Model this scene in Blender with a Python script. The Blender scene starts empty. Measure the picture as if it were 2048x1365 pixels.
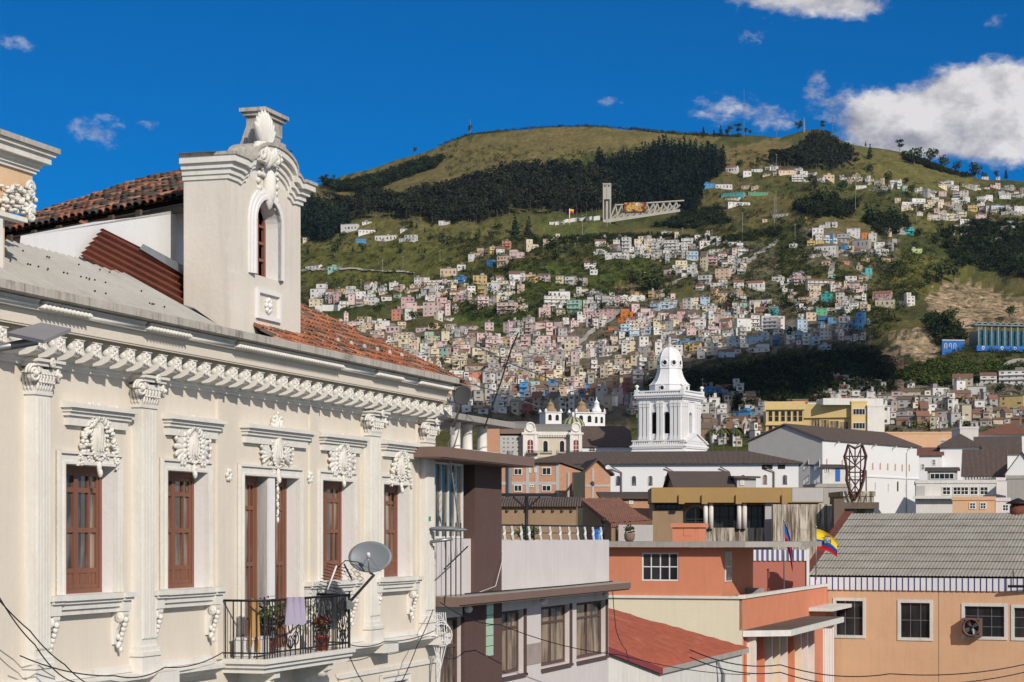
import bpy, math, random
import numpy as np
from mathutils import Vector, Matrix, noise
random.seed(7)
F, CX, HY = 4270.0, 1024.0, 1070.0      # focal length in photo pixels, centre column, horizon row
GZ = -11.0                              # street level; the camera stands at z = 0
PI = math.pi
R = math.radians
sc = bpy.context.scene
COL = sc.collection
ZOFF = {}

# ------------------------------------------------------------------ mesh builder
class MB:
    def __init__(s): s.v = []; s.f = []; s.m = []; s.c = []; s.sm = []; s.M = None
    def add(s, vs, fs, m=0, smooth=False, col=None):
        b = len(s.v)
        if s.M is not None: vs = [tuple(s.M @ Vector(v)) for v in vs]
        s.v.extend(vs)
        for f in fs:
            s.f.append([i + b for i in f]); s.m.append(m); s.sm.append(smooth); s.c.append(col)
        return s
    def box(s, x0, x1, y0, y1, z0, z1, m=0, col=None):
        v = [(x0,y0,z0),(x1,y0,z0),(x1,y1,z0),(x0,y1,z0),(x0,y0,z1),(x1,y0,z1),(x1,y1,z1),(x0,y1,z1)]
        return s.add(v, [(0,3,2,1),(4,5,6,7),(0,1,5,4),(1,2,6,5),(2,3,7,6),(3,0,4,7)], m, False, col)
    def quad(s, a, b, c, d, m=0, col=None): return s.add([tuple(a),tuple(b),tuple(c),tuple(d)], [(0,1,2,3)], m, False, col)
    def poly(s, pts, m=0): return s.add([tuple(p) for p in pts], [tuple(range(len(pts)))], m)
    def prism_y(s, pts, y0, y1, m=0, smooth=False):      # polygon in xz, extruded along y
        n = len(pts)
        v = [(p[0],y0,p[1]) for p in pts] + [(p[0],y1,p[1]) for p in pts]
        s.add(v, [tuple(range(n)), tuple(range(2*n-1,n-1,-1))], m)
        return s.add(v, [(i,(i+1)%n+0,(i+1)%n+n,i+n)[::-1] for i in range(n)], m, smooth)
    def prism_x(s, pts, x0, x1, m=0):                    # polygon in yz, extruded along x
        n = len(pts)
        v = [(x0,p[0],p[1]) for p in pts] + [(x1,p[0],p[1]) for p in pts]
        return s.add(v, [tuple(range(n)), tuple(range(2*n-1,n-1,-1))] + [(i,(i+1)%n,(i+1)%n+n,i+n) for i in range(n)], m)
    def prism_z(s, pts, z0, z1, m=0):
        n = len(pts)
        v = [(p[0],p[1],z0) for p in pts] + [(p[0],p[1],z1) for p in pts]
        return s.add(v, [tuple(range(n))[::-1], tuple(range(n,2*n))] + [(i,(i+1)%n,(i+1)%n+n,i+n) for i in range(n)], m)
    def tube(s, pts, r, n=6, m=0, closed=False, r2=None):
        P_ = [Vector(p) for p in pts]; k = len(P_); vs = []; fs = []
        for i, p in enumerate(P_):
            if closed: t = P_[(i+1) % k] - P_[i-1]
            else: t = P_[min(i+1,k-1)] - P_[max(i-1,0)]
            if t.length < 1e-9: t = Vector((0,0,1))
            t.normalize()
            a = t.cross(Vector((0,0,1)))
            if a.length < .05: a = t.cross(Vector((0,1,0)))
            a.normalize(); b = t.cross(a)
            rr = r if r2 is None else r + (r2-r)*i/(k-1)
            for j in range(n):
                q = p + a*(rr*math.cos(2*PI*j/n)) + b*(rr*math.sin(2*PI*j/n)); vs.append(tuple(q))
        for i in range(k if closed else k-1):
            for j in range(n):
                i2 = (i+1) % k
                fs.append((i*n+j, i2*n+j, i2*n+(j+1)%n, i*n+(j+1)%n))
        if not closed: fs += [tuple(range(n)), tuple(range((k-1)*n, k*n))[::-1]]
        return s.add(vs, fs, m, n > 5)
    def lathe(s, prof, n=16, c=(0,0,0), m=0, smooth=True, a0=0.0):
        vs = []; fs = []; k = len(prof)
        for r, z in prof:
            for j in range(n): vs.append((c[0]+r*math.cos(a0+2*PI*j/n), c[1]+r*math.sin(a0+2*PI*j/n), c[2]+z))
        for i in range(k-1):
            for j in range(n): fs.append((i*n+j, i*n+(j+1)%n, (i+1)*n+(j+1)%n, (i+1)*n+j))
        fs += [tuple(range(n))[::-1], tuple(range((k-1)*n, k*n))]
        return s.add(vs, fs, m, smooth)
    def ell(s, c, r, n=8, k=5, m=0, rot=None, col=None):  # ellipsoid; rot = Matrix 3x3
        vs = []; fs = []
        for i in range(k+1):
            th = PI*i/k
            for j in range(n):
                q = Vector((r[0]*math.sin(th)*math.cos(2*PI*j/n), r[1]*math.sin(th)*math.sin(2*PI*j/n), r[2]*math.cos(th)))
                if rot is not None: q = rot @ q
                vs.append((c[0]+q.x, c[1]+q.y, c[2]+q.z))
        for i in range(k):
            for j in range(n): fs.append((i*n+j, (i+1)*n+j, (i+1)*n+(j+1)%n, i*n+(j+1)%n))
        return s.add(vs, fs, m, True, col)
    def build(s, name, mats, parent=None, loc=None):
        if not isinstance(mats, (list, tuple)): mats = [mats]
        dz = ZOFF.get(parent.name, 0) if parent is not None else 0
        me = bpy.data.meshes.new(name)
        if dz: me.from_pydata([(v[0],v[1],v[2]-dz) for v in s.v], [], s.f)
        else: me.from_pydata(s.v, [], s.f)
        me.polygons.foreach_set('material_index', s.m); me.polygons.foreach_set('use_smooth', s.sm)
        for m in mats: me.materials.append(m)
        if any(c is not None for c in s.c):
            at = me.color_attributes.new('Col', 'FLOAT_COLOR', 'CORNER'); arr = []
            for f, c in zip(s.f, s.c): arr.extend((tuple(c or (1,1,1)) + (1,))*len(f))
            at.data.foreach_set('color', arr)
        me.update()
        o = bpy.data.objects.new(name, me); COL.objects.link(o)
        if parent is not None: o.parent = parent; ZOFF[o.name] = dz
        if loc is not None: o.location = loc
        return o

def tag(o, label=None, cat=None, group=None, kind=None):
    if label: o['label'] = label
    if cat: o['category'] = cat
    if group: o['group'] = group
    if kind: o['kind'] = kind
    return o
def thing(name, label, cat, loc=(0,0,0), rot=0.0, group=None):
    o = bpy.data.objects.new(name, None); COL.objects.link(o); o.empty_display_size = .3
    o.location = loc; o.rotation_euler = (0,0,rot); ZOFF[o.name] = loc[2]
    return tag(o, label, cat, group)
def copy_tree(o, parent=None):
    c = o.copy(); COL.objects.link(c)
    if parent is not None: c.parent = parent
    for ch in list(o.children): copy_tree(ch, c)
    return c

class Fr:                                  # a building's own frame: x along its front, y into it, z up
    def __init__(s, px, Y, ang, gz=GZ):
        s.o = Vector(((px-CX)*Y/F, Y)); s.a = ang; s.gz = gz
        s.ex = Vector((math.cos(ang), math.sin(ang))); s.ey = Vector((-math.sin(ang), math.cos(ang)))
    def x(s, px, c=0.0):
        u = (px-CX)/F
        return (u*(s.o.y + c*s.ey.y) - (s.o.x + c*s.ey.x))/(s.ex.x - u*s.ex.y)
    def y(s, px, x=0.0):                   # depth in the building of a point on a side plane at local x
        u = (px-CX)/F
        return (u*(s.o.y + x*s.ex.y) - (s.o.x + x*s.ex.x))/(s.ey.x - u*s.ey.y)
    def D(s, x, c=0.0): return s.o.y + x*s.ex.y + c*s.ey.y
    def z(s, px, py, c=0.0): return (HY-py)*s.D(s.x(px,c), c)/F
    def zs(s, px, py, x=0.0): return (HY-py)*s.D(x, s.y(px,x))/F
    def root(s, name, label, cat, group=None): return thing(name, label, cat, (s.o.x, s.o.y, s.gz), s.a, group)
    def world(s, x, y, z): q = s.o + s.ex*x + s.ey*y; return Vector((q.x, q.y, z))

def holes_wall(mb, x0, x1, z0, z1, holes, y=0.0, dep=.25, m=0, mr=None):
    """a wall sheet in the plane y with real openings and their reveals"""
    if mr is None: mr = m
    xs = sorted({x0, x1, *[h[0] for h in holes], *[h[1] for h in holes]}); xs = [v for v in xs if x0 <= v <= x1]
    zs = sorted({z0, z1, *[h[2] for h in holes], *[h[3] for h in holes]}); zs = [v for v in zs if z0 <= v <= z1]
    for i in range(len(xs)-1):
        for j in range(len(zs)-1):
            cx, cz = (xs[i]+xs[i+1])/2, (zs[j]+zs[j+1])/2
            if any(h[0] < cx < h[1] and h[2] < cz < h[3] for h in holes): continue
            mb.quad((xs[i],y,zs[j]), (xs[i+1],y,zs[j]), (xs[i+1],y,zs[j+1]), (xs[i],y,zs[j+1]), m)
    for a, b, c, d in [h[:4] for h in holes]:
        e = y + dep
        mb.quad((a,y,c),(a,y,d),(a,e,d),(a,e,c), mr); mb.quad((b,y,d),(b,y,c),(b,e,c),(b,e,d), mr)
        mb.quad((a,y,d),(b,y,d),(b,e,d),(a,e,d), mr); mb.quad((a,e,c),(b,e,c),(b,y,c),(a,y,c), mr)

def bars(mb, x0, x1, z0, z1, y0, y1, cols, rows, fw=.06, bw=.035, m=0, rowsz=None):
    """a window frame with cols x rows lights"""
    mb.box(x0,x0+fw,y0,y1,z0,z1,m); mb.box(x1-fw,x1,y0,y1,z0,z1,m)
    mb.box(x0+fw,x1-fw,y0,y1,z0,z0+fw,m); mb.box(x0+fw,x1-fw,y0,y1,z1-fw,z1,m)
    for i in range(1, cols):
        c = x0 + (x1-x0)*i/cols; mb.box(c-bw/2,c+bw/2,y0+.004,y1-.004,z0+fw,z1-fw,m)
    zz = rowsz or [i/rows for i in range(1, rows)]
    for t in zz:
        c = z0 + (z1-z0)*t; mb.box(x0+fw,x1-fw,y0+.008,y1-.008,c-bw/2,c+bw/2,m)

def win(root, x0, x1, z0, z1, y, cols, rows, mf, mg, fw=.06, bw=.035, dep=.05, name='window', rowsz=None):
    mb = MB(); bars(mb, x0, x1, z0, z1, y, y+dep, cols, rows, fw, bw, 0, rowsz)
    w = mb.build(name, mf, root)
    g = MB(); g.quad((x0+fw*.5,y+dep*.6,z0+fw*.5),(x1-fw*.5,y+dep*.6,z0+fw*.5),(x1-fw*.5,y+dep*.6,z1-fw*.5),(x0+fw*.5,y+dep*.6,z1-fw*.5))
    g.build('pane', mg, w); return w

def archpts(xc, w, z0, zs, n=10, rise=None):
    """outline of an arched opening: foot z0, spring zs"""
    r = w/2; h = rise or r
    return [(xc-r,z0),(xc+r,z0)] + [(xc+r*math.cos(PI*i/n), zs+h*math.sin(PI*i/n)) for i in range(n+1)]
def archwin(root, xc, w, z0, zs, y, mf, mg, fw=.15, dep=.12, bar=True, name='window'):
    """an arched window: proud surround, recessed dark light and bars (front plane y, facing -y)"""
    o = archpts(xc, w+2*fw, z0, zs); i = archpts(xc, w, z0, zs); n = len(o); mb = MB()
    for k in range(n):
        if k == 0: continue
        a, b = k, (k+1) % n
        q = lambda p, yy: (p[0], yy, p[1])
        mb.quad(q(o[a],y-dep*.4), q(i[a],y-dep*.4), q(i[b],y-dep*.4), q(o[b],y-dep*.4))
        mb.quad(q(o[a],y-dep*.4), q(o[b],y-dep*.4), q(o[b],y), q(o[a],y))
        mb.quad(q(i[b],y-dep*.4), q(i[a],y-dep*.4), q(i[a],y), q(i[b],y))
    if bar:
        mb.box(xc-.04,xc+.04,y-.04,y-.012,z0,zs+w*.45); 
        for t in (.35,.7): mb.box(xc-w/2,xc+w/2,y-.038,y-.014,z0+(zs-z0)*t-.03,z0+(zs-z0)*t+.03)
    wo = mb.build(name, mf, root)
    g = MB(); g.poly([(p[0],y-.006,p[1]) for p in i]); g.build('pane', mg, wo); return wo

def rotm(ax, a): return Matrix.Rotation(a, 3, ax)

# ------------------------------------------------------------------ materials
class NT:
    def __init__(s, nt): s.t = nt; s.n = nt.nodes; s.l = nt.links
    def new(s, typ, **k):
        n = s.n.new(typ)
        for a, b in k.items():
            if a.startswith('i_'):
                key = a[2:]; key = int(key) if key.isdigit() else key.replace('_', ' ')
                n.inputs[key].default_value = b
            else: setattr(n, a, b)
        return n
    def link(s, a, b): s.l.new(a, b)
    def math(s, op, a, b=None, c=None, clamp=False):
        n = s.n.new('ShaderNodeMath'); n.operation = op; n.use_clamp = clamp
        for i, v in enumerate((a, b, c)):
            if v is None: continue
            if isinstance(v, (int, float)): n.inputs[i].default_value = v
            else: s.link(v, n.inputs[i])
        return n.outputs[0]
    def mix(s, fac, a, b, bt='MIX'):
        n = s.n.new('ShaderNodeMix'); n.data_type = 'RGBA'; n.blend_type = bt
        for i, v in ((0,fac),(6,a),(7,b)):
            if isinstance(v, (int,float)): n.inputs[i].default_value = v
            elif isinstance(v, tuple): n.inputs[i].default_value = (*v[:3],1)
            else: s.link(v, n.inputs[i])
        return n.outputs[2]
    def noise(s, vec, scale, detail=4, rough=.55, lo=.35, hi=.65):
        n = s.new('ShaderNodeTexNoise', i_Scale=scale, i_Detail=detail, i_Roughness=rough)
        s.link(vec, n.inputs['Vector'])
        r = s.new('ShaderNodeMapRange'); r.inputs[1].default_value = lo; r.inputs[2].default_value = hi
        s.link(n.outputs['Fac'], r.inputs[0]); return r.outputs[0]
def newmat(name):
    m = bpy.data.materials.new(name); m.use_nodes = True; t = NT(m.node_tree); t.n.clear()
    b = t.new('ShaderNodeBsdfPrincipled'); o = t.new('ShaderNodeOutputMaterial'); t.link(b.outputs[0], o.inputs[0])
    return m, t, b
def scaled(t, vec, x, y, z):
    n = t.new('ShaderNodeMapping'); n.inputs['Scale'].default_value = (x,y,z); t.link(vec, n.inputs['Vector']); return n.outputs[0]

def plaster(name, col, dirt=(.12,.10,.085), rough=.85, var=.10, streak=.25, blotch=.15, sc_=1.0, bump=.15, src='plain', spec=.25, metal=0.0, fine=9.0, slo=.5, shi=.78):
    """weathered paint or render: broad blotches, rain streaks, fine grain. src: plain, object (object colour), attr (Col)"""
    m, t, b = newmat(name)
    tc = t.new('ShaderNodeTexCoord'); v = tc.outputs['Object']
    if src == 'object': base = t.new('ShaderNodeObjectInfo').outputs['Color']
    elif src == 'attr': base = t.new('ShaderNodeVertexColor', layer_name='Col').outputs['Color']
    else: base = t.new('ShaderNodeRGB').outputs[0]; base.default_value = (*col,1)
    if src == 'object':                       # every copy gets its own patch of the pattern
        oi = t.new('ShaderNodeObjectInfo'); ad = t.new('ShaderNodeVectorMath', operation='ADD')
        mu = t.new('ShaderNodeVectorMath', operation='SCALE'); cb = t.new('ShaderNodeCombineXYZ')
        t.link(oi.outputs['Random'], cb.inputs[0]); t.link(oi.outputs['Random'], cb.inputs[1]); t.link(cb.outputs[0], mu.inputs[0]); mu.inputs[3].default_value = 40
        t.link(v, ad.inputs[0]); t.link(mu.outputs[0], ad.inputs[1]); v = ad.outputs[0]
    n1 = t.noise(v, .9*sc_, 5, .6, .3, .7)
    c = t.mix(t.math('MULTIPLY', n1, var*2), base, t.mix(1.0, base, (.62,.60,.58), 'MULTIPLY'))
    n0 = t.noise(v, fine*sc_, 3, .6, .3, .7)
    c = t.mix(t.math('MULTIPLY', n0, var), c, t.mix(1.0, c, (.72,.70,.68), 'MULTIPLY'))
    if streak:
        n2 = t.noise(scaled(t, v, 3.2*sc_, 3.2*sc_, .22*sc_), 1.4, 5, .65, slo, shi)
        c = t.mix(t.math('MULTIPLY', n2, streak), c, dirt)
    if blotch:
        n3 = t.noise(v, .5*sc_, 7, .7, .56, .72)
        c = t.mix(t.math('MULTIPLY', n3, blotch), c, dirt)
    t.link(c, b.inputs['Base Color']); b.inputs['Roughness'].default_value = rough
    b.inputs['Specular IOR Level'].default_value = spec; b.inputs['Metallic'].default_value = metal
    if bump:
        bn = t.new('ShaderNodeBump', i_Strength=bump, i_Distance=.02)
        t.link(n0, bn.inputs['Height']); t.link(bn.outputs[0], b.inputs['Normal'])
    return m

def brickmat(name, c1, c2, mort, bw=.28, bh=.09, ms=.014, stain=.3):
    m, t, b = newmat(name); tc = t.new('ShaderNodeTexCoord'); v = tc.outputs['Object']
    sp = t.new('ShaderNodeSeparateXYZ'); t.link(v, sp.inputs[0])
    cb = t.new('ShaderNodeCombineXYZ'); t.link(t.math('ADD', sp.outputs[0], sp.outputs[1]), cb.inputs[0]); t.link(sp.outputs[2], cb.inputs[1])
    br = t.new('ShaderNodeTexBrick'); br.inputs['Scale'].default_value = 1; br.inputs['Brick Width'].default_value = bw
    br.inputs['Row Height'].default_value = bh; br.inputs['Mortar Size'].default_value = ms
    br.inputs['Color1'].default_value = (*c1,1); br.inputs['Color2'].default_value = (*c2,1); br.inputs['Mortar'].default_value = (*mort,1)
    t.link(cb.outputs[0], br.inputs['Vector'])
    c = t.mix(t.math('MULTIPLY', t.noise(v, .8, 6, .65, .4, .75), stain), br.outputs['Color'], (.30,.25,.20))
    c = t.mix(t.math('MULTIPLY', t.noise(v, 6, 3, .6, .4, .7), .25), c, (.55,.36,.25))
    t.link(c, b.inputs['Base Color']); b.inputs['Roughness'].default_value = .9; return m

def roofmat(name, c1, c2, c3, per=.24, row=.4, moss=.4, src=None):
    """old barrel tiles seen from afar: rolls along x, rows down the slope, each patch its own tone"""
    m, t, b = newmat(name); tc = t.new('ShaderNodeTexCoord'); v = tc.outputs['Object']
    vo = t.new('ShaderNodeTexVoronoi', i_Scale=1.0); t.link(scaled(t, v, 1/per, 1/per, 1/row), vo.inputs['Vector'])
    sp = t.new('ShaderNodeSeparateColor'); t.link(vo.outputs['Color'], sp.inputs[0])
    c = t.mix(sp.outputs[0], c1, c2)
    c = t.mix(t.math('MULTIPLY', t.noise(v, .45, 7, .7, .4, .68), moss), c, c3)
    c = t.mix(t.math('MULTIPLY', t.noise(v, 3, 5, .7, .45, .7), .5), c, t.mix(1.0, c, (.55,.5,.5), 'MULTIPLY'))
    t.link(c, b.inputs['Base Color']); b.inputs['Roughness'].default_value = .9
    w = t.new('ShaderNodeTexWave', wave_type='BANDS', bands_direction='X', i_Scale=1/per/6.283*3.14159*2/2)
    t.link(v, w.inputs['Vector'])
    bn = t.new('ShaderNodeBump', i_Strength=.8, i_Distance=per*.4); t.link(w.outputs['Fac'], bn.inputs['Height']); t.link(bn.outputs[0], b.inputs['Normal'])
    return m

def glassmat(name, col=(.02,.025,.03), rough=.08, spec=.6, var=0.6, alt=(.12,.11,.10)):
    m, t, b = newmat(name); tc = t.new('ShaderNodeTexCoord')
    n = t.noise(scaled(t, tc.outputs['Object'], 2.2, 2.2, .5), 1.1, 3, .5, .42, .62)
    t.link(t.mix(t.math('MULTIPLY', n, var), col, alt), b.inputs['Base Color'])
    b.inputs['Roughness'].default_value = rough; b.inputs['Specular IOR Level'].default_value = spec; return m

def attrmat(name, rough=.9, var=.35, sc_=6.0, trans=0.0):
    m, t, b = newmat(name); tc = t.new('ShaderNodeTexCoord')
    c = t.new('ShaderNodeVertexColor', layer_name='Col').outputs['Color']
    n = t.noise(tc.outputs['Object'], sc_, 4, .6, .35, .7)
    t.link(t.mix(t.math('MULTIPLY', n, var), c, t.mix(1.0, c, (.45,.45,.42), 'MULTIPLY')), b.inputs['Base Color'])
    b.inputs['Roughness'].default_value = rough; b.inputs['Specular IOR Level'].default_value = .15
    return m

M = {}
M['cream'] = plaster('cream_plaster', (.695,.63,.54), streak=.10, blotch=.06, var=.08)
M['stucco'] = plaster('white_stucco', (.74,.72,.675), dirt=(.33,.26,.18), streak=.26, blotch=.22, var=.14)
M['reveal'] = plaster('white_reveal', (.74,.73,.73), streak=.05, blotch=.04, var=.05)
M['tower_pl'] = plaster('tower_plaster', (.69,.645,.575), dirt=(.30,.25,.2), streak=.2, blotch=.12, var=.10)
M['peach_near'] = plaster('peach_plaster', (.72,.50,.32), streak=.1, blotch=.08)
M['gutter'] = plaster('gutter_stone', (.50,.47,.42), dirt=(.06,.055,.045), streak=.75, blotch=.7, sc_=2.2, var=.25)
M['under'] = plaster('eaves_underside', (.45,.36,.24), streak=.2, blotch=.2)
M['wood'] = plaster('red_brown_wood', (.205,.085,.05), dirt=(.08,.04,.03), streak=.4, blotch=.1, rough=.55, sc_=2.0, spec=.35)
M['oldwood'] = plaster('grey_old_wood', (.10,.075,.055), streak=.4, rough=.9)
M['panewood'] = glassmat('window_glass_near', (.05,.04,.04), .06, .7, .9, (.34,.27,.22))
M['pane'] = glassmat('window_glass', (.014,.015,.018), .12, .3, .5, (.05,.045,.04))
M['curtain'] = glassmat('curtained_glass', (.05,.042,.038), .2, .25, .95, (.34,.26,.18))
M['iron'] = plaster('black_iron', (.018,.016,.02), streak=0, blotch=.2, rough=.5, dirt=(.08,.04,.02))
M['asb'] = plaster('asbestos_sheet', (.43,.42,.39), dirt=(.20,.18,.15), streak=.0, blotch=.55, var=.2, sc_=1.3)
M['asbdark'] = plaster('old_asbestos_sheet', (.37,.355,.31), dirt=(.15,.135,.11), streak=.5, blotch=.6, var=.3, sc_=.9)
M['rust'] = plaster('rusted_sheet', (.19,.062,.04), dirt=(.06,.03,.03), streak=.6, blotch=.6, rough=.7, var=.3)
M['zinc'] = plaster('zinc_flashing', (.30,.33,.38), dirt=(.55,.58,.62), streak=.3, blotch=.4, rough=.35, metal=.6, spec=.5)
M['dish'] = plaster('grey_dish', (.175,.195,.22), streak=0, blotch=.1, rough=.45, var=.04, bump=0, spec=.4)
M['dishdark'] = plaster('dark_dish', (.07,.073,.078), streak=0, blotch=.1, rough=.5, var=.04, bump=0)
M['metal'] = plaster('grey_metal', (.32,.33,.34), streak=.1, blotch=.1, rough=.4, metal=.7, bump=0)
M['whitepaint'] = plaster('white_paint', (.72,.72,.72), streak=.14, blotch=.08)
M['brown'] = plaster('brown_paint', (.115,.07,.062), dirt=(.05,.03,.03), streak=.12, blotch=.08, bump=.35, fine=5)
M['brownedge'] = plaster('brown_slab', (.20,.135,.11), streak=.2, blotch=.15)
M['lilac'] = plaster('lilac_plaster', (.64,.60,.595), streak=.25, blotch=.16, dirt=(.3,.27,.27))
M['concrete'] = plaster('concrete', (.36,.34,.31), dirt=(.1,.09,.08), streak=.35, blotch=.35)
M['orange'] = plaster('orange_plaster', (.64,.245,.14), dirt=(.33,.15,.1), streak=.28, blotch=.2, var=.12)
M['salmon'] = plaster('salmon_wall', (.44,.16,.115), streak=.1, blotch=.06, var=.06)
M['yellowpale'] = plaster('pale_yellow_plaster', (.74,.665,.50), dirt=(.4,.34,.25), streak=.14, blotch=.08, var=.06)
M['peach'] = plaster('peach_wall', (.68,.425,.26), dirt=(.42,.26,.16), streak=.32, blotch=.22, var=.12)
M['ochre'] = plaster('ochre_wall', (.36,.235,.095), dirt=(.3,.22,.15), streak=.2, blotch=.3)
M['adobe'] = plaster('adobe_wall', (.33,.225,.14), dirt=(.17,.12,.08), streak=.35, blotch=.25, var=.15)
M['stained'] = plaster('stained_wall', (.60,.55,.46), dirt=(.10,.075,.05), streak=.98, blotch=.8, var=.2, slo=.40, shi=.60)
M['white'] = plaster('white_limewash', (.73,.73,.735), dirt=(.35,.34,.33), streak=.10, blotch=.06, var=.05)
M['whiteold'] = plaster('old_white_wall', (.66,.65,.62), dirt=(.22,.2,.17), streak=.35, blotch=.25)
M['grey'] = plaster('grey_render', (.45,.44,.43), dirt=(.2,.19,.18), streak=.15, blotch=.15)
M['palace'] = plaster('palace_wall', (.58,.52,.41), streak=.2, blotch=.12)
M['yellow'] = plaster('yellow_wall', (.66,.50,.235), streak=.15, blotch=.1)
M['blue'] = plaster('blue_paint', (.03,.14,.45), streak=.1)
M['slabdirt'] = plaster('dirty_slab', (.16,.125,.10), dirt=(.05,.04,.035), streak=.1, blotch=.6, var=.3)
M['redroof'] = plaster('red_painted_roof', (.42,.115,.065), dirt=(.55,.42,.33), streak=.0, blotch=.25, var=.3, sc_=2.0)
M['crimson'] = plaster('crimson_roof_edge', (.22,.045,.05), streak=.2)
M['darkroof'] = plaster('dark_sheet_roof', (.10,.08,.07), dirt=(.13,.10,.08), streak=.3, blotch=.5, spec=.1)
M['brick'] = brickmat('brick', (.46,.19,.10), (.52,.25,.14), (.40,.30,.22), .28, .09, .008)
M['brickdark'] = brickmat('old_brick', (.22,.105,.075), (.27,.15,.11), (.22,.18,.15))
M['tilebrown'] = roofmat('old_brown_tiles', (.115,.080,.066), (.155,.108,.086), (.10,.088,.075))
M['tilered'] = roofmat('red_tiles', (.30,.12,.07), (.22,.10,.065), (.12,.085,.065))
M['tileattr'] = attrmat('barrel_tiles', .9, .55, 7)
M['leaf'] = attrmat('leaves', .85, .3, 3)
M['trunk'] = plaster('tree_bark', (.16,.12,.09), streak=.4)
M['darkvoid'] = plaster('dark_opening', (.02,.019,.018), streak=0, blotch=0, bump=0)
M['house'] = plaster('painted_house', (.7,.7,.7), dirt=(.2,.17,.15), streak=.35, blotch=.25, src='object', sc_=.25, var=.16, bump=0)
M['houseattr'] = plaster('painted_houses', (.7,.7,.7), dirt=(.2,.17,.15), streak=.3, blotch=.25, src='attr', sc_=.25, var=.16, bump=0)
M['hroof'] = plaster('house_roof', (.30,.27,.25), dirt=(.12,.1,.09), streak=0, blotch=.5, src='object', sc_=.25, var=.25, bump=0)
M['hside'] = plaster('bare_block_side', (.40,.335,.285), dirt=(.2,.17,.15), streak=.3, blotch=.3, sc_=.25, var=.2, bump=0)
M['hwin'] = plaster('house_window', (.075,.07,.07), streak=0, blotch=0, bump=0, rough=.4, spec=.4)

# ------------------------------------------------------------------ camera, sun, sky
cam = bpy.data.cameras.new('camera'); co = bpy.data.objects.new('camera', cam); COL.objects.link(co)
co.location = (0,0,0); co.rotation_euler = (R(90),0,0)
cam.sensor_width = 36; cam.lens = 36*F/2048; cam.shift_y = (HY-682.5)/2048
cam.clip_start = .5; cam.clip_end = 20000
sc.camera = co
SUN_EL, SAZ = R(29), Vector((.50,-.866))                     # where the sun stands: behind the camera, to the right
SD = Vector((SAZ.x*math.cos(SUN_EL), SAZ.y*math.cos(SUN_EL), math.sin(SUN_EL)))
sl = bpy.data.lights.new('sun', 'SUN'); so = bpy.data.objects.new('sun', sl); COL.objects.link(so)
sl.energy = 4.3; sl.angle = R(.5); sl.color = (1,.92,.81); so.location = (40,-60,60)
so.rotation_euler = SD.to_track_quat('Z','Y').to_euler()
# ================================================================== the white colonial house on the left
CW = 1.9                                          # how far back the attic wall stands
FM = Fr(0, 85400/2350, math.atan2(.955,.2965))
MR = FM.root('colonial_house', 'white stucco colonial house with pilasters, carved cornice and arched attic tower along the left', 'house')
LX = FM.x(871)
def hx(a, b, py0, py1, c=0):                      # pixel box -> hole in the facade
    return (FM.x(a,c), FM.x(b,c), FM.z(a,py1,c), FM.z(a,py0,c))
WINS = []                                         # (hole, glass rows)
h1 = hx(124,226,933,1196); h2 = hx(328.6,408.6,943,1181); h3 = hx(483,534,950,1300); h4 = hx(546.7,592,956,1292)
h5 = hx(639.7,701,960,1162); h6 = hx(762,812,965,1151)
ztop = (h1[3]+h2[3]+h5[3]+h6[3])/4; zsill = (h1[2]+h2[2]+h5[2]+h6[2])/4
h1, h2, h5, h6 = [(h[0],h[1],zsill,ztop) for h in (h1,h2,h5,h6)]
ZF = -2.60                                        # balcony floor
h3 = (h3[0],h3[1],ZF+.05,ztop); h4 = (h4[0],h4[1],ZF+.05,ztop)
hol = [h1,h2,h3,h4,h5,h6]
lower = [(h[0]+.05,h[1]-.05,-6.6,-3.75) for h in (h1,h2,h3,h4,h5,h6)]
mb = MB(); DEP = .30
holes_wall(mb, -6, LX, GZ, 3.9, hol+lower, 0, DEP, 0, 1)
mb.quad((LX,0,GZ),(LX,9,GZ),(LX,9,3.9),(LX,0,3.9)); mb.quad((-6,0,GZ),(-6,9,GZ),(-6,9,3.9),(-6,0,3.9)); mb.quad((-6,9,GZ),(LX,9,GZ),(LX,9,3.9),(-6,9,3.9))
mb.quad((-6,DEP+.5,GZ),(LX,DEP+.5,GZ),(LX,DEP+.5,3.5),(-6,DEP+.5,3.5),2)
mb.build('wall', [M['cream'], M['reveal'], M['darkvoid']], MR)

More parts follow.
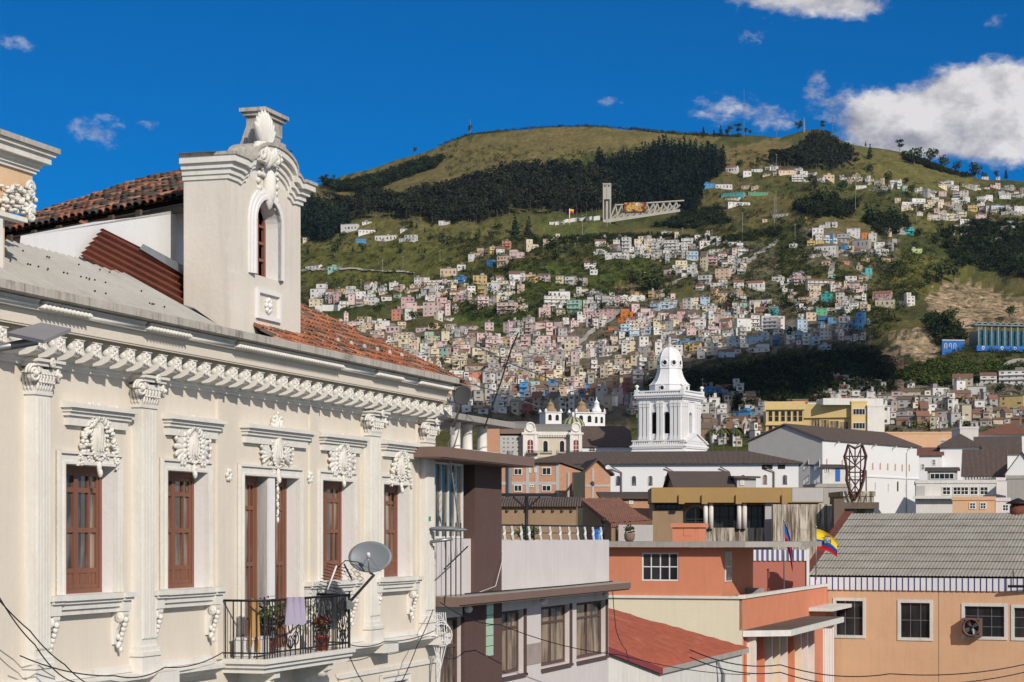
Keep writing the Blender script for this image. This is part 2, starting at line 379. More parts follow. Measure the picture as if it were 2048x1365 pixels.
def joinery(h, leaves=2, sub=(.2,.55,.85)):
    """casement timber: leaves with narrow vertical lights, transoms and low panels"""
    x0,x1,z0,z1 = h; y = DEP-.05; mb = MB(); fw = .10
    mb.box(x0,x0+fw,y-.02,y+.10,z0,z1); mb.box(x1-fw,x1,y-.02,y+.10,z0,z1); mb.box(x0+fw,x1-fw,y-.02,y+.10,z1-fw,z1); mb.box(x0+fw,x1-fw,y-.02,y+.10,z0,z0+.08)
    xa, xb = x0+fw, x1-fw; H = z1-z0
    for l in range(leaves):
        a = xa+(xb-xa)*l/leaves; b = xa+(xb-xa)*(l+1)/leaves; s = .085
        mb.box(a,a+s,y,y+.07,z0+.08,z1-fw); mb.box(b-s,b,y,y+.07,z0+.08,z1-fw)
        m1 = a+s+(b-a-2*s)*.62; mb.box(m1-.03,m1+.03,y+.008,y+.062,z0+.08,z1-fw)
        for t_ in (0,.155,.5,.84,1):
            zc = z0+.08+(H-.08-fw)*t_; zc = min(max(zc,z0+.12),z1-fw-.04)
            mb.box(a+s,b-s,y+.004,y+.066,zc-.045,zc+.045)
        mb.box(a+s,b-s,y+.02,y+.05,z0+.1,z0+.08+(H-.18)*.155)          # solid lower panel
        for k in range(3): 
            q = a+s+(b-a-2*s)*(k+.5)/3; mb.box(q-.035,q+.035,y+.012,y+.058,z0+.1,z0+.08+(H-.18)*.155)
    w = mb.build('window', M['wood'], MR)
    g = MB(); g.quad((xa,y+.045,z0+.1),(xb,y+.045,z0+.1),(xb,y+.045,z1-fw),(xa,y+.045,z1-fw)); g.build('pane', M['panewood'], w)
    return w
def architrave(w, x0, x1, z0, z1, wd=.24):
    mb = MB()
    for k,(a,p) in enumerate(((wd,.035),(wd*.72,.055),(wd*.22,.085))):
        b = 0 if k < 2 else -.0
        mb.box(x0-a,x0-.002*k,-p,-.0,z0,z1+a); mb.box(x1+.002*k,x1+a,-p,-.0,z0,z1+a); mb.box(x0-.002*k,x1+.002*k,-p+.001,-.0,z1+.002*k,z1+a-.001)
    for (a,b,c,d) in ((x0-wd,x0-wd+.05,z0,z1+wd),(x1+wd-.05,x1+wd,z0,z1+wd)): mb.box(a,b,-.10,0,c,d)
    mb.box(x0-wd+.05,x1+wd-.05,-.10,0,z1+wd-.05,z1+wd)
    mb.build('architrave', M['stucco'], w)
for h in hol:
    w_ = joinery(h, 2 if h not in (h3,h4) else 2)
    if h is h3: architrave(w_, h3[0], h4[1], ZF, ztop)
    elif h is not h4: architrave(w_, *h)
for h in lower:
    w_ = win(MR, h[0],h[1],h[2],h[3], DEP-.05, 2, 3, M['wood'], M['panewood'], .1, .06); architrave(w_, h[0],h[1],h[2],h[3],.2)
mb = MB(); mb.box(h3[1]+.0,h4[0],-.04,DEP,ZF,ztop); mb.build('door_mullion', M['reveal'], MR)

# ---- stucco ornament made of lobes, leaves and swags
def leafy(mb, x, z, y, ang, L, wdt, th=.05):
    rm = rotm('Y', -ang); rm2 = rm @ rotm('X', random.uniform(-.15,.15))
    mb.ell((x+math.cos(ang)*L*.5, y, z+math.sin(ang)*L*.5), (L*.52, th, wdt), 7, 5, 0, rm2)
    mb.ell((x+math.cos(ang)*L*.92, y-th*.6, z+math.sin(ang)*L*.92), (wdt*.8, th*.8, wdt*.75), 6, 4)
def swag(mb, pts, r, y, n=22):
    P_ = [Vector((p[0],0,p[1])) for p in pts]
    for i in range(n):
        t_ = i/(n-1)*(len(P_)-1); k = min(int(t_), len(P_)-2); q = P_[k].lerp(P_[k+1], t_-k)
        rr = r*(.65+.5*math.sin(PI*i/(n-1)))*random.uniform(.8,1.15)
        for _ in range(3): mb.ell((q.x+random.uniform(-r,r)*.7, y-random.uniform(.0,.07), q.z+random.uniform(-r,r)*.5), (rr*.48,rr*.45,rr*.30), 6, 4,0,rotm('Y',random.uniform(-1.5,1.5)))
def cartouche(kind, xc, z0, z1, wd):
    mb = MB(); H = z1-z0; y = -.05
    mb.ell((xc,y,z0+H*.45),(wd*.15,.08,H*.30),10,7); mb.ell((xc,y-.055,z0+H*.47),(wd*.09,.05,H*.21),10,7)
    for s in (-1,0,1): mb.tube([(xc+s*wd*.06,y-.09+.02*abs(s),z0+H*.28),(xc+s*wd*.075,y-.115+.02*abs(s),z0+H*.47),(xc+s*wd*.05,y-.09+.02*abs(s),z0+H*.66)],.014,5)
    for s in (-1,1):
        for k in range(4): leafy(mb, xc+s*wd*.13, z0+H*(.22+.14*k), y-.01, PI/2-s*(1.9-.4*k), H*.16, .035, .03)
    for i in range(26):                                            # rope rim round the shield
        a = 2*PI*i/26; mb.ell((xc+wd*.18*math.cos(a), y-.05, z0+H*.45+H*.31*math.sin(a)),(.030,.035,.034),6,4,0,rotm('Y',a))
    for i in range(30): a = random.uniform(0,6.28); rr_ = random.uniform(1.05,1.5); mb.ell((xc+wd*.18*rr_*math.cos(a), y+.0, z0+H*.45+H*.30*rr_*math.sin(a)),(.034,.045,.022),6,4,0,rotm('Y',-a))
    for s in (-1,1):
        for k in range(3): mb.ell((xc+s*wd*(.05+.05*k), y-.05, z0+H*(.80-.05*k)),(.06,.07,.09),6,4)
    leafy(mb, xc, z0+H*.78, y, PI/2, H*.22, .07); 
    for s in (-1,1): leafy(mb, xc+s*.05, z0+H*.78, y, PI/2-s*.5, H*.17, .055)
    leafy(mb, xc, z0+H*.14, y-.04, -PI/2, H*.24, .06); mb.ell((xc,y-.06,z0-.08),(.05,.06,.09),6,4)
    if kind == 'swag':
        for s in (-1,1):
            swag(mb, [(xc+s*wd*.03,z1-.06),(xc+s*wd*.16,z1-H*.24),(xc+s*wd*.30,z1-H*.5),(xc+s*wd*.40,z0+H*.16),(xc+s*wd*.42,z0+H*.04)], .095, y, 30)
            swag(mb, [(xc,z1-.04),(xc+s*wd*.3,z1-.02),(xc+s*wd*.38,z1-.10)], .045, y-.08, 11)
    elif kind == 'fan':
        for s in (-1,1):
            for k in range(9):
                a = PI/2 - s*(.35+.30*k); L = wd*(.24+.10*math.sin(k*.42))
                leafy(mb, xc+s*wd*.15, z0+H*.42, y, a, L, .07, .045)
            for k in range(5): mb.ell((xc+s*wd*.24, y-.03, z0+H*(.25+.1*k)),(.07,.05,.06),6,4)
    else:                                                           # big palmette over the balcony doors
        for s in (-1,1):
            for k in range(6): leafy(mb, xc+s*wd*.10, z0+H*(.22+.03*k), y, PI/2 - s*(.75+.24*k), wd*(.44-.02*k), .055, .045)
            for k in range(5): leafy(mb, xc+s*wd*.07, z0+H*(.5+.06*k), y, PI/2 - s*(.55-.06*k), H*.2, .06)
        for k in range(6): mb.ell((xc, y-.03, z0-.12-.17*k),(.030+.014*(k%2),.035,.075),6,4)
        for k in range(5): mb.ell((xc+(k%2-.5)*.07, y-.03, z0-.2-.17*k),(.028,.03,.02),6,4)
    return mb
zl0, zl1 = 1.98, 2.42                                              # little cornices over the windows
LC = [(FM.x(123),FM.x(252),'swag'),(FM.x(325),FM.x(432),'fan'),(FM.x(481),FM.x(612),'palm'),(FM.x(637),FM.x(720),'fan'),(FM.x(761),FM.x(830),'swag')]
for a,b,kind in LC:
    mb = MB(); 
    mb.box(a+.10,b-.10,-.10,0,zl0,zl0+.17); mb.box(a+.05,b-.05,-.15,0,zl0+.17,zl0+.24); mb.box(a+.02,b-.02,-.20,0,zl0+.24,zl0+.31); mb.box(a-.03,b+.03,-.27,0,zl0+.31,zl0+.38)
    mb.prism_x([(-.27,zl0+.38),(-.02,zl0+.44),(0,zl0+.44),(0,zl0+.38)],a-.03,b+.03)
    mb.build('window_cornice', M['stucco'], MR)
    xc = (a+b)/2
    if kind == 'palm': mb = cartouche(kind, xc, 1.30, 2.72, 1.9)
    else: mb = cartouche(kind, xc, 1.22 if kind=='swag' else 1.30, 2.40, min(1.75,(b-a)*.8))
    mb.build('stucco_ornament', M['stucco'], MR)
for px, py in ((455,950),(618,955)):
    mb = MB(); x_, z_ = FM.x(px), FM.z(px,py)
    for i in range(6): mb.ell((x_+.09*math.cos(i*1.05),-.03,z_+.09*math.sin(i*1.05)),(.06,.05,.06),6,4)
    mb.build('rosette', M['stucco'], MR)

# ---- pilasters
def capital(x0, x1, yf, z0, z1):
    mb = MB(); H = z1-z0; xc = (x0+x1)/2; wd = x1-x0
    mb.box(x0-.03,x1+.03,yf-.03,0,z0-.03,z0+.05)
    for k in range(6):                                            # flaring bell
        t0,t1 = k/6,(k+1)/6; f0 = .16*t0**1.8; mb.box(x0-f0,x1+f0,yf-f0,0,z0+.05+H*.62*t0,z0+.05+H*.62*t1)
    for row,(zz,n,sz) in enumerate(((z0+.11,6,.09),(z0+.24,5,.10))):
        for i in range(n):
            q = x0+wd*(i+.5)/n; mb.ell((q,yf-.035-.05*row,zz),(.042,.03,sz),6,5,0,rotm('X',.25)); mb.ell((q,yf-.085-.05*row,zz+sz*.85),(.035,.04,.022),6,4)
        for i in range(3):
            q = yf+(-yf)*(i+.5)/3; mb.ell((x0-.04-.05*row,q,zz),(.03,.035,sz),6,5,0,rotm('Y',-.25))
    zt = z0+.05+H*.62
    for (cx_,cy_) in ((x0-.10,yf-.10),(x1+.10,yf-.10)):            # corner volutes on the diagonal
        s = 1 if cx_ < xc else -1; sp = [(cx_-s*.03-s*(.165*(1-k/30))*math.cos(k*.5)*.8, cy_+.02+(.165*(1-k/30))*math.cos(k*.5)*.3, zt-.08+(.165*(1-k/30))*math.sin(k*.5)) for k in range(27)]
        mb.tube(sp,.030,6); mb.tube([(p[0],p[1]+.05,p[2]) for p in sp],.034,5); mb.ell((cx_-s*.03,cy_,zt-.08),(.05,.07,.05),8,5)
        mb.tube([(cx_+s*.02,cy_+.02,zt+.07),((cx_+xc)/2,yf-.08,zt+.02),((cx_+xc*3)/4,yf-.05,zt-.12)],.028,5)
    mb.box(x0-.14,x1+.14,yf-.15,0,zt+.05,zt+.12); mb.box(x0-.19,x1+.19,yf-.20,0,zt+.12,z1)
    for k in range(9): a = 2*PI*k/9; mb.ell((xc+.055*math.cos(a),yf-.20,zt+.12+.06*math.sin(a)),(.028,.035,.034),6,4)
    mb.ell((xc,yf-.22,zt+.12),(.03,.03,.03),6,4)
    return mb
for a,b in ((69,101),(282,313),(740,761),(851,868)):
    x0, x1, yf = FM.x(a,-.2), FM.x(b,-.2), -.2
    mb = MB(); mb.box(x0,x1,yf,0,-2.15,2.47); n = 5; fw = (x1-x0-.06)/n
    for i in range(n):
        xa = x0+.03+fw*i; mb.box(xa+fw*.18,xa+fw*.82,yf-.028,yf,-2.0,2.40)
        mb.box(xa+fw*.32,xa+fw*.68,yf-.04,yf-.028,-1.98,2.38)
    p = mb.build('pilaster', M['stucco'], MR)
    mb = MB(); mb.box(x0-.05,x1+.05,yf-.05,0,-2.25,-2.15); mb.box(x0-.09,x1+.09,yf-.09,0,-2.33,-2.25); mb.box(x0-.06,x1+.06,yf-.06,0,-2.7,-2.33); mb.build('base', M['stucco'], p)
    capital(x0,x1,yf,2.47,3.05).build('capital', M['stucco'], p)
mb = MB()
for a,b in ((432,441),(617,634),(722,738),(832,848)): mb = MB(); mb.box(FM.x(a),FM.x(b),-.05,0,-2.6,2.95); mb.build('wall_strip', M['cream'], MR)

# ---- entablature: mould, frieze, modillions, corona, egg-and-dart bands, gutter
XA, XB = -6, FM.x(918,-.98)
mb = MB()
mb.prism_x([(0,2.96),(-.06,2.96),(-.06,3.02),(-.10,3.03),(-.10,3.09),(-.17,3.13),(-.17,3.17),(0,3.17)],-6,LX+.1); mb.build('architrave_band', M['stucco'], MR)
mb = MB(); mb.prism_x([(0,3.52),(-.62,3.52),(-.62,3.55),(-.64,3.55),(-.64,3.80),(0,3.80)],XA,XB); mb.build('corona', M['cream'], MR)
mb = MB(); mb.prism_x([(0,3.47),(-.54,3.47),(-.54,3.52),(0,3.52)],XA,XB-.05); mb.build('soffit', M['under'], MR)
def modillion_mesh(x):
    mb = MB(); w2 = .165
    pr = [(0,3.10),(-.14,3.085),(-.34,3.10),(-.48,3.16),(-.52,3.22),(-.52,3.47),(0,3.47)]
    mb.prism_x(pr,x-w2,x+w2)
    mb.box(x-w2-.02,x+w2+.02,-.54,0,3.445,3.468)
    for k in range(16): mb.ell((x+random.uniform(-.13,.13),-.52-.012*(k%2),3.20+.015*k),(.032,.03,.036),6,4,0,rotm('Y',random.uniform(-1,1)))
    for s in (-1,1): mb.ell((x+s*w2,-.42,3.33),(.02,.07,.07),8,5)
    return mb
x = FM.x(92,-.6); k = 0; mo = None; modx = []
while x < LX+.15:
    modx.append(x); x += .655
for xx in [FM.x(92,-.6)-.655*i for i in range(1,8)] + modx:
    if mo is None: mo = modillion_mesh(0).build('modillion', M['stucco'], MR); mo.location = (xx,0,0)
    else: c_ = mo.copy(); COL.objects.link(c_); c_.parent = MR; c_.location = (xx,0,0)
mb = MB(); mb.prism_x([(-.40,3.80),(-.76,3.80),(-.76,3.83),(-.40,3.83)],XA,XB)
mb.prism_x([(0,3.80),(-.44,3.80),(-.44,4.0),(0,4.0)],XA,XB)
SEG = [(87,183),(300,382),(478,687),(757,807),(842,905)]; cur = XA
for a,b in SEG:
    xa, xb = FM.x(a,-.85), FM.x(b,-.85)
    for u0,u1 in ((cur,xa),):
        if u1-u0 > .1: mb.tube([(u0+.06,-.74,3.865),(u1-.06,-.74,3.865)],.06,8); mb.prism_x([(-.44,3.83),(-.66,3.83),(-.80,3.97),(-.44,3.97)],u0,u1)
    cur = xb
mb.prism_x([(-.44,3.83),(-.52,3.83),(-.66,3.97),(-.44,3.97)],cur,XB)
cn = mb.build('cornice', M['stucco'], MR)
for a,b in SEG:
    xa, xb = FM.x(a,-.85), FM.x(b,-.85); mb = MB(); n = int((xb-xa)/.13)
    mb.box(xa,xb,-.72,-.4,3.835,3.97)
    for i in range(n):
        q = xa+(xb-xa)*(i+.5)/n; rm = rotm('Z',.5)
        mb.ell((q,-.80,3.86),(.05,.10,.055),7,5,0,rm); mb.ell((q+.05,-.80,3.94),(.028,.09,.03),6,4,0,rm); mb.ell((q+.02,-.88,3.845),(.03,.03,.03),5,4)
    mb.box(xa-.02,xb+.02,-.84,-.4,3.831,3.845)
    mb.build('egg_and_dart_band', M['stucco'], cn)
mb = MB(); mb.prism_x([(-.3,3.972),(-.93,3.985),(-.98,4.00),(-.98,4.14),(-.94,4.16),(-.3,4.16)],XA,XB+.03); mb.build('gutter', M['gutter'], MR)
# ---- sills with carved brackets, lower ledge
def bracket(x, zt, zb):
    mb = MB(); H = zt-zb
    mb.prism_x([(0,zb+H*.1),(-.05,zb+H*.1),(-.10,zb+H*.5),(-.24,zt-.06),(-.24,zt),(0,zt)],x-.12,x+.12)
    mb.ell((x-.13,-.17,zt-.11),(.03,.10,.10),10,6); mb.ell((x-.15,-.17,zt-.11),(.02,.04,.04),8,5)
    for k in range(6): mb.ell((x,-.24+.028*k,zt-.16-.09*k),(.085-.008*k,.05,.06),7,5)
    for k in range(4): mb.ell((x+(.05 if k%2 else -.05),-.10,zb+H*.3-.08*k),(.05,.05,.06),6,4)
    return mb
for h,(a,b) in ((h1,(101,265)),(h2,(311,447)),(h5,(620,722)),(h6,(755,841))):
    xa, xb = FM.x(a,-.25), FM.x(b,-.25); zt = zsill; mb = MB()
    mb.box(xa,xb,-.30,.02,zt-.10,zt-.005); mb.box(xa+.04,xb-.04,-.25,0,zt-.16,zt-.10); mb.box(xa+.07,xb-.07,-.20,0,zt-.26,zt-.16); mb.box(xa+.10,xb-.10,-.15,0,zt-.36,zt-.26)
    for q in (xa+.22,xb-.22): mb.box(q-.2,q+.2,-.36,0,zt-.09,zt-.0049); mb.box(q-.18,q+.18,-.31,0,zt-.15,zt-.10); mb.box(q-.16,q+.16,-.26,0,zt-.355,zt-.155)
    s_ = mb.build('window_sill', M['stucco'], MR)
    for q in (xa+.24,xb-.24): bracket(q, zt-.36, zt-1.05).build('bracket', M['stucco'], s_)
mb = MB(); xl0, xl1 = FM.x(446,-.3), FM.x(697,-.3)
for a,b in ((-6,xl0),(xl1,LX+.25)):
    mb.prism_x([(0,-2.95),(-.08,-2.95),(-.14,-2.86),(-.28,-2.80),(-.36,-2.74),(-.36,-2.68),(0,-2.62)],a,b)
    mb.box(a,b,-.06,0,-2.62,-2.50); mb.box(a,b,-.05,0,-3.45,-3.35)
for a,b in ((69,101),(282,313),(740,761),(851,868)): mb.box(FM.x(a)-.12,FM.x(b)+.12,-.44,0,-2.93,-2.655)
mb.build('ledge', M['stucco'], MR)

# ---- balcony
bx0, bx1 = FM.x(529,-.95), FM.x(699,-.95)
mb = MB(); 
mb.box(bx0-.12,bx1+.12,-1.06,0,ZF-.10,ZF); mb.box(bx0-.06,bx1+.06,-1.0,0,ZF-.19,ZF-.10); mb.box(bx0,bx1,-.93,0,ZF-.30,ZF-.19)
bal = mb.build('balcony', M['stucco'], MR)
for q in (bx0+.9,bx1-.9):
    mb = MB(); mb.prism_x([(0,ZF-1.0),(-.1,ZF-1.0),(-.35,ZF-.65),(-.85,ZF-.45),(-.85,ZF-.30),(0,ZF-.30)],q-.14,q+.14); mb.ell((q,-.62,ZF-.5),(.18,.16,.14),8,6); mb.build('bracket', M['stucco'], bal)
mb = MB(); yR, zR = -.95, ZF+1.22
xi0, xi1 = bx0, bx1
mb.tube([(xi0,-.02,zR),(xi0,yR,zR),(xi1,yR,zR),(xi1,-.02,zR)],.028,6); mb.tube([(xi0,-.02,ZF+.12),(xi0,yR,ZF+.12),(xi1,yR,ZF+.12),(xi1,-.02,ZF+.12)],.018,5)
def vbar(x,y,z0=ZF,z1=zR,r=.015): mb.tube([(x,y,z0),(x,y,z1)],r,5)
def ring(x,z,rx,rz,y=None,n=16,r=.013,a0=0,a1=2*PI):
    pts = [(x+rx*math.cos(a0+(a1-a0)*i/n), yR if y is None else y, z+rz*math.sin(a0+(a1-a0)*i/n)) for i in range(n+(a1-a0<6.28))]
    mb.tube(pts,r,5,0,a1-a0 >= 6.28)
for i in range(6): vbar(xi0, -.06-.18*i)
for i in range(6): vbar(xi1, -.06-.18*i)
for (x_,y_) in ((xi0,yR),(xi1,yR)): vbar(x_,y_,ZF,zR+.08,.022)
Wb = xi1-xi0
def scrollpanel(xc, w2):
    zc = ZF+.66
    ring(xc,zc+.12,.13,.30); ring(xc,zc-.36,.11,.13)
    for s in (-1,1):
        for up in (-1,1):
            ring(xc+s*w2*.55,zc+up*.30,.13,.13,None,14,.013,PI*.5*(1+s)-.6,PI*.5*(1+s)+4.2)
            ring(xc+s*w2*.72,zc+up*.12,.07,.07,None,10,.011,0,5)
            mb.tube([(xc+s*w2*.12,yR,zc+up*.5),(xc+s*w2*.42,yR,zc+up*.36),(xc+s*w2*.60,yR,zc+up*.08),(xc+s*w2*.9,yR,zc)],.012,5)
    for k in range(4): mb.ell((xc+(k%2-.5)*w2*.9,yR,zc+(k//2-.5)*.5),(.035,.03,.035),6,4)
segs = [('b',.0,.17),('s',.17,.40),('b',.40,.52),('s',.52,.78),('b',.78,.84),('s',.84,.985)]
for kd,a,b in segs:
    xa, xb = xi0+Wb*a, xi0+Wb*b
    if kd == 'b':
        n = max(3,int((xb-xa)/.12)); 
        for i in range(n+1): vbar(xa+(xb-xa)*i/n, yR)
    else:
        vbar(xa,yR); vbar(xb,yR); scrollpanel((xa+xb)/2,(xb-xa)/2)
        for i in range(1,4): vbar(xa+(xb-xa)*i/4,yR,ZF,ZF+.34); vbar(xa+(xb-xa)*i/4,yR,zR-.22,zR)
mb.build('railing', M['iron'], bal)

# ---- attic tower with the arched light
c0 = .30; tx0, tx1 = FM.x(455,c0), FM.x(601,c0); tz0, tz1 = 3.9, 7.86; ty1 = FM.y(367,tx0)
wx0, wx1 = FM.x(506,c0), FM.x(556,c0); wz0 = FM.z(506,548,c0); wzt = FM.z(530,400,c0); wc = (wx0+wx1)/2; wr = (wx1-wx0)/2; wzs = wzt-wr*.8
mb = MB(); holes_wall(mb, tx0, tx1, tz0, tz1, [(wx0,wx1,wz0,wzt)], c0, .35, 0, 1)
for s in (-1,1):                                                  # spandrels of the arch
    pts = [(wc+s*wr,wzs)] + [(wc+s*wr*math.cos(PI/2*i/8), wzs+wr*.8*math.sin(PI/2*i/8)) for i in range(1,9)] + [(wc+s*wr,wzt)]
    mb.prism_y(pts,c0+.001,c0+.34,1)
mb.box(tx0,tx1,ty1-.01,ty1,tz0,tz1); mb.quad((tx0,c0,tz0),(tx0,ty1,tz0),(tx0,ty1,tz1),(tx0,c0,tz1)); mb.quad((tx1,c0,tz0),(tx1,ty1,tz0),(tx1,ty1,tz1),(tx1,c0,tz1))
mb.quad((tx0,c0,tz1),(tx1,c0,tz1),(tx1,ty1,tz1),(tx0,ty1,tz1)); mb.box(tx0+.02,tx1-.02,c0+.85,c0+.9,tz0,tz1,2)
mb.box(tx0-.0,tx0+.75,c0-.05,c0,tz0,tz0+1.75); mb.box(tx0+.001,tx0+.70,c0-.075,c0-.05,tz0,tz0+.95)    # plinth courses at the near corner
tw = mb.build('attic_tower', [M['tower_pl'], M['reveal'], M['darkvoid']], MR)
# window surround, timber
mb = MB()
for wdt,pr in ((.26,.05),(.17,.08),(.08,.11)):
    o_ = [(wc-wr-wdt,wz0-.0)] + [(wc+(wr+wdt)*math.cos(PI-PI*i/12), wzs+(wr*.8+wdt)*math.sin(PI*i/12)) for i in range(13)] + [(wc+wr+wdt,wz0)]
    i_ = [(wc-wr,wz0)] + [(wc+wr*math.cos(PI-PI*i/12), wzs+wr*.8*math.sin(PI*i/12)) for i in range(13)] + [(wc+wr,wz0)]
    for k in range(len(o_)-1):
        q = lambda p_,yy: (p_[0],yy,p_[1])
        mb.quad(q(o_[k],c0-pr),q(i_[k],c0-pr),q(i_[k+1],c0-pr),q(o_[k+1],c0-pr)); mb.quad(q(o_[k],c0-pr),q(o_[k+1],c0-pr),q(o_[k+1],c0),q(o_[k],c0)); mb.quad(q(i_[k],c0-pr),q(i_[k],c0),q(i_[k+1],c0),q(i_[k+1],c0-pr))
mb.build('window_surround', M['reveal'], tw)
mb = MB(); yj = c0+.30
mb.box(wx0,wx0+.09,yj,yj+.07,wz0,wzs+.2); mb.box(wx1-.09,wx1,yj,yj+.07,wz0,wzs+.2)
xm = wx0+(wx1-wx0)*.62; mb.box(xm-.09,xm+.09,yj-.02,yj+.06,wz0,wzt)
for k in range(5): zz = wz0+(wzt-wz0)*(.04+.22*k); mb.box(wx0+.09,xm-.09,yj+.005,yj+.055,zz-.03,zz+.03); mb.box(xm+.09,wx1-.09,yj+.005,yj+.055,zz-.03,zz+.03)
tww = mb.build('tower_window', M['wood'], tw)
px0, px1 = FM.x(511,c0), FM.x(558,c0); pz0, pz1 = FM.z(511,636,c0), FM.z(511,576,c0)
mb = MB()
for (a,b,c,d) in ((px0,px0+.09,pz0,pz1),(px1-.09,px1,pz0,pz1),(px0+.09,px1-.09,pz0,pz0+.09),(px0+.09,px1-.09,pz1-.09,pz1)): mb.box(a,b,c0-.07,c0,c,d)
xc,zc = (px0+px1)/2,(pz0+pz1)/2
for i in range(8): mb.ell((xc+.13*math.cos(i*.785),c0-.03,zc+.13*math.sin(i*.785)),(.06,.05,.06),6,4)
mb.ell((xc,c0-.05,zc),(.07,.07,.07),8,5); mb.build('carved_panel', M['reveal'], tw)
# curved cornice
ax = (tx0+tx1)/2+.05; ar = 1.18; rise = .52
def gable(dz):
    pts = [(tx0-.3,tz1+dz),(ax-ar-.42,tz1+dz)]
    pts += [(ax-ar-.25,tz1+dz-.03),(ax-ar-.1,tz1+dz+.06)]
    for i in range(13):
        a = PI-PI*i/12; pts.append((ax+ar*math.cos(a)*.98, tz1+dz+.08+(rise-.08)*math.sin(a)**.85))
    pts += [(ax+ar+.1,tz1+dz+.06),(ax+ar+.25,tz1+dz-.03),(ax+ar+.42,tz1+dz),(tx1+.3,tz1+dz)]
    return pts
mb = MB()
mb.prism_y(gable(-.05)+[(tx1+.3,tz1-.1),(tx0-.3,tz1-.1)][:0]+[(tx1,tz1-.08),(tx0,tz1-.08)],c0+.002,ty1-.02) if False else None
g0 = gable(0.0)[1:-1]; mb.prism_y(g0+[(tx1-.05,tz1-.05),(tx0+.05,tz1-.05)],c0+.003,c0+.42)
for dz0,dz1,pr in ((-.22,-.12,.05),(-.12,.00,.10),(.00,.12,.17),(.12,.26,.27),(.26,.33,.31)):
    lo = gable(dz0); hi = gable(dz1)
    lo[0] = (tx0-pr*.7,lo[0][1]); lo[-1] = (tx1+pr,lo[-1][1]); hi[0] = (tx0-pr*.7,hi[0][1]); hi[-1] = (tx1+pr,hi[-1][1])
    for k in range(len(lo)-1):
        a,b,c,d = lo[k],lo[k+1],hi[k+1],hi[k]
        mb.prism_y([a,b,c,d],c0-pr,c0+.2, 1 if dz1 > .3 else 0)
    mb.box(tx0-pr*.7,tx0,c0+.2,ty1+.01,tz1+dz0,tz1+dz1,1 if dz1 > .3 else 0); mb.box(tx1,tx1+pr,c0+.2,ty1+.01,tz1+dz0,tz1+dz1,1 if dz1 > .3 else 0)
hi = gable(.33); 
for k in range(len(hi)-1):
    a,b = hi[k],hi[k+1]; yb_ = ty1+.01 if k in (0,len(hi)-2) else c0+.44; mb.quad((a[0],c0+.15,a[1]-.004),(b[0],c0+.15,b[1]-.004),(b[0],yb_,b[1]-.004),(a[0],yb_,a[1]-.004),1)
mb.quad((tx0,c0+.2,tz1+.3),(tx1,c0+.2,tz1+.3),(tx1,ty1,tz1+.3),(tx0,ty1,tz1+.3),1); mb.build('tower_cornice', [M['stucco'], M['gutter']], tw)
mb = MB(); mb.prism_y([(FM.x(40,CW),4.2),(tx0+.8,4.2),(tx0+.8,7.15),(FM.x(366,CW),7.15),(FM.x(205,CW),6.42),(FM.x(60,CW),5.75)],CW,CW+.2); mb.build('attic_wall', M['white'], MR)
# pedestal and shell on top
qx0, qx1 = FM.x(532,.3), FM.x(574,.3); qz0 = tz1+.5; yq1 = FM.y(486,FM.x(532,.3)); qz1 = FM.z(520,222,.6)
mb = MB(); H = qz1-qz0
mb.box(qx0-.05,qx1+.05,c0+.05,yq1,qz0,qz0+H*.48); mb.box(qx0+.10,qx1-.10,c0+.12,yq1-.1,qz0+H*.48,qz0+H*.58); mb.box(qx0+.05,qx1-.05,c0+.10,yq1-.06,qz0+H*.58,qz0+H*.86)
mb.box(qx0-.02,qx1+.02,c0+.04,yq1,qz0+H*.86,qz0+H*.93); mb.box(qx0-.08,qx1+.08,c0-.02,yq1+.06,qz0+H*.93,qz1)
for k in range(7): mb.prism_x([(c0+.1+.09*k,qz0+.05),(c0+.05+.05*k,qz1-.3),(c0+.10+.05*k,qz1-.3),(c0+.18+.09*k,qz0+.05)],qx0-.09-.01*(k%2),qx0)
mb.build('pedestal', M['gutter'], tw)
sxc = FM.x(553,-.1); sz0 = FM.z(553,300,-.1); mb = MB()
for k in range(9):
    a = PI/2+(k-4)*.19; L = .84*(1-.02*abs(k-4)**1.5); rm = rotm('Y',-a)
    mb.ell((sxc+math.cos(a)*L*.55,c0-.12,sz0+math.sin(a)*L*.55),(L*.55,.10,.085),8,6,0,rm)
for k in range(5): mb.ell((sxc+(k-2)*.13,c0-.2,sz0-.05-.07*(2-abs(k-2))),(.11,.12,.22),8,6)
for s in (-1,1):
    for k in range(16): a = k*.5; rr = .22*(1-k/18); mb.ell((sxc+s*(.42+rr*math.cos(a)),c0-.18,sz0-.12+rr*math.sin(a)),(.075,.12,.075),6,4)
mb.box(sxc-.5,sxc+.5,c0-.24,c0,sz0-.30,sz0-.22)
mb.build('shell_crest', M['stucco'], tw)
mb = MB(); kx, kz = wc+.05, wzt+.28                                # cartouche over the window
mb.ell((kx,c0-.06,kz),(.22,.12,.5),10,7); mb.ell((kx,c0-.12,kz+.02),(.14,.1,.36),10,7)
for s in (-1,1):
    for k in range(5): mb.ell((kx+s*(.45+.05*(k%2)),c0-.02,kz+.25-.16*k),(.10,.06,.07),7,5)
    for k in range(4): leafy(mb,kx+s*.1,kz+.25,c0-.05,PI/2-s*(.4+.4*k),.36,.06)
mb.build('stucco_ornament', M['stucco'], tw)

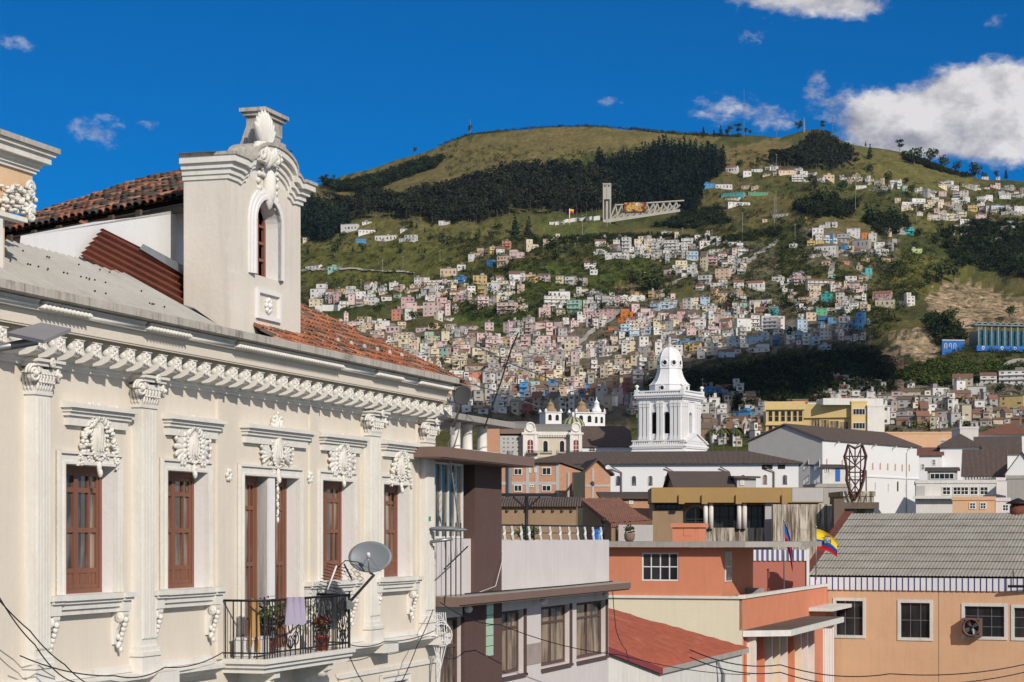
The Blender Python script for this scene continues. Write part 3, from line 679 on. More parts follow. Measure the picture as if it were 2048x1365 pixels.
# ---- near attic block whose corner enters at the far left
bx = FM.x(65,.15); mb = MB(); mb.box(-6,bx,.15,1.6,5.7,6.55); mb.box(-6,FM.x(9,.2),.2,1.6,3.9,5.7)
nb = mb.build('corner_tower', M['peach_near'], MR)
ZB = [(6.36,6.42,.05),(6.42,6.48,.09),(6.48,6.55,.13),(6.55,6.68,.24),(6.68,6.75,.30)]
mb = MB()
for z0_,z1_,pr in ZB: mb.box(-6,bx+pr,.15-pr,1.6,z0_,z1_,0)
mb.box(-6,bx+.36,.15-.36,1.6,6.75,6.84,1); mb.build('tower_cornice', [M['stucco'],M['gutter']], nb)
mb = MB()
for k in range(120): mb.ell((bx-.62+random.uniform(-.5,.42),.10+random.uniform(-.12,.05),5.80+random.uniform(-.22,.25)),(.055,.06,.03),6,4,0,rotm('Y',random.uniform(-1.5,1.5)))
for zq in (6.05,5.62): mb.tube([(bx-.35-.15*(1-k/30)*math.cos(k*.5),-.02,zq-.02+.15*(1-k/30)*math.sin(k*.5)) for k in range(27)],.04,6)
mb.box(-6,bx-.42,-.0,.2,5.44,5.52); mb.box(-6,FM.x(6,.05),.05,.2,3.95,5.44); mb.build('capital', M['stucco'], nb)

# ---- roofs
def corr(o, U, V, lu, lv, per=.177, amp=.028, rows=1, lap=.012, m=0, mb=None, seg=6):
    """corrugated sheets: ridges run along V, waves across U"""
    mb = mb or MB(); o, U, V = Vector(o), Vector(U).normalized(), Vector(V).normalized(); N = U.cross(V).normalized()
    if N.z < 0: N = -N
    n = int(lu/per*seg); vs = []; fs = []
    for r in range(rows):
        for e in (0,1):
            t_ = lv*(r+e)/rows
            for i in range(n+1):
                u = lu*i/n; q = o+U*u+V*(t_+(.06 if e and r<rows-1 else 0))+N*(amp*math.sin(2*PI*u/per)+(lap if not e else -lap)); vs.append(tuple(q))
        b = r*2*(n+1)
        for i in range(n): fs.append((b+i,b+i+1,b+n+1+i+1,b+n+1+i))
    return mb.add(vs,fs,m,True)
PIT = math.tan(R(29))
mb = MB()
xe = FM.x(448,-.6)
# sheets as strips along the facade so that the upper edge follows the leaning verge
x_ = -6.0; per = .26; sg = 6
vs = []; fs = []; xs_ = []
while x_ < xe: xs_.append(x_); x_ += per/sg

def wtop(x): return CW+.55 if x < tx0-.1 else max(.15, min(CW+.55, .85-(x-tx0)*.5))
rows = 1
for r in range(rows):
    b = len(vs)
    for e in (0,1):
        for i,x in enumerate(xs_):
            W = wtop(x); t_ = W*(r+e)/rows
            wv = .04*math.sin(2*PI*x/per)
            yy = -.55+t_*1.0; zz = 4.19+(t_)*PIT+wv+(.02 if e == 0 else -.02)+(.02*(r))
            vs.append((x,yy,zz))
    n = len(xs_)
    for i in range(n-1): fs.append((b+i,b+i+1,b+n+i+1,b+n+i))
mb.add(vs,fs,0,True); mb.build('corrugated_roof', M['asb'], MR)
mb = MB()                                                          # bolts and caps of the sheets
for i in range(34):
    x = random.uniform(-.5,6.5); W = wtop(x); r_ = random.choice((.18,.45,.75)); mb.ell((x,-.55+W*r_,4.245+W*r_*PIT),(.02,.02,.02),5,4)
mb.build('sheet_bolt', M['iron'], MR)
def tiles(mb, o, U, V, nu, nv, pu=.21, pv=.34, rr=.085, pal=None, skip=None, jit=.01):
    o, U, V = Vector(o), Vector(U).normalized(), Vector(V).normalized(); N = U.cross(V).normalized()
    if N.z < 0: N = -N
    pal = pal or [(.40,.135,.065),(.34,.12,.065),(.42,.17,.09),(.26,.11,.075),(.13,.10,.085),(.10,.085,.075),(.36,.20,.14)]
    for i in range(nu):
        for j in range(nv):
            if skip and skip(i*pu,j*pv): continue
            c = random.choice(pal); k_ = random.uniform(.75,1.2); c = tuple(v*k_ for v in c)
            dx, dn, tw_ = random.uniform(-jit,jit), random.uniform(-jit,jit), random.uniform(-jit,jit)
            a = o+U*(i*pu+dx)+V*(j*pv)+N*(.045+dn); vs = []
            for e,(rad,lift) in enumerate(((rr*1.12,.03),(rr*.9,.0))):
                for q in range(6):
                    an = PI*q/5; vs.append(tuple(a+V*(e*pv*1.15)+U*(rad*math.cos(an)+tw_*e)+N*(rad*.85*math.sin(an)+lift)))
            for q in range(6):                                     # thickness at the lower lip
                an = PI*q/5; vs.append(tuple(a+U*(rr*.88*math.cos(an))+N*(rr*.66*math.sin(an)+.03)))
            mb.add(vs,[(q,q+1,q+7,q+6) for q in range(5)]+[(q,q+12,q+13,q+1) for q in range(5)],0,True,c)
            vs = []                                                # the pan between two rolls
            for e in (0,1):
                for q in range(4):
                    an = PI*q/3; vs.append(tuple(o+U*((i+.5)*pu-rr*1.1*math.cos(an))+V*((j+e*1.1)*pv)+N*(.05-rr*.5*math.sin(an)+(.02 if e==0 else 0))))
            mb.add(vs,[(q,q+1,q+5,q+4) for q in range(3)],0,True,tuple(v*.62 for v in c))
# right-hand tiled roof behind the tower
mb = MB(); xr0 = FM.x(560,-.3); xr1 = FM.x(921,-.3); Vd = Vector((0,1,math.tan(R(30)))).normalized(); nu = int((xr1-xr0)/.21)
LXT = xr1-xr0
def sk(u,v): return v > .25+(LXT-u)*.75 or v > 5.6
tiles(mb,(xr0,-.42,4.12),(1,0,0),Vd,nu,17,skip=sk)
mb.build('tile_roof', M['tileattr'], MR)
mb = MB(); n = 14
zf = lambda v: 4.10+v*math.sin(R(30)); yf_ = lambda v: -.42+v*math.cos(R(30))
mb.poly([(xr0,yf_(0),zf(0)),(xr1,yf_(0),zf(0)),(xr1-.4,yf_(.25),zf(.25)),(max(xr0,xr1-7.2),yf_(5.6),zf(5.6)),(xr0,yf_(5.6),zf(5.6))])
mb.quad((xr0,yf_(5.6),zf(5.6)),(xr1-7.2,yf_(5.6),zf(5.6)),(xr1-7.2,9,4),(xr0,9,4)); mb.poly([(xr1,yf_(0),zf(0)),(xr1-7.2,yf_(5.6),zf(5.6)),(xr1-7.2,9,4),(xr1,9,4)])
mb.build('roof_deck', M['oldwood'], MR)
for i in range(6): q = LXT-.6-i*.9; mb = MB(); mb.ell((xr0+q-2.2,yf_(.95),zf(.95)+.14),(.10,.06,.10),8,5); mb.build('mortar_cap', M['gutter'], MR)
# zinc flashing beside the tower
mb = MB(); a_ = FM.x(366,.25); b_ = FM.x(440,-.3)
mb.quad((a_,.95,FM.z(366,604,.95)),(b_-.5,.05,FM.z(430,626,.05)),(b_,-.35,FM.z(440,655,-.35)),(a_,.75,FM.z(366,625,.75)))
mb.build('flashing', M['zinc'], MR)

# ================================================================== the house behind with the old tile roof
za = 7.35
ea = Vector(((0-CX)/F*52.0, 52.0)); eb = Vector(((372-CX)/F*46.4, 46.4))
ud = (eb-ea).normalized(); nd = Vector((-ud.y, ud.x)); nd = nd if nd.y > 0 else -nd
FB = Fr(0, 52.0, math.atan2(ud.y, ud.x))
BR = FB.root('old_tile_house', 'house with weathered barrel tile roof and cracked white attic wall behind the corrugated roof', 'house')
Lb = (eb-ea).length
mb = MB(); Vd = Vector((0,1,math.tan(R(21)))).normalized()
tiles(mb,(-2.2,0,za-.05),(1,0,0),Vd,int((Lb+3.4)/.29),15,.29,.42,.118,
      [(.34,.13,.07),(.26,.11,.07),(.13,.095,.08),(.09,.078,.068),(.11,.095,.08),(.07,.06,.055),(.36,.19,.13)],jit=.022,
      skip=lambda u,v: u-2.2 > min(Lb-.3, FB.x(545,v*Vd.y)))
mb.build('tile_roof', M['tileattr'], BR)
mb = MB(); L2 = 15*.42; xq = lambda y_: min(Lb-.1, FB.x(548,y_))
for (ya,zA),(yb,zB) in (((0,za-.09),(L2*Vd.y,za-.09+L2*Vd.z)),((0,za-.17),(L2*Vd.y,za-.2+L2*Vd.z))):
    mb.add([(-2.3+(xq(ya+(yb-ya)*k/8)+2.3)*e,ya+(yb-ya)*k/8,zA+(zB-zA)*k/8) for k in range(9) for e in (0,1)],[(2*k,2*k+1,2*k+3,2*k+2) for k in range(8)]); mb.build('roof_deck', M['oldwood'], BR)
mb = MB(); mb.box(-2.3,Lb-.15,.02,.14,za-.30,za-.12)
for i in range(8): mb.box(-1.8+i*1.1,-1.62+i*1.1,-.05,.75,za-.26,za-.10)
mb.build('rafter_end', M['oldwood'], BR)
mb = MB(); mb.box(-2.3,Lb-.05,.75,1.0,GZ,za-.1); mb.prism_z([(-2.3,1.0),(Lb-.1,1.0),(xq(4)-.6,4),(xq(L2*Vd.y)-.6,L2*Vd.y-.2),(-2.3,L2*Vd.y-.2)],GZ,za+.1); mb.build('wall', M['white'], BR)
# rusted sheet leaning on that wall
def Pp(px,py,Y): return Vector(((px-CX)*Y/F, Y, (HY-py)*Y/F))
mb = MB(); A,B,C_,D_ = Pp(160,512,42.6),Pp(372,622,46.1),Pp(372,540,46.9),Pp(205,457,43.5)
n = 60; vs = []
N = ((B-A).cross(D_-A)).normalized(); 
for i in range(n+1):
    for (p,q) in ((A,D_),(B,C_)): s_ = i/n; vs.append(tuple(p.lerp(q,s_)+N*.05*math.sin(2*PI*s_*6)))
mb.add(vs,[(2*i,2*i+1,2*i+3,2*i+2) for i in range(n)],0,True)
tag(mb.build('rusted_sheet', M['rust']), 'rusty red corrugated sheet leaning between the grey roof and the white attic wall', 'metal sheet')
mb = MB(); A,B,C_,D_ = Pp(280,497,44.75),Pp(372,552,46.7),Pp(372,534,46.75),Pp(286,488,44.95)
mb.add([tuple(A),tuple(B),tuple(C_),tuple(D_)],[(0,1,2,3)]); mb.add([tuple(v+Vector((0,-.03,-.01))) for v in (A,B,C_,D_)],[(0,1,2,3)])
tag(mb.build('zinc_strip', M['zinc']), 'bright zinc flashing strip along the top of the rusty sheet', 'flashing')
# ================================================================== street furniture and bits on the colonial house
def dish(name, label, c, r, nrm, m, arm=None, feed=True, flat=.16, asp=.86):
    """an offset dish: bowl, rim, feed arm with receiver, bracket"""
    t_ = thing(name, label, 'satellite dish', tuple(c))
    q = Vector(nrm).normalized().to_track_quat('Z','Y').to_matrix()
    def tr(mb): mb.v = [tuple(q @ Vector(v)) for v in mb.v]; return mb
    mb = MB(); prof = [(r*k/7, flat*r*(k/7)**2) for k in range(8)]; prof[0] = (.001,0)
    mb.lathe([(a,b) for a,b in prof]+[(r*.995,prof[-1][1]-.015)]+[(a,b-.016) for a,b in prof[::-1]], 28)
    mb.v = [(v[0],v[1]*asp,v[2]) for v in mb.v]; ZOFF[t_.name] = 0; tr(mb).build('bowl', m, t_)
    if feed:
        mb = MB(); mb.tube([(0,-r*asp,.1*r),(0,-r*.62,.55*r),(0,-r*.12,.82*r)],.016,6); mb.tube([(-r*.5,-r*.7,.05),(0,-r*.12,.82*r)],.006,4); mb.tube([(r*.5,-r*.7,.05),(0,-r*.12,.82*r)],.006,4)
        tr(mb).build('feed_arm', M['metal'], t_)
        mb = MB(); mb.lathe([(.02,-.09),(.045,-.08),(.045,.02),(.03,.05),(.001,.05)],10,(0,0,0)); rr = rotm('X',R(-40)); mb.v = [tuple(rr@Vector(v)+Vector((0,-r*.10,.84*r))) for v in mb.v]; tr(mb).build('receiver', M['whitepaint'], t_)
    if arm:
        mb = MB(); pts = [Vector(p)-Vector(c) for p in arm]; mb.tube(pts,.035,8); mb.box(-.06,.06,-.04,.04,-.16,.05); mb.v[-8:] = [tuple(Vector(v)+pts[-1]) for v in mb.v[-8:]]; mb.build('bracket', M['metal'], t_)
    return t_
# big dish on the balcony corner
dc = Pp(741,1116,48.6); ra_ = Pp(699,1205,48.9)
dish('satellite_dish', 'large grey satellite dish on a bent arm at the balcony railing', dc, .50, (-.05,-1,.30), M['dish'], [dc+Vector((0,.05,-.35)), Pp(748,1150,48.75), ra_], asp=.74)
dish('satellite_dish', 'smaller grey dish turned aside inside the balcony behind its railing', Pp(672,1210,49.3), .42, (-.62,-.78,.12), M['dish'], None, False, asp=1.0)
dc = Pp(926,792,56.2)
dish('satellite_dish', 'near-black round dish at the far end of the colonial roof gutter', dc, .27, (-.40,-.85,.25), M['dishdark'], [dc+Vector((-.08,.1,-.1)), Pp(920,815,56.4), Pp(905,858,56.6)], False, asp=1.0)
# yagi aerial behind the railing
t_ = thing('television_aerial', 'white comb television aerial strapped to the balcony railing beside the grey dish', 'aerial', tuple(Pp(668,1190,48.2))); ZOFF[t_.name] = 0
o_ = Pp(668,1190,48.2); a_, b_ = Pp(655,1180,48.2)-o_, Pp(673,1132,48.4)-o_
mb = MB(); mb.tube([a_,b_],.022,6); mb.build('boom', M['whitepaint'], t_)
mb = MB()
for k in range(9): q = a_.lerp(b_,k/8); mb.tube([q+Vector((-.22,-.05,.06)),q+Vector((.22,.05,-.06))],.008,4)
for k in range(6): q = Pp(690+6*k,1140+(k%3)*9,48.5)-o_; mb.tube([q+Vector((-.07,0,0)),q+Vector((0,0,.06)),q+Vector((.08,0,0)),q+Vector((0,0,-.06))],.009,4,0,True)
mb.tube([b_+Vector((-.02,0,-.1)),b_+Vector((.2,0,.12)),b_+Vector((.5,0,.08)),b_+Vector((.62,0,-.1))],.012,5)
mb.tube([Pp(688,1128,48.5)-o_,Pp(704,1160,48.5)-o_],.02,5); mb.build('element', M['iron'], t_)
# things standing on the balcony
M['terracotta'] = plaster('terracotta_pot', (.42,.10,.06), streak=.1); M['cloth_y'] = plaster('ochre_cloth', (.42,.24,.09), streak=.1); M['cloth_l'] = plaster('lavender_cloth', (.36,.33,.44), streak=.05)
def leafball(mb, c, r, n, s, cols, zs=1.0):
    for i in range(n):
        th, ph = random.uniform(0,2*PI), math.acos(random.uniform(-1,1)); rr = random.random()**.4
        q = Vector((r*rr*math.sin(ph)*math.cos(th), r*rr*math.sin(ph)*math.sin(th), r*zs*rr*math.cos(ph)))+Vector(c)
        a = Vector((random.gauss(0,1),random.gauss(0,1),random.gauss(0,.7))).normalized(); b = a.cross(Vector((random.gauss(0,1),random.gauss(0,1),1))).normalized()
        k_ = random.uniform(.6,1.3); col = tuple(v*k_ for v in random.choice(cols)); ss = s*random.uniform(.6,1.3)
        mb.add([tuple(q-a*ss),tuple(q+b*ss*.5),tuple(q+a*ss),tuple(q-b*ss*.5)],[(0,1,2,3)],0,False,col)
GREENS = [(.06,.11,.025),(.09,.14,.03),(.045,.085,.025),(.12,.16,.05)]
def potted(lb, px, py, Y, r, h, plant_h, cols):
    p = FMl(px,py,Y); t_ = thing('potted_plant', lb, 'potted plant', tuple(p)); ZOFF[t_.name] = 0
    mb = MB(); mb.lathe([(r*.7,0),(r,h*.9),(r*1.08,h*.9),(r*1.08,h),(r*.9,h),(r*.85,h*.88)],14); mb.build('pot', M['terracotta'], t_)
    mb = MB(); leafball(mb,(0,0,h+plant_h*.5),plant_h*.45,int(90*plant_h+40),.09,cols,1.1)
    for k in range(6): mb.tube([(0,0,h*.8),(random.uniform(-.1,.1),random.uniform(-.1,.1),h+plant_h*.6)],.01,4,0)
    mb.c = [c or (.08,.06,.03) for c in mb.c]; mb.build('foliage', M['leaf'], t_)
def FMl(px,py,Y):
    q = Pp(px,py,Y); q.z = ZF; return q
potted('green bushy plant in a terracotta pot beside the ochre cloth on the balcony', 540, 1300, 46.6, .16, .34, .95, GREENS)
potted('red flowering plant in a red pot at the right end of the balcony', 645, 1290, 48.0, .17, .34, .45, [(.20,.03,.03),(.10,.06,.03),(.06,.08,.03)])
potted('low red pot with a few leaves at the left end of the balcony', 482, 1300, 45.6, .20, .30, .14, [(.25,.05,.04),(.07,.09,.03)])
potted('small red pot beside the white chest on the balcony floor', 533, 1305, 46.0, .12, .30, .10, [(.25,.05,.04),(.06,.09,.03)])
o_ = FMl(503,1310,45.4); t_ = thing('white_chest', 'low white chest on the left half of the balcony floor', 'chest', tuple(o_), FM.a); ZOFF[t_.name] = 0
mb = MB(); mb.box(-.45,.45,-.22,.22,.04,.38); mb.box(-.42,-.36,-.2,.2,0,.04); mb.box(.36,.42,-.2,.2,0,.04); mb.build('body', M['whiteold'], t_)
mb = MB(); mb.box(-.47,.47,-.24,.24,.385,.43); mb.build('lid', M['whitepaint'], t_)
def drape(name, lb, cat, pts_top, drop, mat, folds=5, depth=.06, thick=.02):
    """hanging cloth between two points, hung over a rail"""
    a, b = Vector(pts_top[0]), Vector(pts_top[1]); n = 22; k = 8; vs = []; fs = []; u = (b-a).normalized(); nn = Vector((-u.y,u.x,0))
    for s_ in (0,1):
        for i in range(n+1):
            for j in range(k+1):
                t_ = j/k; w_ = math.sin(i/n*PI*folds+1.0)*depth*(.3+t_)
                q = a.lerp(b,i/n)+Vector((0,0,-drop*t_*(.85+.15*math.sin(i*.7))))+nn*(w_-.035-thick*s_); vs.append(tuple(q))
    st = (n+1)*(k+1)
    for s_ in (0,1):
        for i in range(n):
            for j in range(k): p = s_*st+i*(k+1)+j; fs.append((p,p+k+1,p+k+2,p+1))
    mb = MB(); mb.add(vs,fs,0,True); o = mb.build(name, mat); tag(o, lb, cat); return o
wl = lambda x,y,z: FM.world(x,y,z)
drape('hanging_cloth', 'lavender cloth hung over the middle of the balcony railing', 'cloth', (wl(bx0+Wb*.22,-.97,zR+.05),wl(bx0+Wb*.40,-.97,zR+.03)), .62, M['cloth_l'])
drape('draped_cloth', 'ochre cloth hung inside the left half of the balcony railing', 'cloth', (wl(bx0+.15,-.55,zR+.05),wl(bx0+.55,-.5,zR-.05)), 1.1, M['cloth_y'], 3)
# perforated lamp head entering at the far left
lp = Pp(82,668,30.0); t_ = thing('street_lamp', 'grey perforated street lamp head on an arm at the left edge below the cornice', 'street lamp', (lp.x-1.6,lp.y,GZ)); 
mb = MB(); A = [Pp(14,672,30),Pp(82,652,31.4),Pp(142,664,30.6),Pp(88,688,29.0)]
for a in A: a.z -= 0
lo = [Vector((a.x-lp.x+1.6,a.y-lp.y,a.z)) for a in A]; up = [v+Vector((0,0,.05)) for v in lo]
mb.add([tuple(v) for v in lo+up],[(0,1,2,3),(7,6,5,4),(0,1,5,4),(1,2,6,5),(2,3,7,6),(3,0,4,7)])
mb.build('lamp_head', plaster('lamp_grey', (.30,.29,.30), streak=.1, metal=.2), t_)
mb = MB()
for i in range(1,9):
    for j in range(1,6):
        q = lo[0].lerp(lo[1],i/9).lerp(lo[3].lerp(lo[2],i/9),j/6)+Vector((0,-.02,-.02)); mb.lathe([(.022,0),(.022,.002)],6,tuple(q))
mb.build('perforation', M['darkvoid'], t_)
mb = MB(); mb.tube([(1.55,0,lp.z-.10),(.9,0,lp.z-.22),(0,0,lp.z-.30)],.06,8); mb.tube([(0,0,GZ),(0,0,lp.z-.2)],.09,8); mb.build('pole', M['metal'], t_)

# ================================================================== brown and lilac building
FN = Fr(872, 85400/(2350-872)+.35, FM.a)
NR = FN.root('brown_lilac_building', 'modern brown and lilac building with projecting roof slabs beside the colonial house', 'building')
nL = FN.x(1217); xz = FN.x
zsl = -1.95; z_par = FN.z(1100,1081); zr = FN.z(1110,1185)
mb = MB()
nw = [(xz(880),xz(925)),(xz(1002),xz(1047)),(xz(1082),xz(1139)),(xz(1153),xz(1211))]
wz1, wz0_ = -2.30, FN.z(1180,1315)
holes_wall(mb, 0, nL, GZ, zsl-.02, [(a,b,wz0_ if i else -5.2,wz1) for i,(a,b) in enumerate(nw)], 0, .30, 0)
mb.quad((nL,0,GZ),(nL,9,GZ),(nL,9,z_par),(nL,0,z_par)); mb.quad((0,9,GZ),(nL,9,GZ),(nL,9,z_par),(0,9,z_par))
x_p0, x_p1 = xz(943), xz(997)
mb.box(x_p1,nL,-.02,.14,zsl+.26,z_par); mb.box(nL-.14,nL,.14,9,zsl+.26,z_par)         # parapet
mb.box(0,x_p0,.02,.16,zsl+.26,FN.z(900,1078)); mb.quad((0,.5,zsl+.2),(nL,.5,zsl+.2),(nL,9,zsl+.2),(0,9,zsl+.2)); mb.quad((0,.9,GZ),(nL,.9,GZ),(nL,.9,-2.1),(0,.9,-2.1),1)
mb.build('wall', [M['lilac'], M['darkvoid']], NR)
mb = MB(); mb.box(x_p0,x_p1,-.10,4.5,zsl+.261,2.02); mb.box(x_p0-.55,x_p0,.35,4.5,zsl+.261,2.02); pl_ = mb.build('brown_pillar', M['brown'], NR)
mb = MB(); mb.box(xz(925),xz(1000),-.06,.05,GZ,zsl-.03); mb.build('brown_panel', M['brown'], NR)
mb = MB()
for i in range(6): z_ = FN.z(974,1312)+.30*i; mb.box(xz(968),xz(981),-.09,.0,z_,z_+.28)
mb.build('glass_block_strip', plaster('green_glass_block', (.45,.62,.47), streak=0, rough=.2, spec=.6), NR)
for i,(a,b) in enumerate(nw):
    z0_ = wz0_ if i else -5.2
    w_ = win(NR,a,b,z0_,wz1,.16,2,1,M['brown'],M['curtain'],.10,.07,.08,'window',[.72])
    if i:
        mb = MB(); mb.box(b,b+.16,-.06,.0,z0_-.05,wz1+.02); mb.box(a-.02,b+.16,-.10,.0,z0_-.14,z0_-.05); mb.build('surround', M['brown'], w_)
mb = MB(); zb = FN.z(1060,1330); mb.box(xz(1047)+.2,xz(1082)-.05,-.02,0,zb,zb+.65); mb.build('pebble_panel', plaster('pebble_dash', (.45,.38,.36), var=.5, fine=26), NR)
mb = MB(); mb.box(-.25,xz(1256,-.7),-.75,0.02,zsl,zsl+.05,0); mb.box(-.25,xz(1256,-.7),-.80,0.02,zsl+.05,zsl+.26,0); mb.box(-.25,xz(1256,-.7)+.02,-.78,.0,zsl+.261,zsl+.28,1); mb.build('ledge', [M['brownedge'], M['concrete']], NR)
mb = MB()
xs0, xs1 = FN.x(862,-.7), FN.x(1050,-.7)
mb.box(xs0,xs1,-1.0,5,2.03,2.30); mb.box(xs0+.02,xs1-.02,-.97,5,2.0,2.03); mb.build('roof_slab', [M['brownedge']], NR)
mb = MB()                                                              # upper glazing in the shade of the slab
gx0, gx1 = .02, x_p0-.56; bars(mb, gx0, gx1, FN.z(900,1078)+.01, 2.0, .06, .14, 4, 1, .06, .05); uw = mb.build('window', M['whitepaint'], NR)
mb = MB(); mb.quad((gx0,.12,-.1),(gx1,.12,-.1),(gx1,.12,2.0),(gx0,.12,2.0)); mb.build('pane', M['curtain'], uw)
mb = MB(); mb.box(x_p0-.5,x_p0-.02,.30,.34,FN.z(900,1078),2.0); mb.build('side_panel', M['oldwood'], NR)
for px in (910,934,964):                                               # pergola columns
    mb = MB(); mb.lathe([(.20,2.31),(.20,2.45),(.165,2.5),(.155,3.2),(.18,3.28),(.18,3.36)],14,(xz(px,1.2),1.2,0)); mb.build('column', M['stucco'], NR)
mb = MB(); mb.box(xz(870,1.2),xz(1004,1.2),.75,3.5,3.37,3.55); mb.build('pergola_slab', M['concrete'], NR)
mb = MB(); mb.box(xz(905,1.2),xz(978,1.2),.9,1.0,2.31,2.55); mb.build('low_parapet', M['stucco'], NR)
for px,py in ((937,1221),(1088,1203),(1211,1188)):
    mb = MB(); x_ = xz(px,-.35); z_ = zsl-.13; mb.ell((x_,-.35,z_),(.12,.12,.11),14,8); mb.box(x_-.05,x_+.05,-.40,-.30,z_+.09,zsl-.002); mb.build('globe_lamp', M['whitepaint'], NR)
# terrace railing of white zigzag balusters
z0_ = z_par; zt_ = FN.z(1100,1052,.3)
for px in (1008,1024,1042,1058,1080,1100,1120,1138,1155,1170,1186,1202):
    x_ = xz(px,.3); mb = MB()
    for s in (-.05,.07): mb.tube([(x_+s-.10,.3,zt_-.02),(x_+s+.03,.3,(z0_+zt_)/2+.03),(x_+s-.02,.3,(z0_+zt_)/2-.05),(x_+s+.10,.3,z0_)],.028,5)
    mb.build('zigzag_baluster', M['whitepaint'], NR)
mb = MB(); mb.tube([(xz(998,.3),.3,zt_),(xz(1210,.3),.3,zt_)],.03,6); mb.tube([(xz(998,.3),.3,(z0_+zt_)/2),(xz(1210,.3),.3,(z0_+zt_)/2)],.012,4); mb.tube([(xz(1207,.3),.3,z0_),(xz(1207,.3),.3,zt_+.15)],.04,6); mb.ell((xz(1207,.3),.3,zt_+.22),(.10,.10,.12),10,6); mb.tube([(xz(1068,.3),.3,z0_),(xz(1068,.3),.3,zt_)],.03,5); mb.build('handrail', M['iron'], NR)
q = FN.world(xz(1196,1.2),1.2,zsl+.2); t_ = thing('water_drum', 'bright blue plastic drum behind the right end of the zigzag railing', 'drum', tuple(q)); ZOFF[t_.name] = 0
hz_ = z_par+.38-(zsl+.2); mb = MB(); mb.lathe([(.20,0),(.22,.03),(.22,hz_*.35),(.235,hz_*.36),(.235,hz_*.38),(.22,hz_*.39),(.22,hz_-.08),(.17,hz_)],16); mb.build('body', plaster('blue_plastic', (.02,.16,.50), streak=0, rough=.4, bump=0), t_)
mb = MB(); mb.lathe([(.06,hz_),(.06,hz_+.03),(.001,hz_+.03)],10,(.06,0,0)); mb.build('cap', M['blue'], t_)
q = Pp(1053,1076,72.0); t_ = thing('clothes_post', 'dark iron tee post with braces behind the zigzag railing', 'post', (q.x,q.y,FN.z(1053,1150)))
zT = (HY-994)*72.0/F; mb = MB(); mb.tube([(0,0,-1.7),(0,0,zT)],.06,8); mb.build('pole', M['iron'], t_)
mb = MB(); mb.box(-1.0,1.05,-.05,.05,zT,zT+.12); mb.tube([(-.45,0,zT),(0,0,zT-.42)],.03,5); mb.tube([(.45,0,zT),(0,0,zT-.42)],.03,5); mb.build('crossarm', M['iron'], t_)
q = FN.world(xz(1066,3),3.2,zsl+.2); t_ = thing('potted_shrub', 'small green shrub rising behind the zigzag railing', 'shrub', tuple(q)); ZOFF[t_.name] = 0
mb = MB(); leafball(mb,(0,0,1.85),.5,130,.13,GREENS,.6); mb.build('foliage', M['leaf'], t_); mb = MB(); mb.lathe([(.2,0),(.3,.5),(.26,.5)],10); mb.tube([(0,0,.4),(0,0,1.8)],.04,5); mb.build('pot', M['terracotta'], t_)
# spiked guard grille between the two fronts
q = FN.world(xz(905,-.6),-.6,zsl+.28); t_ = thing('spiked_guard', 'rusty spiked iron guard standing between colonial house and lilac balcony', 'grille', tuple(q), FN.a); ZOFF[t_.name] = 0
mb = MB(); zz = FN.z(905,1078)-zsl
for i in range(4): mb.tube([(-.55+.42*i,0,0),(-.55+.42*i,0,2.0)],.018,5)
mb.tube([(-.7,0,.75),(1.0,-.1,1.35)],.02,5); mb.build('bar', M['iron'], t_)
mb = MB()
for i in range(7): mb.tube([(-.6+.24*i,-.02,.79+.08*i),(-.62+.24*i,-.02,1.05+.08*i)],.01,4,0,False,.002)
mb.tube([(-.1,.1,4.1),(.25,.05,3.0),(.62,0,1.75)],.022,5)
for i in range(14): a = Vector((-.1,.1,4.1)).lerp(Vector((.62,0,1.75)),i/14); mb.tube([a,a+Vector((.20,0,.16))],.008,4)
mb.build('spike', M['metal'], t_)
# street lamp arm with green cap at the corner
q = Pp(857,1100,57.0); t_ = thing('wall_lamp', 'grey lamp arm with a bright green sensor at the corner pilaster', 'lamp', tuple(q)); ZOFF[t_.name] = 0
D_ = lambda px,py,Y=56.6: Pp(px,py,Y)-q
mb = MB(); mb.tube([D_(856,1098),D_(856,1042)],.03,6); mb.tube([D_(858,1085),D_(905,1078)],.05,6); mb.build('arm', M['metal'], t_)
mb = MB(); mb.ell(D_(888,1058),(.42,.2,.07),12,6); mb.ell(D_(912,1060),(.32,.12,.05),12,6); mb.build('lamp_head', M['dish'], t_)
mb = MB(); c_ = D_(857,1038); mb.box(c_.x-.06,c_.x+.06,c_.y-.06,c_.y+.06,c_.z-.05,c_.z+.06); mb.build('sensor', plaster('green_plastic', (.01,.30,.13), bump=0), t_)

# ================================================================== orange building
FO = Fr(1485, 98.7, FM.a - PI/2)                    # local x runs away to the left behind... front looks at the camera
FO = Fr(1217, 98.7+1.9, FM.a-PI/2+R(0))
# front: from px 1217 to the corner px 1485; side: along the street
cx_ = FO.x(1485); zo_top = FO.z(1300,1083); zo_mid = FO.z(1300,1194)
OR_ = FO.root('orange_building', 'orange and pale yellow building with flat roof terrace and flags on its corner', 'building')
side = FO.y(1655, cx_)
mb = MB()
upx = FO.x(1441); wxa,wxb = FO.x(1284),FO.x(1357); wza,wzb = FO.z(1320,1162),FO.z(1320,1106)
holes_wall(mb, -4, upx, zo_mid+.0, zo_top-.28, [(wxa,wxb,wza,wzb)], 0, .2, 0)
mb.quad((upx,0,zo_mid),(upx,8,zo_mid),(upx,8,zo_top-.28),(upx,0,zo_top-.28),0)
mb.quad((-4,0,GZ),(cx_,0,GZ),(cx_,0,zo_mid-.06),(-4,0,zo_mid-.06),1)
zp = FO.zs(1655,1172,cx_)+.02
mb.box(cx_-.15,cx_,.0,side,zo_mid-1.52,zo_mid-.06,0)                 # orange parapet along the street
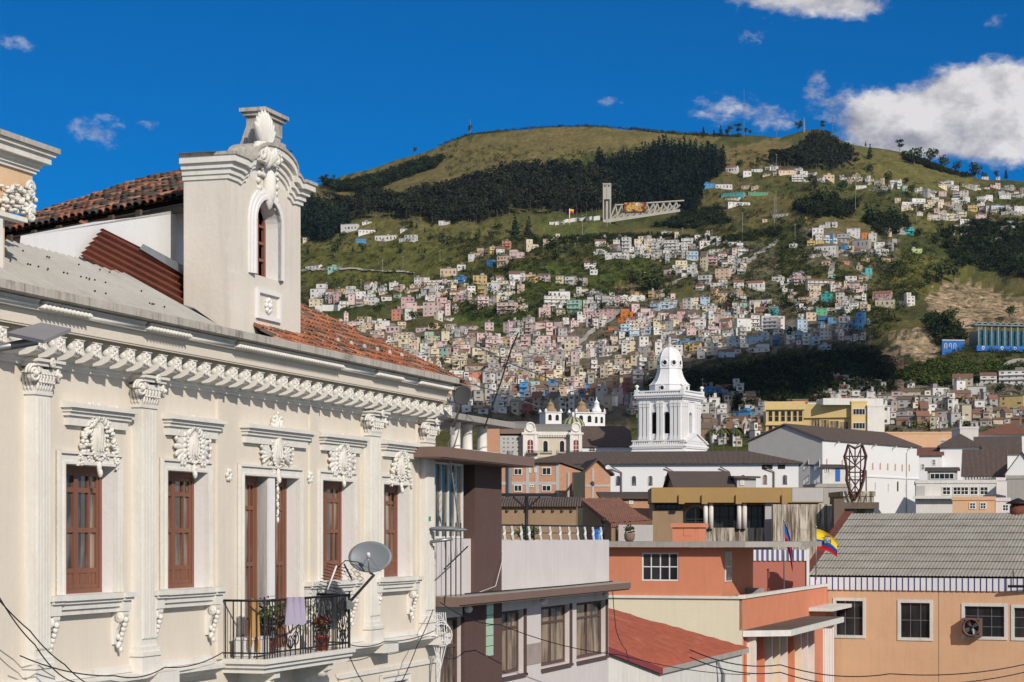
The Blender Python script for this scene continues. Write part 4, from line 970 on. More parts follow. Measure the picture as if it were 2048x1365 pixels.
mb.quad((cx_-.02,0,GZ),(cx_-.02,side,GZ),(cx_-.02,side,zo_mid-1.5),(cx_-.02,0,zo_mid-1.5),0)
mb.quad((upx,0,zo_mid-.9),(cx_,0,zo_mid-.9),(cx_,side,zo_mid-.9),(upx,side,zo_mid-.9),2)
mb.box(upx,cx_,side-.2,side,GZ,zo_mid-.06,0); mb.quad((-4,side,GZ),(-4,0,GZ),(-4,0,zo_top-.3),(-4,side,zo_top-.3),0)
mb.box(upx+.02,cx_-.16,6.0,6.2,zo_mid-.9,zo_mid+.3,2)
mb.build('wall', [M['orange'], M['yellowpale'], M['concrete']], OR_)
mb = MB(); mb.box(-4,cx_+.06,-.10,.12,zo_mid-.06,zo_mid+.06); mb.box(cx_-.22,cx_+.08,.12,side,zo_mid-.055,zo_mid+.09); mb.build('coping', M['stucco'], OR_)
mb = MB(); xr = FO.x(1532,-.3); mb.prism_z([(-4,-.55),(FO.x(1490,-.5),-.55),(xr+1.2,2.2),(xr+1.2,8.3),(-4,8.3)],zo_top-.27,zo_top-.02); mb.build('roof_slab', M['concrete'], OR_)
w_ = win(OR_,wxa,wxb,wza,wzb,.03,4,2,M['whitepaint'],M['pane'],.06,.05)
mb = MB(); mb.box(upx+.0,upx+.05,1.0,2.4,wza-.05,wzb+.05); sw = mb.build('window', M['whitepaint'], OR_)
mb = MB(); 
for k in range(2): mb.box(upx+.05,upx+.06,1.08+.66*k,1.66+.66*k,wza,wza+.62); mb.box(upx+.05,upx+.06,1.08+.66*k,1.66+.66*k,wza+.68,wzb)
mb.build('pane', M['pane'], sw)
mb = MB(); zc0 = zo_mid-1.52; mb.prism_z([(cx_-.0,.1),(cx_+2.0,1.5),(cx_+2.0,side*.72),(cx_,side*.72)],zc0-.30,zc0-.02); mb.prism_z([(cx_-.0,side*.74),(cx_+1.3,side*.74),(cx_+1.3,side+1.5),(cx_,side+1.5)],zc0+.25,zc0+.45); mb.build('canopy', [M['whiteold']], OR_)
mb = MB(); mb.prism_z([(cx_+.02,.25),(cx_+1.9,1.6),(cx_+1.9,side*.71),(cx_+.02,side*.71)],zc0-.015,zc0+.01); mb.build('canopy_felt', M['slabdirt'], OR_)
for i in range(9):                                                   # coloured fins under the canopy
    mb = MB(); y_ = .8+i*2.1; mb.box(cx_,cx_+.45,y_,y_+.30,GZ,zc0-.31); mb.build('fin', [M['stucco'],M['yellowpale'],M['orange']][(0,2,0,1,0,2,1,0,0)[i]], OR_)
mb = MB(); mb.box(cx_-.0,cx_+.06,.6,side-.5,GZ,zc0-.32); mb.build('glazing', M['orange'], OR_)
# chimney-like stub on the roof
mb = MB(); a,b = FO.x(1345,3),FO.x(1398,3); mb.box(a,b,3,4.6,zo_top-.02,FO.z(1370,1055,3)); mb.box(a-.08,b+.1,2.9,4.7,FO.z(1370,1055,3),FO.z(1370,1047,3)); mb.box(a+.55,a+.95,2.98,3.0,FO.z(1370,1072,3),FO.z(1370,1058,3)); mb.build('roof_stub', M['orange'], OR_)
t_ = thing('potted_plant', 'dark potted plant alone on the left end of the orange building roof', 'potted plant', tuple(FO.world(FO.x(1259,1),1.0,zo_top-.02))); ZOFF[t_.name] = 0
mb = MB(); mb.lathe([(.15,0),(.24,.12),(.26,.35),(.22,.42)],12); mb.build('pot', M['brownedge'], t_); mb = MB(); leafball(mb,(0,0,.6),.28,70,.10,[(.10,.05,.05),(.06,.07,.03)],.8); mb.build('foliage', M['leaf'], t_)
# flags
M['flag_y'] = plaster('yellow_flag', (.75,.50,.02), streak=0, bump=0); M['flag_b'] = plaster('blue_flag', (.01,.08,.36), streak=0, bump=0); M['flag_r'] = plaster('red_flag', (.55,.02,.03), streak=0, bump=0)
def flag(lb, px, pyb, pyt, Y, bands, sweep, drop, emblem=False):
    q = Pp(px,pyb,Y); t_ = thing('flag', lb, 'flag', tuple(q)); ZOFF[t_.name] = 0; H = (pyb-pyt)*Y/F
    mb = MB(); mb.tube([(0,0,0),(0,0,H)],.035,6); mb.ell((0,0,H+.05),(.06,.06,.07),8,5); mb.build('pole', M['metal'], t_)
    mb = MB(); n, k = 24, 16; vs = []; fs = []; ms = []; hh = 1.15
    def P_(u,v): return (sweep*u+.04, .18*math.sin(u*7+v*2)*u+.07*math.sin(v*8), H-.06-hh*v*(1-.25*u)-drop*u*u*.9-drop*.25*u)
    for i in range(n+1):
        for j in range(k+1): vs.append(P_(i/n,j/k))
    for i in range(n):
        for j in range(k):
            v = (j+.5)/k; m = next(m for t__,m in bands if v <= t__); mb.add([],[]); fs.append((i*(k+1)+j,(i+1)*(k+1)+j,(i+1)*(k+1)+j+1,i*(k+1)+j+1)); ms.append(m)
    mb.add(vs,fs,0,True); mb.m = ms; o = mb.build('cloth', [M['flag_y'],M['flag_b'],M['flag_r']], t_)
    if emblem:
        mb = MB(); ec = Vector(P_(.5,.42)); 
        mb.ell(tuple(ec+Vector((0,-.02,0))),(.17,.025,.20),14,8,0); mb.ell(tuple(ec+Vector((0,-.05,.02))),(.11,.02,.14),12,7,1); mb.ell(tuple(ec+Vector((0,-.06,.05))),(.05,.02,.04),8,5,2); mb.ell(tuple(ec+Vector((0,-.05,.24))),(.20,.03,.05),12,5,3)
        for s in (-1,1): mb.ell(tuple(ec+Vector((s*.16,-.04,-.05))),(.05,.02,.14),8,5,3)
        mb.build('emblem', [M['flag_y'],plaster('emblem_blue',(.10,.30,.45),streak=0,bump=0),M['whitepaint'],M['brownedge']], t_)
    return t_
flag('yellow, blue and red flag with coat of arms before the corrugated roof', 1632, 1160, 1056, 118.0, [(.5,0),(.75,1),(1.01,2)], 1.15, .62, True)
flag('limp blue and red flag on the pole above the orange terrace', 1568, 1178, 1044, 110.0, [(.5,1),(1.01,2)], .42, 1.5)

# ================================================================== red roofed low house in front of it
def obj_quadroof(name, lb, cat): pass
A,B,C_,D_ = Pp(1217,1218,94.5),Pp(1498,1297,96.0),Pp(1326,1338,84.0),Pp(1217,1295,80.0)
RR = thing('red_roof_house', 'low cream house with a patched red painted roof below the orange building', 'house', (C_.x,C_.y,GZ))
lc = lambda v,dz=0: (v.x-C_.x, v.y-C_.y, v.z+dz)
A2 = A+(A-B)*.3; D2 = D_+(D_-C_)*.6
mb = MB(); n = 26; vs = []; fs = []
for i in range(n+1):
    for j in range(n+1):
        q = A2.lerp(B,i/n).lerp(D2.lerp(C_,i/n),j/n); vs.append(lc(q,random.uniform(-.03,.03)+(.025 if j%5 == 0 else 0)))
for i in range(n):
    for j in range(n): fs.append((i*(n+1)+j,(i+1)*(n+1)+j,(i+1)*(n+1)+j+1,i*(n+1)+j+1))
mb.add(vs,fs,0); mb.add([lc(A2,-.14),lc(B,-.14),lc(C_,-.14),lc(D2,-.14)],[(0,1,2,3)],1); mb.build('roof', [M['redroof'],M['oldwood']], RR)
mb = MB(); mb.add([lc(B,.02),lc(C_,.02),lc(C_,-.2),lc(B,-.2)],[(0,1,2,3)],0); mb.add([lc(C_,.03),lc(D2,.03),lc(D2,-.22),lc(C_,-.22)],[(0,1,2,3)],1); mb.build('eaves_board', [M['concrete'],M['crimson']], RR)
A3,B3,C3,D3 = [v+(( (A2+B+C_+D2)/4)-v)*.07 for v in (A2,B,C_,D2)]
mb = MB()
for a,b in ((A3,B3),(B3,C3),(C3,D3)): mb.add([(a.x-C_.x,a.y-C_.y,GZ),(b.x-C_.x,b.y-C_.y,GZ),lc(b,-.2),lc(a,-.2)],[(0,1,2,3)])
mb.build('wall', M['whiteold'], RR)
mb = MB(); q = B3.lerp(C3,.35); mb.tube([lc(q,-.2),lc(q+Vector((.3,-.1,-.9))),(q.x-C_.x+.1,q.y-C_.y-.05,GZ)],.09,8); mb.build('drainpipe', M['dish'], RR)

# ================================================================== peach hall with the corrugated roof
FH = Fr(1617, 124.0, math.atan2(-.40,.917))
HR = FH.root('peach_hall', 'peach walled hall with a big grey corrugated roof and striped fascia', 'hall')
hL = FH.x(2048)+5; zb0, zb1 = FH.z(1800,1181), FH.z(1800,1156)
hw = [((1668,1730),(1198,1275),3,2),((1797,1864),(1202,1280),3,2),((1925,2013),(1209,1278),3,3),((2024,2075),(1212,1280),2,3)]
rects = [(FH.x(a),FH.x(b),FH.z((a+b)/2,d),FH.z((a+b)/2,c)) for (a,b),(c,d),_,_ in hw]
mb = MB(); holes_wall(mb, 0, hL, GZ, zb0+.05, rects, 0, .25, 0); mb.box(0,hL,1.0,1.02,GZ,zb0,1); mb.quad((0,0,GZ),(0,20,GZ),(0,20,zb0),(0,0,zb0)); mb.box(FH.x(1877),FH.x(1877)+.03,-.012,0,GZ,zb0,2)
mb.build('wall', [M['peach'],M['darkvoid'],M['adobe']], HR)
for r_,(_,_,c,rw) in zip(rects,hw):
    w_ = win(HR,r_[0]+.08,r_[1]-.08,r_[2]+.08,r_[3]-.08,.10,c,rw,M['metal'],M['pane'],.05,.035)
    mb = MB(); bars(mb,r_[0]-.05,r_[1]+.05,r_[2]-.05,r_[3]+.05,-.05,.12,1,1,.17); mb.build('surround', M['whiteold'], w_)
mb = MB(); n = int(hL/.17)
for i in range(n):
    x_ = hL*i/n; d = .05 if i%2 else 0; w_ = hL/n; a_ = x_+(.22*w_ if i%2 == 0 else -.22*w_); b_ = x_+w_+(-.22*w_ if i%2 == 0 else .22*w_)
    mb.box(a_,b_,-.06-d,-.002,zb0,zb1,i%2)
mb.build('striped_fascia', [plaster('fascia_white',(.74,.74,.78),streak=.1,bump=0),plaster('fascia_violet',(.13,.125,.26),streak=.1,bump=0)][::-1], HR)
pz = math.tan(R(20.5)); mb = MB(); rows = 9; run = 9.9
lv = run/math.cos(R(20.5))/rows
corr((-.0,-.12,zb1+.10),(1,0,0),(0,math.cos(R(20.5)),math.sin(R(20.5))),hL,lv*rows,.20,.016,rows,.022,0,mb,6)
mb.build('corrugated_roof', M['asbdark'], HR)
mb = MB(); mb.quad((0,run,zb1+run*pz+.05),(hL,run,zb1+run*pz+.05),(hL,2*run,zb1),(0,2*run,zb1)); mb.quad((0,-.05,zb1),(hL,-.05,zb1),(hL,run,zb1+run*pz-.02),(0,run,zb1+run*pz-.02)); mb.poly([(0,0,zb0),(0,2*run,zb1),(0,run,zb1+run*pz)]); mb.build('roof_deck', M['oldwood'], HR)
mb = MB(); mb.box(-.55,.05,-.1,run+.3,zb1-.1,zb1+.1); v0 = len(mb.v); 
mb.v = [(v[0],v[1],v[2]+max(0,v[1])*pz) for v in mb.v]; mb.build('verge', M['rust'], HR)
# extractor fan on the third window
fx,fz = FH.x(1944,-.3),FH.z(1944,1255,-.3); t_ = thing('extractor_fan', 'rusty brown box extractor fan mounted on the third hall window', 'fan', tuple(FH.world(fx,0,fz)), FH.a); ZOFF[t_.name] = 0
mb = MB(); s_ = .52
holes_wall(mb,-s_,s_,-s_,s_,[(-s_*.8,s_*.8,-s_*.8,s_*.8)],-.55,.4); mb.box(-s_,s_,-.549,-.01,s_-.02,s_); mb.box(-s_,s_,-.549,-.01,-s_,-s_+.02); mb.box(-s_,-s_+.02,-.549,-.01,-s_,s_); mb.box(s_-.02,s_,-.549,-.01,-s_,s_); mb.box(-s_*.8,s_*.8,-.2,-.18,-s_*.8,s_*.8)
rg = [( .80*s_,-.56),(.86*s_,-.62),(.95*s_,-.60),(.95*s_,-.50),(.80*s_,-.45)]
vs = []; 
for r_,y_ in rg:
    for j in range(28): vs.append((r_*math.cos(2*PI*j/28),y_,r_*math.sin(2*PI*j/28)))
mb.add(vs,[(i*28+j,i*28+(j+1)%28,(i+1)*28+(j+1)%28,(i+1)*28+j) for i in range(4) for j in range(28)],0,True); mb.build('box', plaster('rusty_brown_metal',(.16,.10,.08),dirt=(.08,.04,.03),streak=.3,blotch=.4), t_)
mb = MB()
for k in range(4):
    a = k*PI/2+.5; d = Vector((math.cos(a),0,math.sin(a))); e = Vector((-math.sin(a),0,math.cos(a)))
    mb.add([tuple(d*.06+e*.05+Vector((0,-.40,0))),tuple(d*.40+e*.16+Vector((0,-.36,0))),tuple(d*.40-e*.10+Vector((0,-.46,0))),tuple(d*.06-e*.05+Vector((0,-.42,0)))],[(0,1,2,3)])
    mb.add([tuple(d*.06+e*.05+Vector((0,-.39,0))),tuple(d*.40+e*.16+Vector((0,-.35,0))),tuple(d*.40-e*.10+Vector((0,-.45,0))),tuple(d*.06-e*.05+Vector((0,-.41,0)))],[(3,2,1,0)])
mb.build('blade', M['metal'], t_); mb = MB(); mb.ell((0,-.43,0),(.09,.08,.09),10,6); mb.build('hub', M['iron'], t_)
q = FH.world(FH.x(2036,run),run,zb1+run*pz); t_ = thing('roof_vent', 'brown capped roof vent on the right end of the hall ridge', 'vent', tuple(q)); ZOFF[t_.name] = 0
mb = MB(); mb.lathe([(.5,-.2),(.5,.5),(.42,.5),(.42,.62)],12); mb.build('shaft', M['rust'], t_); mb = MB(); mb.lathe([(.72,.62),(.72,.68),(.1,.95),(.001,.97)],12); mb.build('cap', M['iron'], t_)
mb = MB(); q = FH.world(FH.x(2030,-.4),-.4,zb0+.3); mb.tube([q+Vector((-.4,0,0)),q+Vector((1.6,-.6,0))],.08,5); mb.tube([q+Vector((-.1,0,0)),q+Vector((-.1,0,.9))],.03,5)
tag(mb.build('flood_lamp_bar', M['iron']), 'dark iron bar with a short mast on the right end of the striped fascia', 'bar')
# salmon terrace wall with striped cap and white pier, white shutter beside the hall
FT = Fr(1480, 122.0, math.atan2(-.12,.99)); TR = FT.root('salmon_terrace', 'salmon terrace wall with striped blue and white cap between orange building and hall', 'wall')
a,b = FT.x(1482),FT.x(1613); mb = MB(); mb.box(a,b,0,.3,GZ,FT.z(1550,1122)); mb.build('wall', M['salmon'], TR)
mb = MB(); n = 26
for i in range(n): x_ = a+(b-a)*i/n; mb.box(x_,x_+(b-a)/n,-.05-.04*(i%2),.25,FT.z(1550,1122)+.001,FT.z(1550,1100),i%2)
mb.build('striped_cap', [bpy.data.materials['fascia_violet'],bpy.data.materials['fascia_white']], TR)
mb = MB(); mb.box(b,FT.x(1618)+.02,-.1,3,GZ,FT.z(1610,1099)); mb.build('pier', M['whitepaint'], TR)
FS = Fr(1622, 121.0, math.atan2(-.15,.99)); SR = FS.root('white_shed', 'plain white sheet wall under the canopy left of the peach hall', 'shed')
mb = MB(); a,b = FS.x(1622),FS.x(1668); mb.box(a,b,0,2,GZ,FS.z(1640,1250))
for i in range(9): x_ = a+(b-a)*(i+.5)/9; mb.box(x_-.02,x_+.02,-.02,0,GZ,FS.z(1640,1251))
mb.build('wall', M['whitepaint'], SR); mb = MB(); mb.box(a-.1,b+.1,-.3,2.2,FS.z(1640,1250)+.001,FS.z(1640,1244)); mb.build('roof', M['concrete'], SR)
# ================================================================== town between the street and the hill
def wl4(root, fr, lst, mf, mg, w=9, h=20, arch=False, fw=.12, y=0.0, side=None, name='window', cols=2, rows=2):
    """windows by their centre pixel; w,h in photo pixels"""
    for px,py in lst:
        D = fr.D(fr.x(px,y),y); x = fr.x(px,y); z = (HY-py)*D/F; ww, hh = w*D/F, h*D/F
        if arch: archwin(root, x, ww, z-hh/2, z+hh/2-ww/2, y, mf, mg, fw, .12, False, name)
        else: flatwin(root, x-ww/2, x+ww/2, z-hh/2, z+hh/2, y, mf, mg, cols, rows, fw)
def flatwin(root, x0, x1, z0, z1, y, mf, mg, cols=2, rows=2, fw=.08):
    mb = MB(); bars(mb, x0, x1, z0, z1, y-.07, y-.005, cols, rows, fw, fw*.6); w_ = mb.build('window', mf, root)
    g = MB(); g.quad((x0,y-.02,z0),(x1,y-.02,z0),(x1,y-.02,z1),(x0,y-.02,z1)); g.build('pane', mg, w_); return w_
def swin(root, fr, x, lst, w, h, mf, mg, s=1):
    """windows on the side plane at local x (facing +x when s=1)"""
    for px,py in lst:
        y = fr.y(px,x); D = fr.D(x,y); z = (HY-py)*D/F; hh = h*D/F
        dy = abs(fr.y(px+w/2,x)-fr.y(px-w/2,x)); a, b = y-dy/2, y+dy/2
        mb = MB(); f_ = .12; xx = x+.05*s
        for q in ((a-f_,a,z-hh/2-f_,z+hh/2+f_),(b,b+f_,z-hh/2-f_,z+hh/2+f_),(a,b,z+hh/2,z+hh/2+f_),(a,b,z-hh/2-f_,z-hh/2),((a+b)/2-.03,(a+b)/2+.03,z-hh/2,z+hh/2)):
            mb.box(min(x,xx)+.002,max(x,xx),*q)
        w_ = mb.build('window', mf, root); g = MB(); xg = x+.02*s; g.quad((xg,a,z-hh/2),(xg,b,z-hh/2),(xg,b,z+hh/2),(xg,a,z+hh/2)); g.build('pane', mg, w_)
def body(mb, x0, x1, y0, y1, z0, z1, m=0): mb.box(x0,x1,y0,y1,z0,z1,m)
def gableroof(x0,x1,y0,y1,z,h,ov=.4,th=.18,m=0,mb=None,ends=True,me=1):
    """ridge along x"""
    mb = mb or MB(); ym = (y0+y1)/2
    for s in (0,1):
        a = [(y0-ov,z-ov*h/(ym-y0)),(ym,z+h),(ym,z+h+th),(y0-ov,z-ov*h/(ym-y0)+th)] if s == 0 else [(ym,z+h),(y1+ov,z-ov*h/(ym-y0)),(y1+ov,z-ov*h/(ym-y0)+th),(ym,z+h+th)]
        mb.prism_x(a,x0-ov,x1+ov,m)
    if ends:
        for x in (x0,x1): mb.poly([(x,y0,z-.01),(x,y1,z-.01),(x,ym,z+h-.02)],me)
    return mb
def hiproof(x0,x1,y0,y1,z,h,ov=.5,m=0,mb=None,hipl=True,hipr=True):
    mb = mb or MB(); x0-=ov; x1+=ov; y0-=ov; y1+=ov; ym = (y0+y1)/2; k = min((y1-y0)/2,(x1-x0)*.47)
    a = x0+(k if hipl else 0); b = x1-(k if hipr else 0)
    v = [(x0,y0,z),(x1,y0,z),(x1,y1,z),(x0,y1,z),(a,ym,z+h),(b,ym,z+h)]
    mb.add(v,[(0,1,5,4),(1,2,5),(2,3,4,5),(3,0,4)],m); mb.add([(p[0],p[1],p[2]-.15) for p in v[:4]],[(0,1,2,3)],m)
    for i in range(4): a_,b_ = v[i],v[(i+1)%4]; mb.quad((a_[0],a_[1],z-.15),(b_[0],b_[1],z-.15),b_,a_,m)
    return mb

# ---- long white convent with arched windows
FC = Fr(1597, 258.0, R(-6)); CR = FC.root('white_convent', 'long white convent with a dark tiled roof and a row of arched windows', 'convent')
xa = FC.x(1040); ze = FC.z(1500,926); zrg = FC.z(1500,904,6); dp = 12.0
mb = MB(); body(mb,xa,0,0,dp,GZ,ze); mb.build('wall', M['white'], CR)
hiproof(xa,0,0,dp,ze+.05,zrg-ze+.05,.55,0,None,True,True).build('roof', M['tilebrown'], CR)
wl4(CR,FC,[(1236,962),(1268,962),(1301,962),(1334,961),(1444,960),(1486,960),(1530,960),(1570,960)],M['white'],M['panewood'],8.5,20,True,.06,0,None,'window')
swin(CR,FC,0,[(1611,932),(1633,932),(1611,962),(1632,963)],11,9,M['white'],M['pane'])
for px in (1243,1349,1459,1548): mb = MB(); x = FC.x(px); mb.tube([(x-1.1,-.35,ze-.5),(x,-.15,ze-1.1),(x,-.12,GZ)],.09,6); mb.build('drainpipe', M['brownedge'], CR)
mb = MB()
for px in (1528,1535,1542,1560,1567): x = FC.x(px); mb.box(x-.25,x+.2,-.05,.0,ze-.75,ze-.25)
mb.build('vent_slot', M['darkvoid'], CR)

# ---- church tower
Yt = 330.0; ct = Pp(1339,905,Yt+6); TW = thing('church_tower', 'white baroque church tower with a bell-shaped dome and paired arched belfry openings', 'church tower', (ct.x,ct.y,GZ), R(-27.5)); ZOFF[TW.name] = GZ
px2 = Yt/F; zt_ = lambda py: (HY-py)*Yt/F
wA = 3.58                                                    # half width of the shaft
M['tw'] = plaster('tower_white', (.73,.73,.74), dirt=(.4,.4,.4), streak=.08, blotch=.04, var=.04)
mb = MB(); H0,H1 = zt_(898),zt_(790); hol_ = []
for s in (-1.05,1.05): hol_.append((s-.56,s+.56,zt_(866),zt_(822)))
rotz = [Matrix.Rotation(k*PI/2,4,'Z') for k in range(4)]
for k in range(4):
    mb.M = rotz[k]
    if k == 1: ho = [(-.62,.62,zt_(866),zt_(822))]
    else: ho = hol_
    holes_wall(mb,-wA,wA,GZ,H1,ho,-wA,.8)
    for a,b,c,d in ho:
        xc = (a+b)/2; r = (b-a)/2
        for s in (-1,1): mb.prism_y([(xc+s*r,d-r)]+[(xc+s*r*math.cos(PI/2*i/6),d-r+r*math.sin(PI/2*i/6)) for i in range(1,7)]+[(xc+s*r,d)],-wA+.001,-wA+.7)
mb.M = None; mb.quad((-wA,-wA,H1),(wA,-wA,H1),(wA,wA,H1),(-wA,wA,H1)); mb.box(-wA+1.2,wA-1.2,-wA+1.2,wA-1.2,GZ,H1-.1,1)
mb.build('shaft', [M['tw'],M['darkvoid']], TW)
mb = MB()
for k in range(4):
    mb.M = rotz[k]
    for x in ((-3.25,-2.5,-1.7,1.7,2.5,3.25) if k == 1 else (-3.28,-2.62,-1.95,-.33,.33,1.95,2.62,3.28)):
        mb.box(x-.22,x+.22,-wA-.28,-wA,zt_(872),zt_(800)); mb.box(x-.28,x+.28,-wA-.36,-wA,zt_(880),zt_(872)); mb.box(x-.3,x+.3,-wA-.40,-wA,zt_(806),zt_(802.5)); mb.box(x-.27,x+.27,-wA-.34,-wA,zt_(812),zt_(806.2))
mb.build('pilaster', M['tw'], TW)
def sq(mb,h,z0,z1): mb.box(-h,h,-h,h,z0,z1)
mb = MB(); sq(mb,wA+.15,zt_(801),zt_(797)); sq(mb,wA+.35,zt_(797),zt_(795)); sq(mb,wA+.55,zt_(791.5),zt_(789.5)); sq(mb,wA+.7,zt_(789.5),zt_(787)); sq(mb,wA+.3,zt_(795),zt_(791.5))
for k in range(4):
    mb.M = rotz[k]
    for i in range(22): x = -wA-.4+(2*wA+.8)*i/21; mb.box(x-.11,x+.11,-wA-.65,-wA-.3,zt_(794),zt_(791.6))
mb.M = None; mb.build('cornice', M['tw'], TW)
def balustrade(mb,h,z0,z1,n):
    for k in range(4):
        mb.M = rotz[k]
        mb.box(-h,h,-h-.14,-h+.14,z0,z0+.18); mb.box(-h,h,-h-.16,-h+.16,z1-.2,z1)
        for i in range(n): x = -h+2*h*(i+.5)/n; mb.lathe([(.10,z0+.18),(.16,(z0*2+z1)/3),(.07,(z0+z1*2)/3),(.12,z1-.2)],6,(x,-h,0))
    mb.M = None
mb = MB(); balustrade(mb,wA+.35,zt_(787),zt_(779),20); bl = mb.build('balustrade', M['tw'], TW)
mb = MB()
for sx in (-1,1):
    for sy in (-1,1):
        c_ = (sx*(wA+.3),sy*(wA+.3),0); mb.box(c_[0]-.3,c_[0]+.3,c_[1]-.3,c_[1]+.3,zt_(787),zt_(777)); mb.lathe([(.12,zt_(777)),(.2,zt_(775)),(.13,zt_(773)),(.36,zt_(770.5)),(.30,zt_(768)),(.05,zt_(766.5)),(.001,zt_(766))],10,c_)
mb.build('finial', M['tw'], TW)
# lower terrace, pediment and flared foot
mb = MB(); hB = wA+.75; sq(mb,hB,GZ,zt_(900)); sq(mb,hB+.4,zt_(893),zt_(890)); sq(mb,hB+.15,zt_(900),zt_(893)); balustrade(mb,hB+.1,zt_(890),zt_(879),24)
for k in range(4):
    mb.M = rotz[k]
    for i in range(26): x = -hB+2*hB*(i+.5)/26; mb.box(x-.12,x+.12,-hB-.35,-hB,zt_(896),zt_(893.2))
mb.M = rotz[1]; mb.prism_y([(-hB+.2,zt_(886)),(hB-.2,zt_(886)),(0,zt_(868))],-hB-.2,-wA); mb.prism_y([(-hB,zt_(886)),(0,zt_(866)),(hB,zt_(886)),(hB+.3,zt_(884)),(0,zt_(863.5)),(-hB-.3,zt_(884))],-hB-.45,-wA)
mb.M = None; mb.v = [(v[0],v[1],v[2]) for v in mb.v]
mb.lathe([((hB+.6)*1.414,GZ),((hB+1.6)*1.414,zt_(915)),((hB+.7)*1.414,zt_(907)),((hB+.1)*1.414,zt_(899))],4,(0,0,0),0,False,PI/4)
mb.build('terrace', M['tw'], TW)
# bell-shaped dome: eight-sided, flaring skirt
prof = [(3.15,779),(3.15,767.5),(3.05,766.8),(3.2,766),(3.05,764.5),(2.62,759),(2.3,752),(2.05,744),(1.9,736),(1.86,732.5),(2.0,732),(1.95,731),(1.98,724),(1.94,716),(1.82,708),(1.55,700),(1.1,693),(.72,689.5),(.8,688.5),(.5,687)]
def oct(mb,pf,m=0): mb.lathe([(r,zt_(z)) for r,z in pf],8,(0,0,0),m,False,PI/8)
mb = MB(); oct(mb,prof); mb.build('dome', M['tw'], TW)
mb = MB()
for k in range(8):
    a = PI/8+k*PI/4; mb.tube([(r*math.cos(a),r*math.sin(a),zt_(z)) for r,z in prof[3:18]],.06,5)
mb.build('dome_rib', M['tw'], TW)
for k in range(8):                                           # round and low arched lights
    for (r_,z_,s_) in ((1.82,721,.45),(2.92,773,.42)):
        mb = MB(); a = k*PI/4; mb.M = Matrix.Rotation(a,4,'Z')
        if s_ and z_ > 750 and k%2: mb.M = None; continue
        cen = (r_*1.0,0,zt_(z_)); vs = []
        mb.tube([(cen[0],s_*.9*math.cos(2*PI*i/18),cen[2]+s_*math.sin(2*PI*i/18)) for i in range(18)],.12,6,0,True)
        mb.poly([(cen[0]+.06,s_*.8*math.cos(2*PI*i/18),cen[2]+s_*.9*math.sin(2*PI*i/18)) for i in range(18)],1)
        mb.build('oculus', [M['tw'],M['pane']], TW)
mb = MB(); mb.lathe([(.55,zt_(687)),(.4,zt_(685)),(.42,zt_(683)),(.2,zt_(681)),(.28,zt_(679)),(.30,zt_(674)),(.20,zt_(671)),(.24,zt_(669.5)),(.16,zt_(667.5)),(.001,zt_(667))],10); mb.tube([(-.3,0,zt_(674)),(.42,0,zt_(672))],.09,5); mb.build('statue', M['grey'], TW)

# ---- big white gabled church nave
FG = Fr(1645, 300.0, R(54.4)); GR = FG.root('gabled_church', 'large white church nave with shade-grey gable end and brown tiled roof behind the convent', 'church')
# local x runs along the long wall away to the right; local y goes left (gable side at x = 0)
gl = FG.x(1838); yl = FG.y(1497,0); ze = FG.z(1645,879); zrg = (HY-850)*FG.D(0,yl/2)/F
mb = MB(); body(mb,0,gl,0,yl,GZ,ze); mb.poly([(0,0,ze),(0,yl,ze),(0,yl/2,zrg-.1)],1); mb.quad((-.03,0,GZ),(-.03,yl,GZ),(-.03,yl,ze),(-.03,0,ze),1); mb.box(6,gl,-.12,0,FG.z(1700,953),FG.z(1700,950)); mb.build('wall', [M['white'],M['grey']], GR)  # gable end of the white nave coloured grey to stand for its shade
gableroof(0,gl,0,yl,ze,zrg-ze,.35,.2,0,None,False).build('roof', M['tilebrown'], GR)
wl4(GR,FG,[(1653,925),(1684,927),(1745,933),(1760,933),(1775,934),(1790,935),(1804,936),(1818,936)],M['stucco'],M['brick'],6,14,True,.08)
wl4(GR,FG,[(1750,972),(1776,975),(1811,976)],M['stucco'],M['pane'],5,16,False,.08); wl4(GR,FG,[(1795,973)],M['stucco'],M['pane'],7,20,True,.12)
for px in (1670,1712,1744,1785,1815): mb = MB(); x = FG.x(px); mb.tube([(x,-.05,ze-.55),(x-.5,-.9,ze-.3)],.09,5); mb.build('spout', M['whiteold'], GR)
mb = MB(); x = FG.x(1812); mb.tube([(x,-.1,ze-1),(x,-.1,GZ)],.08,5); mb.build('drainpipe', M['grey'], GR)

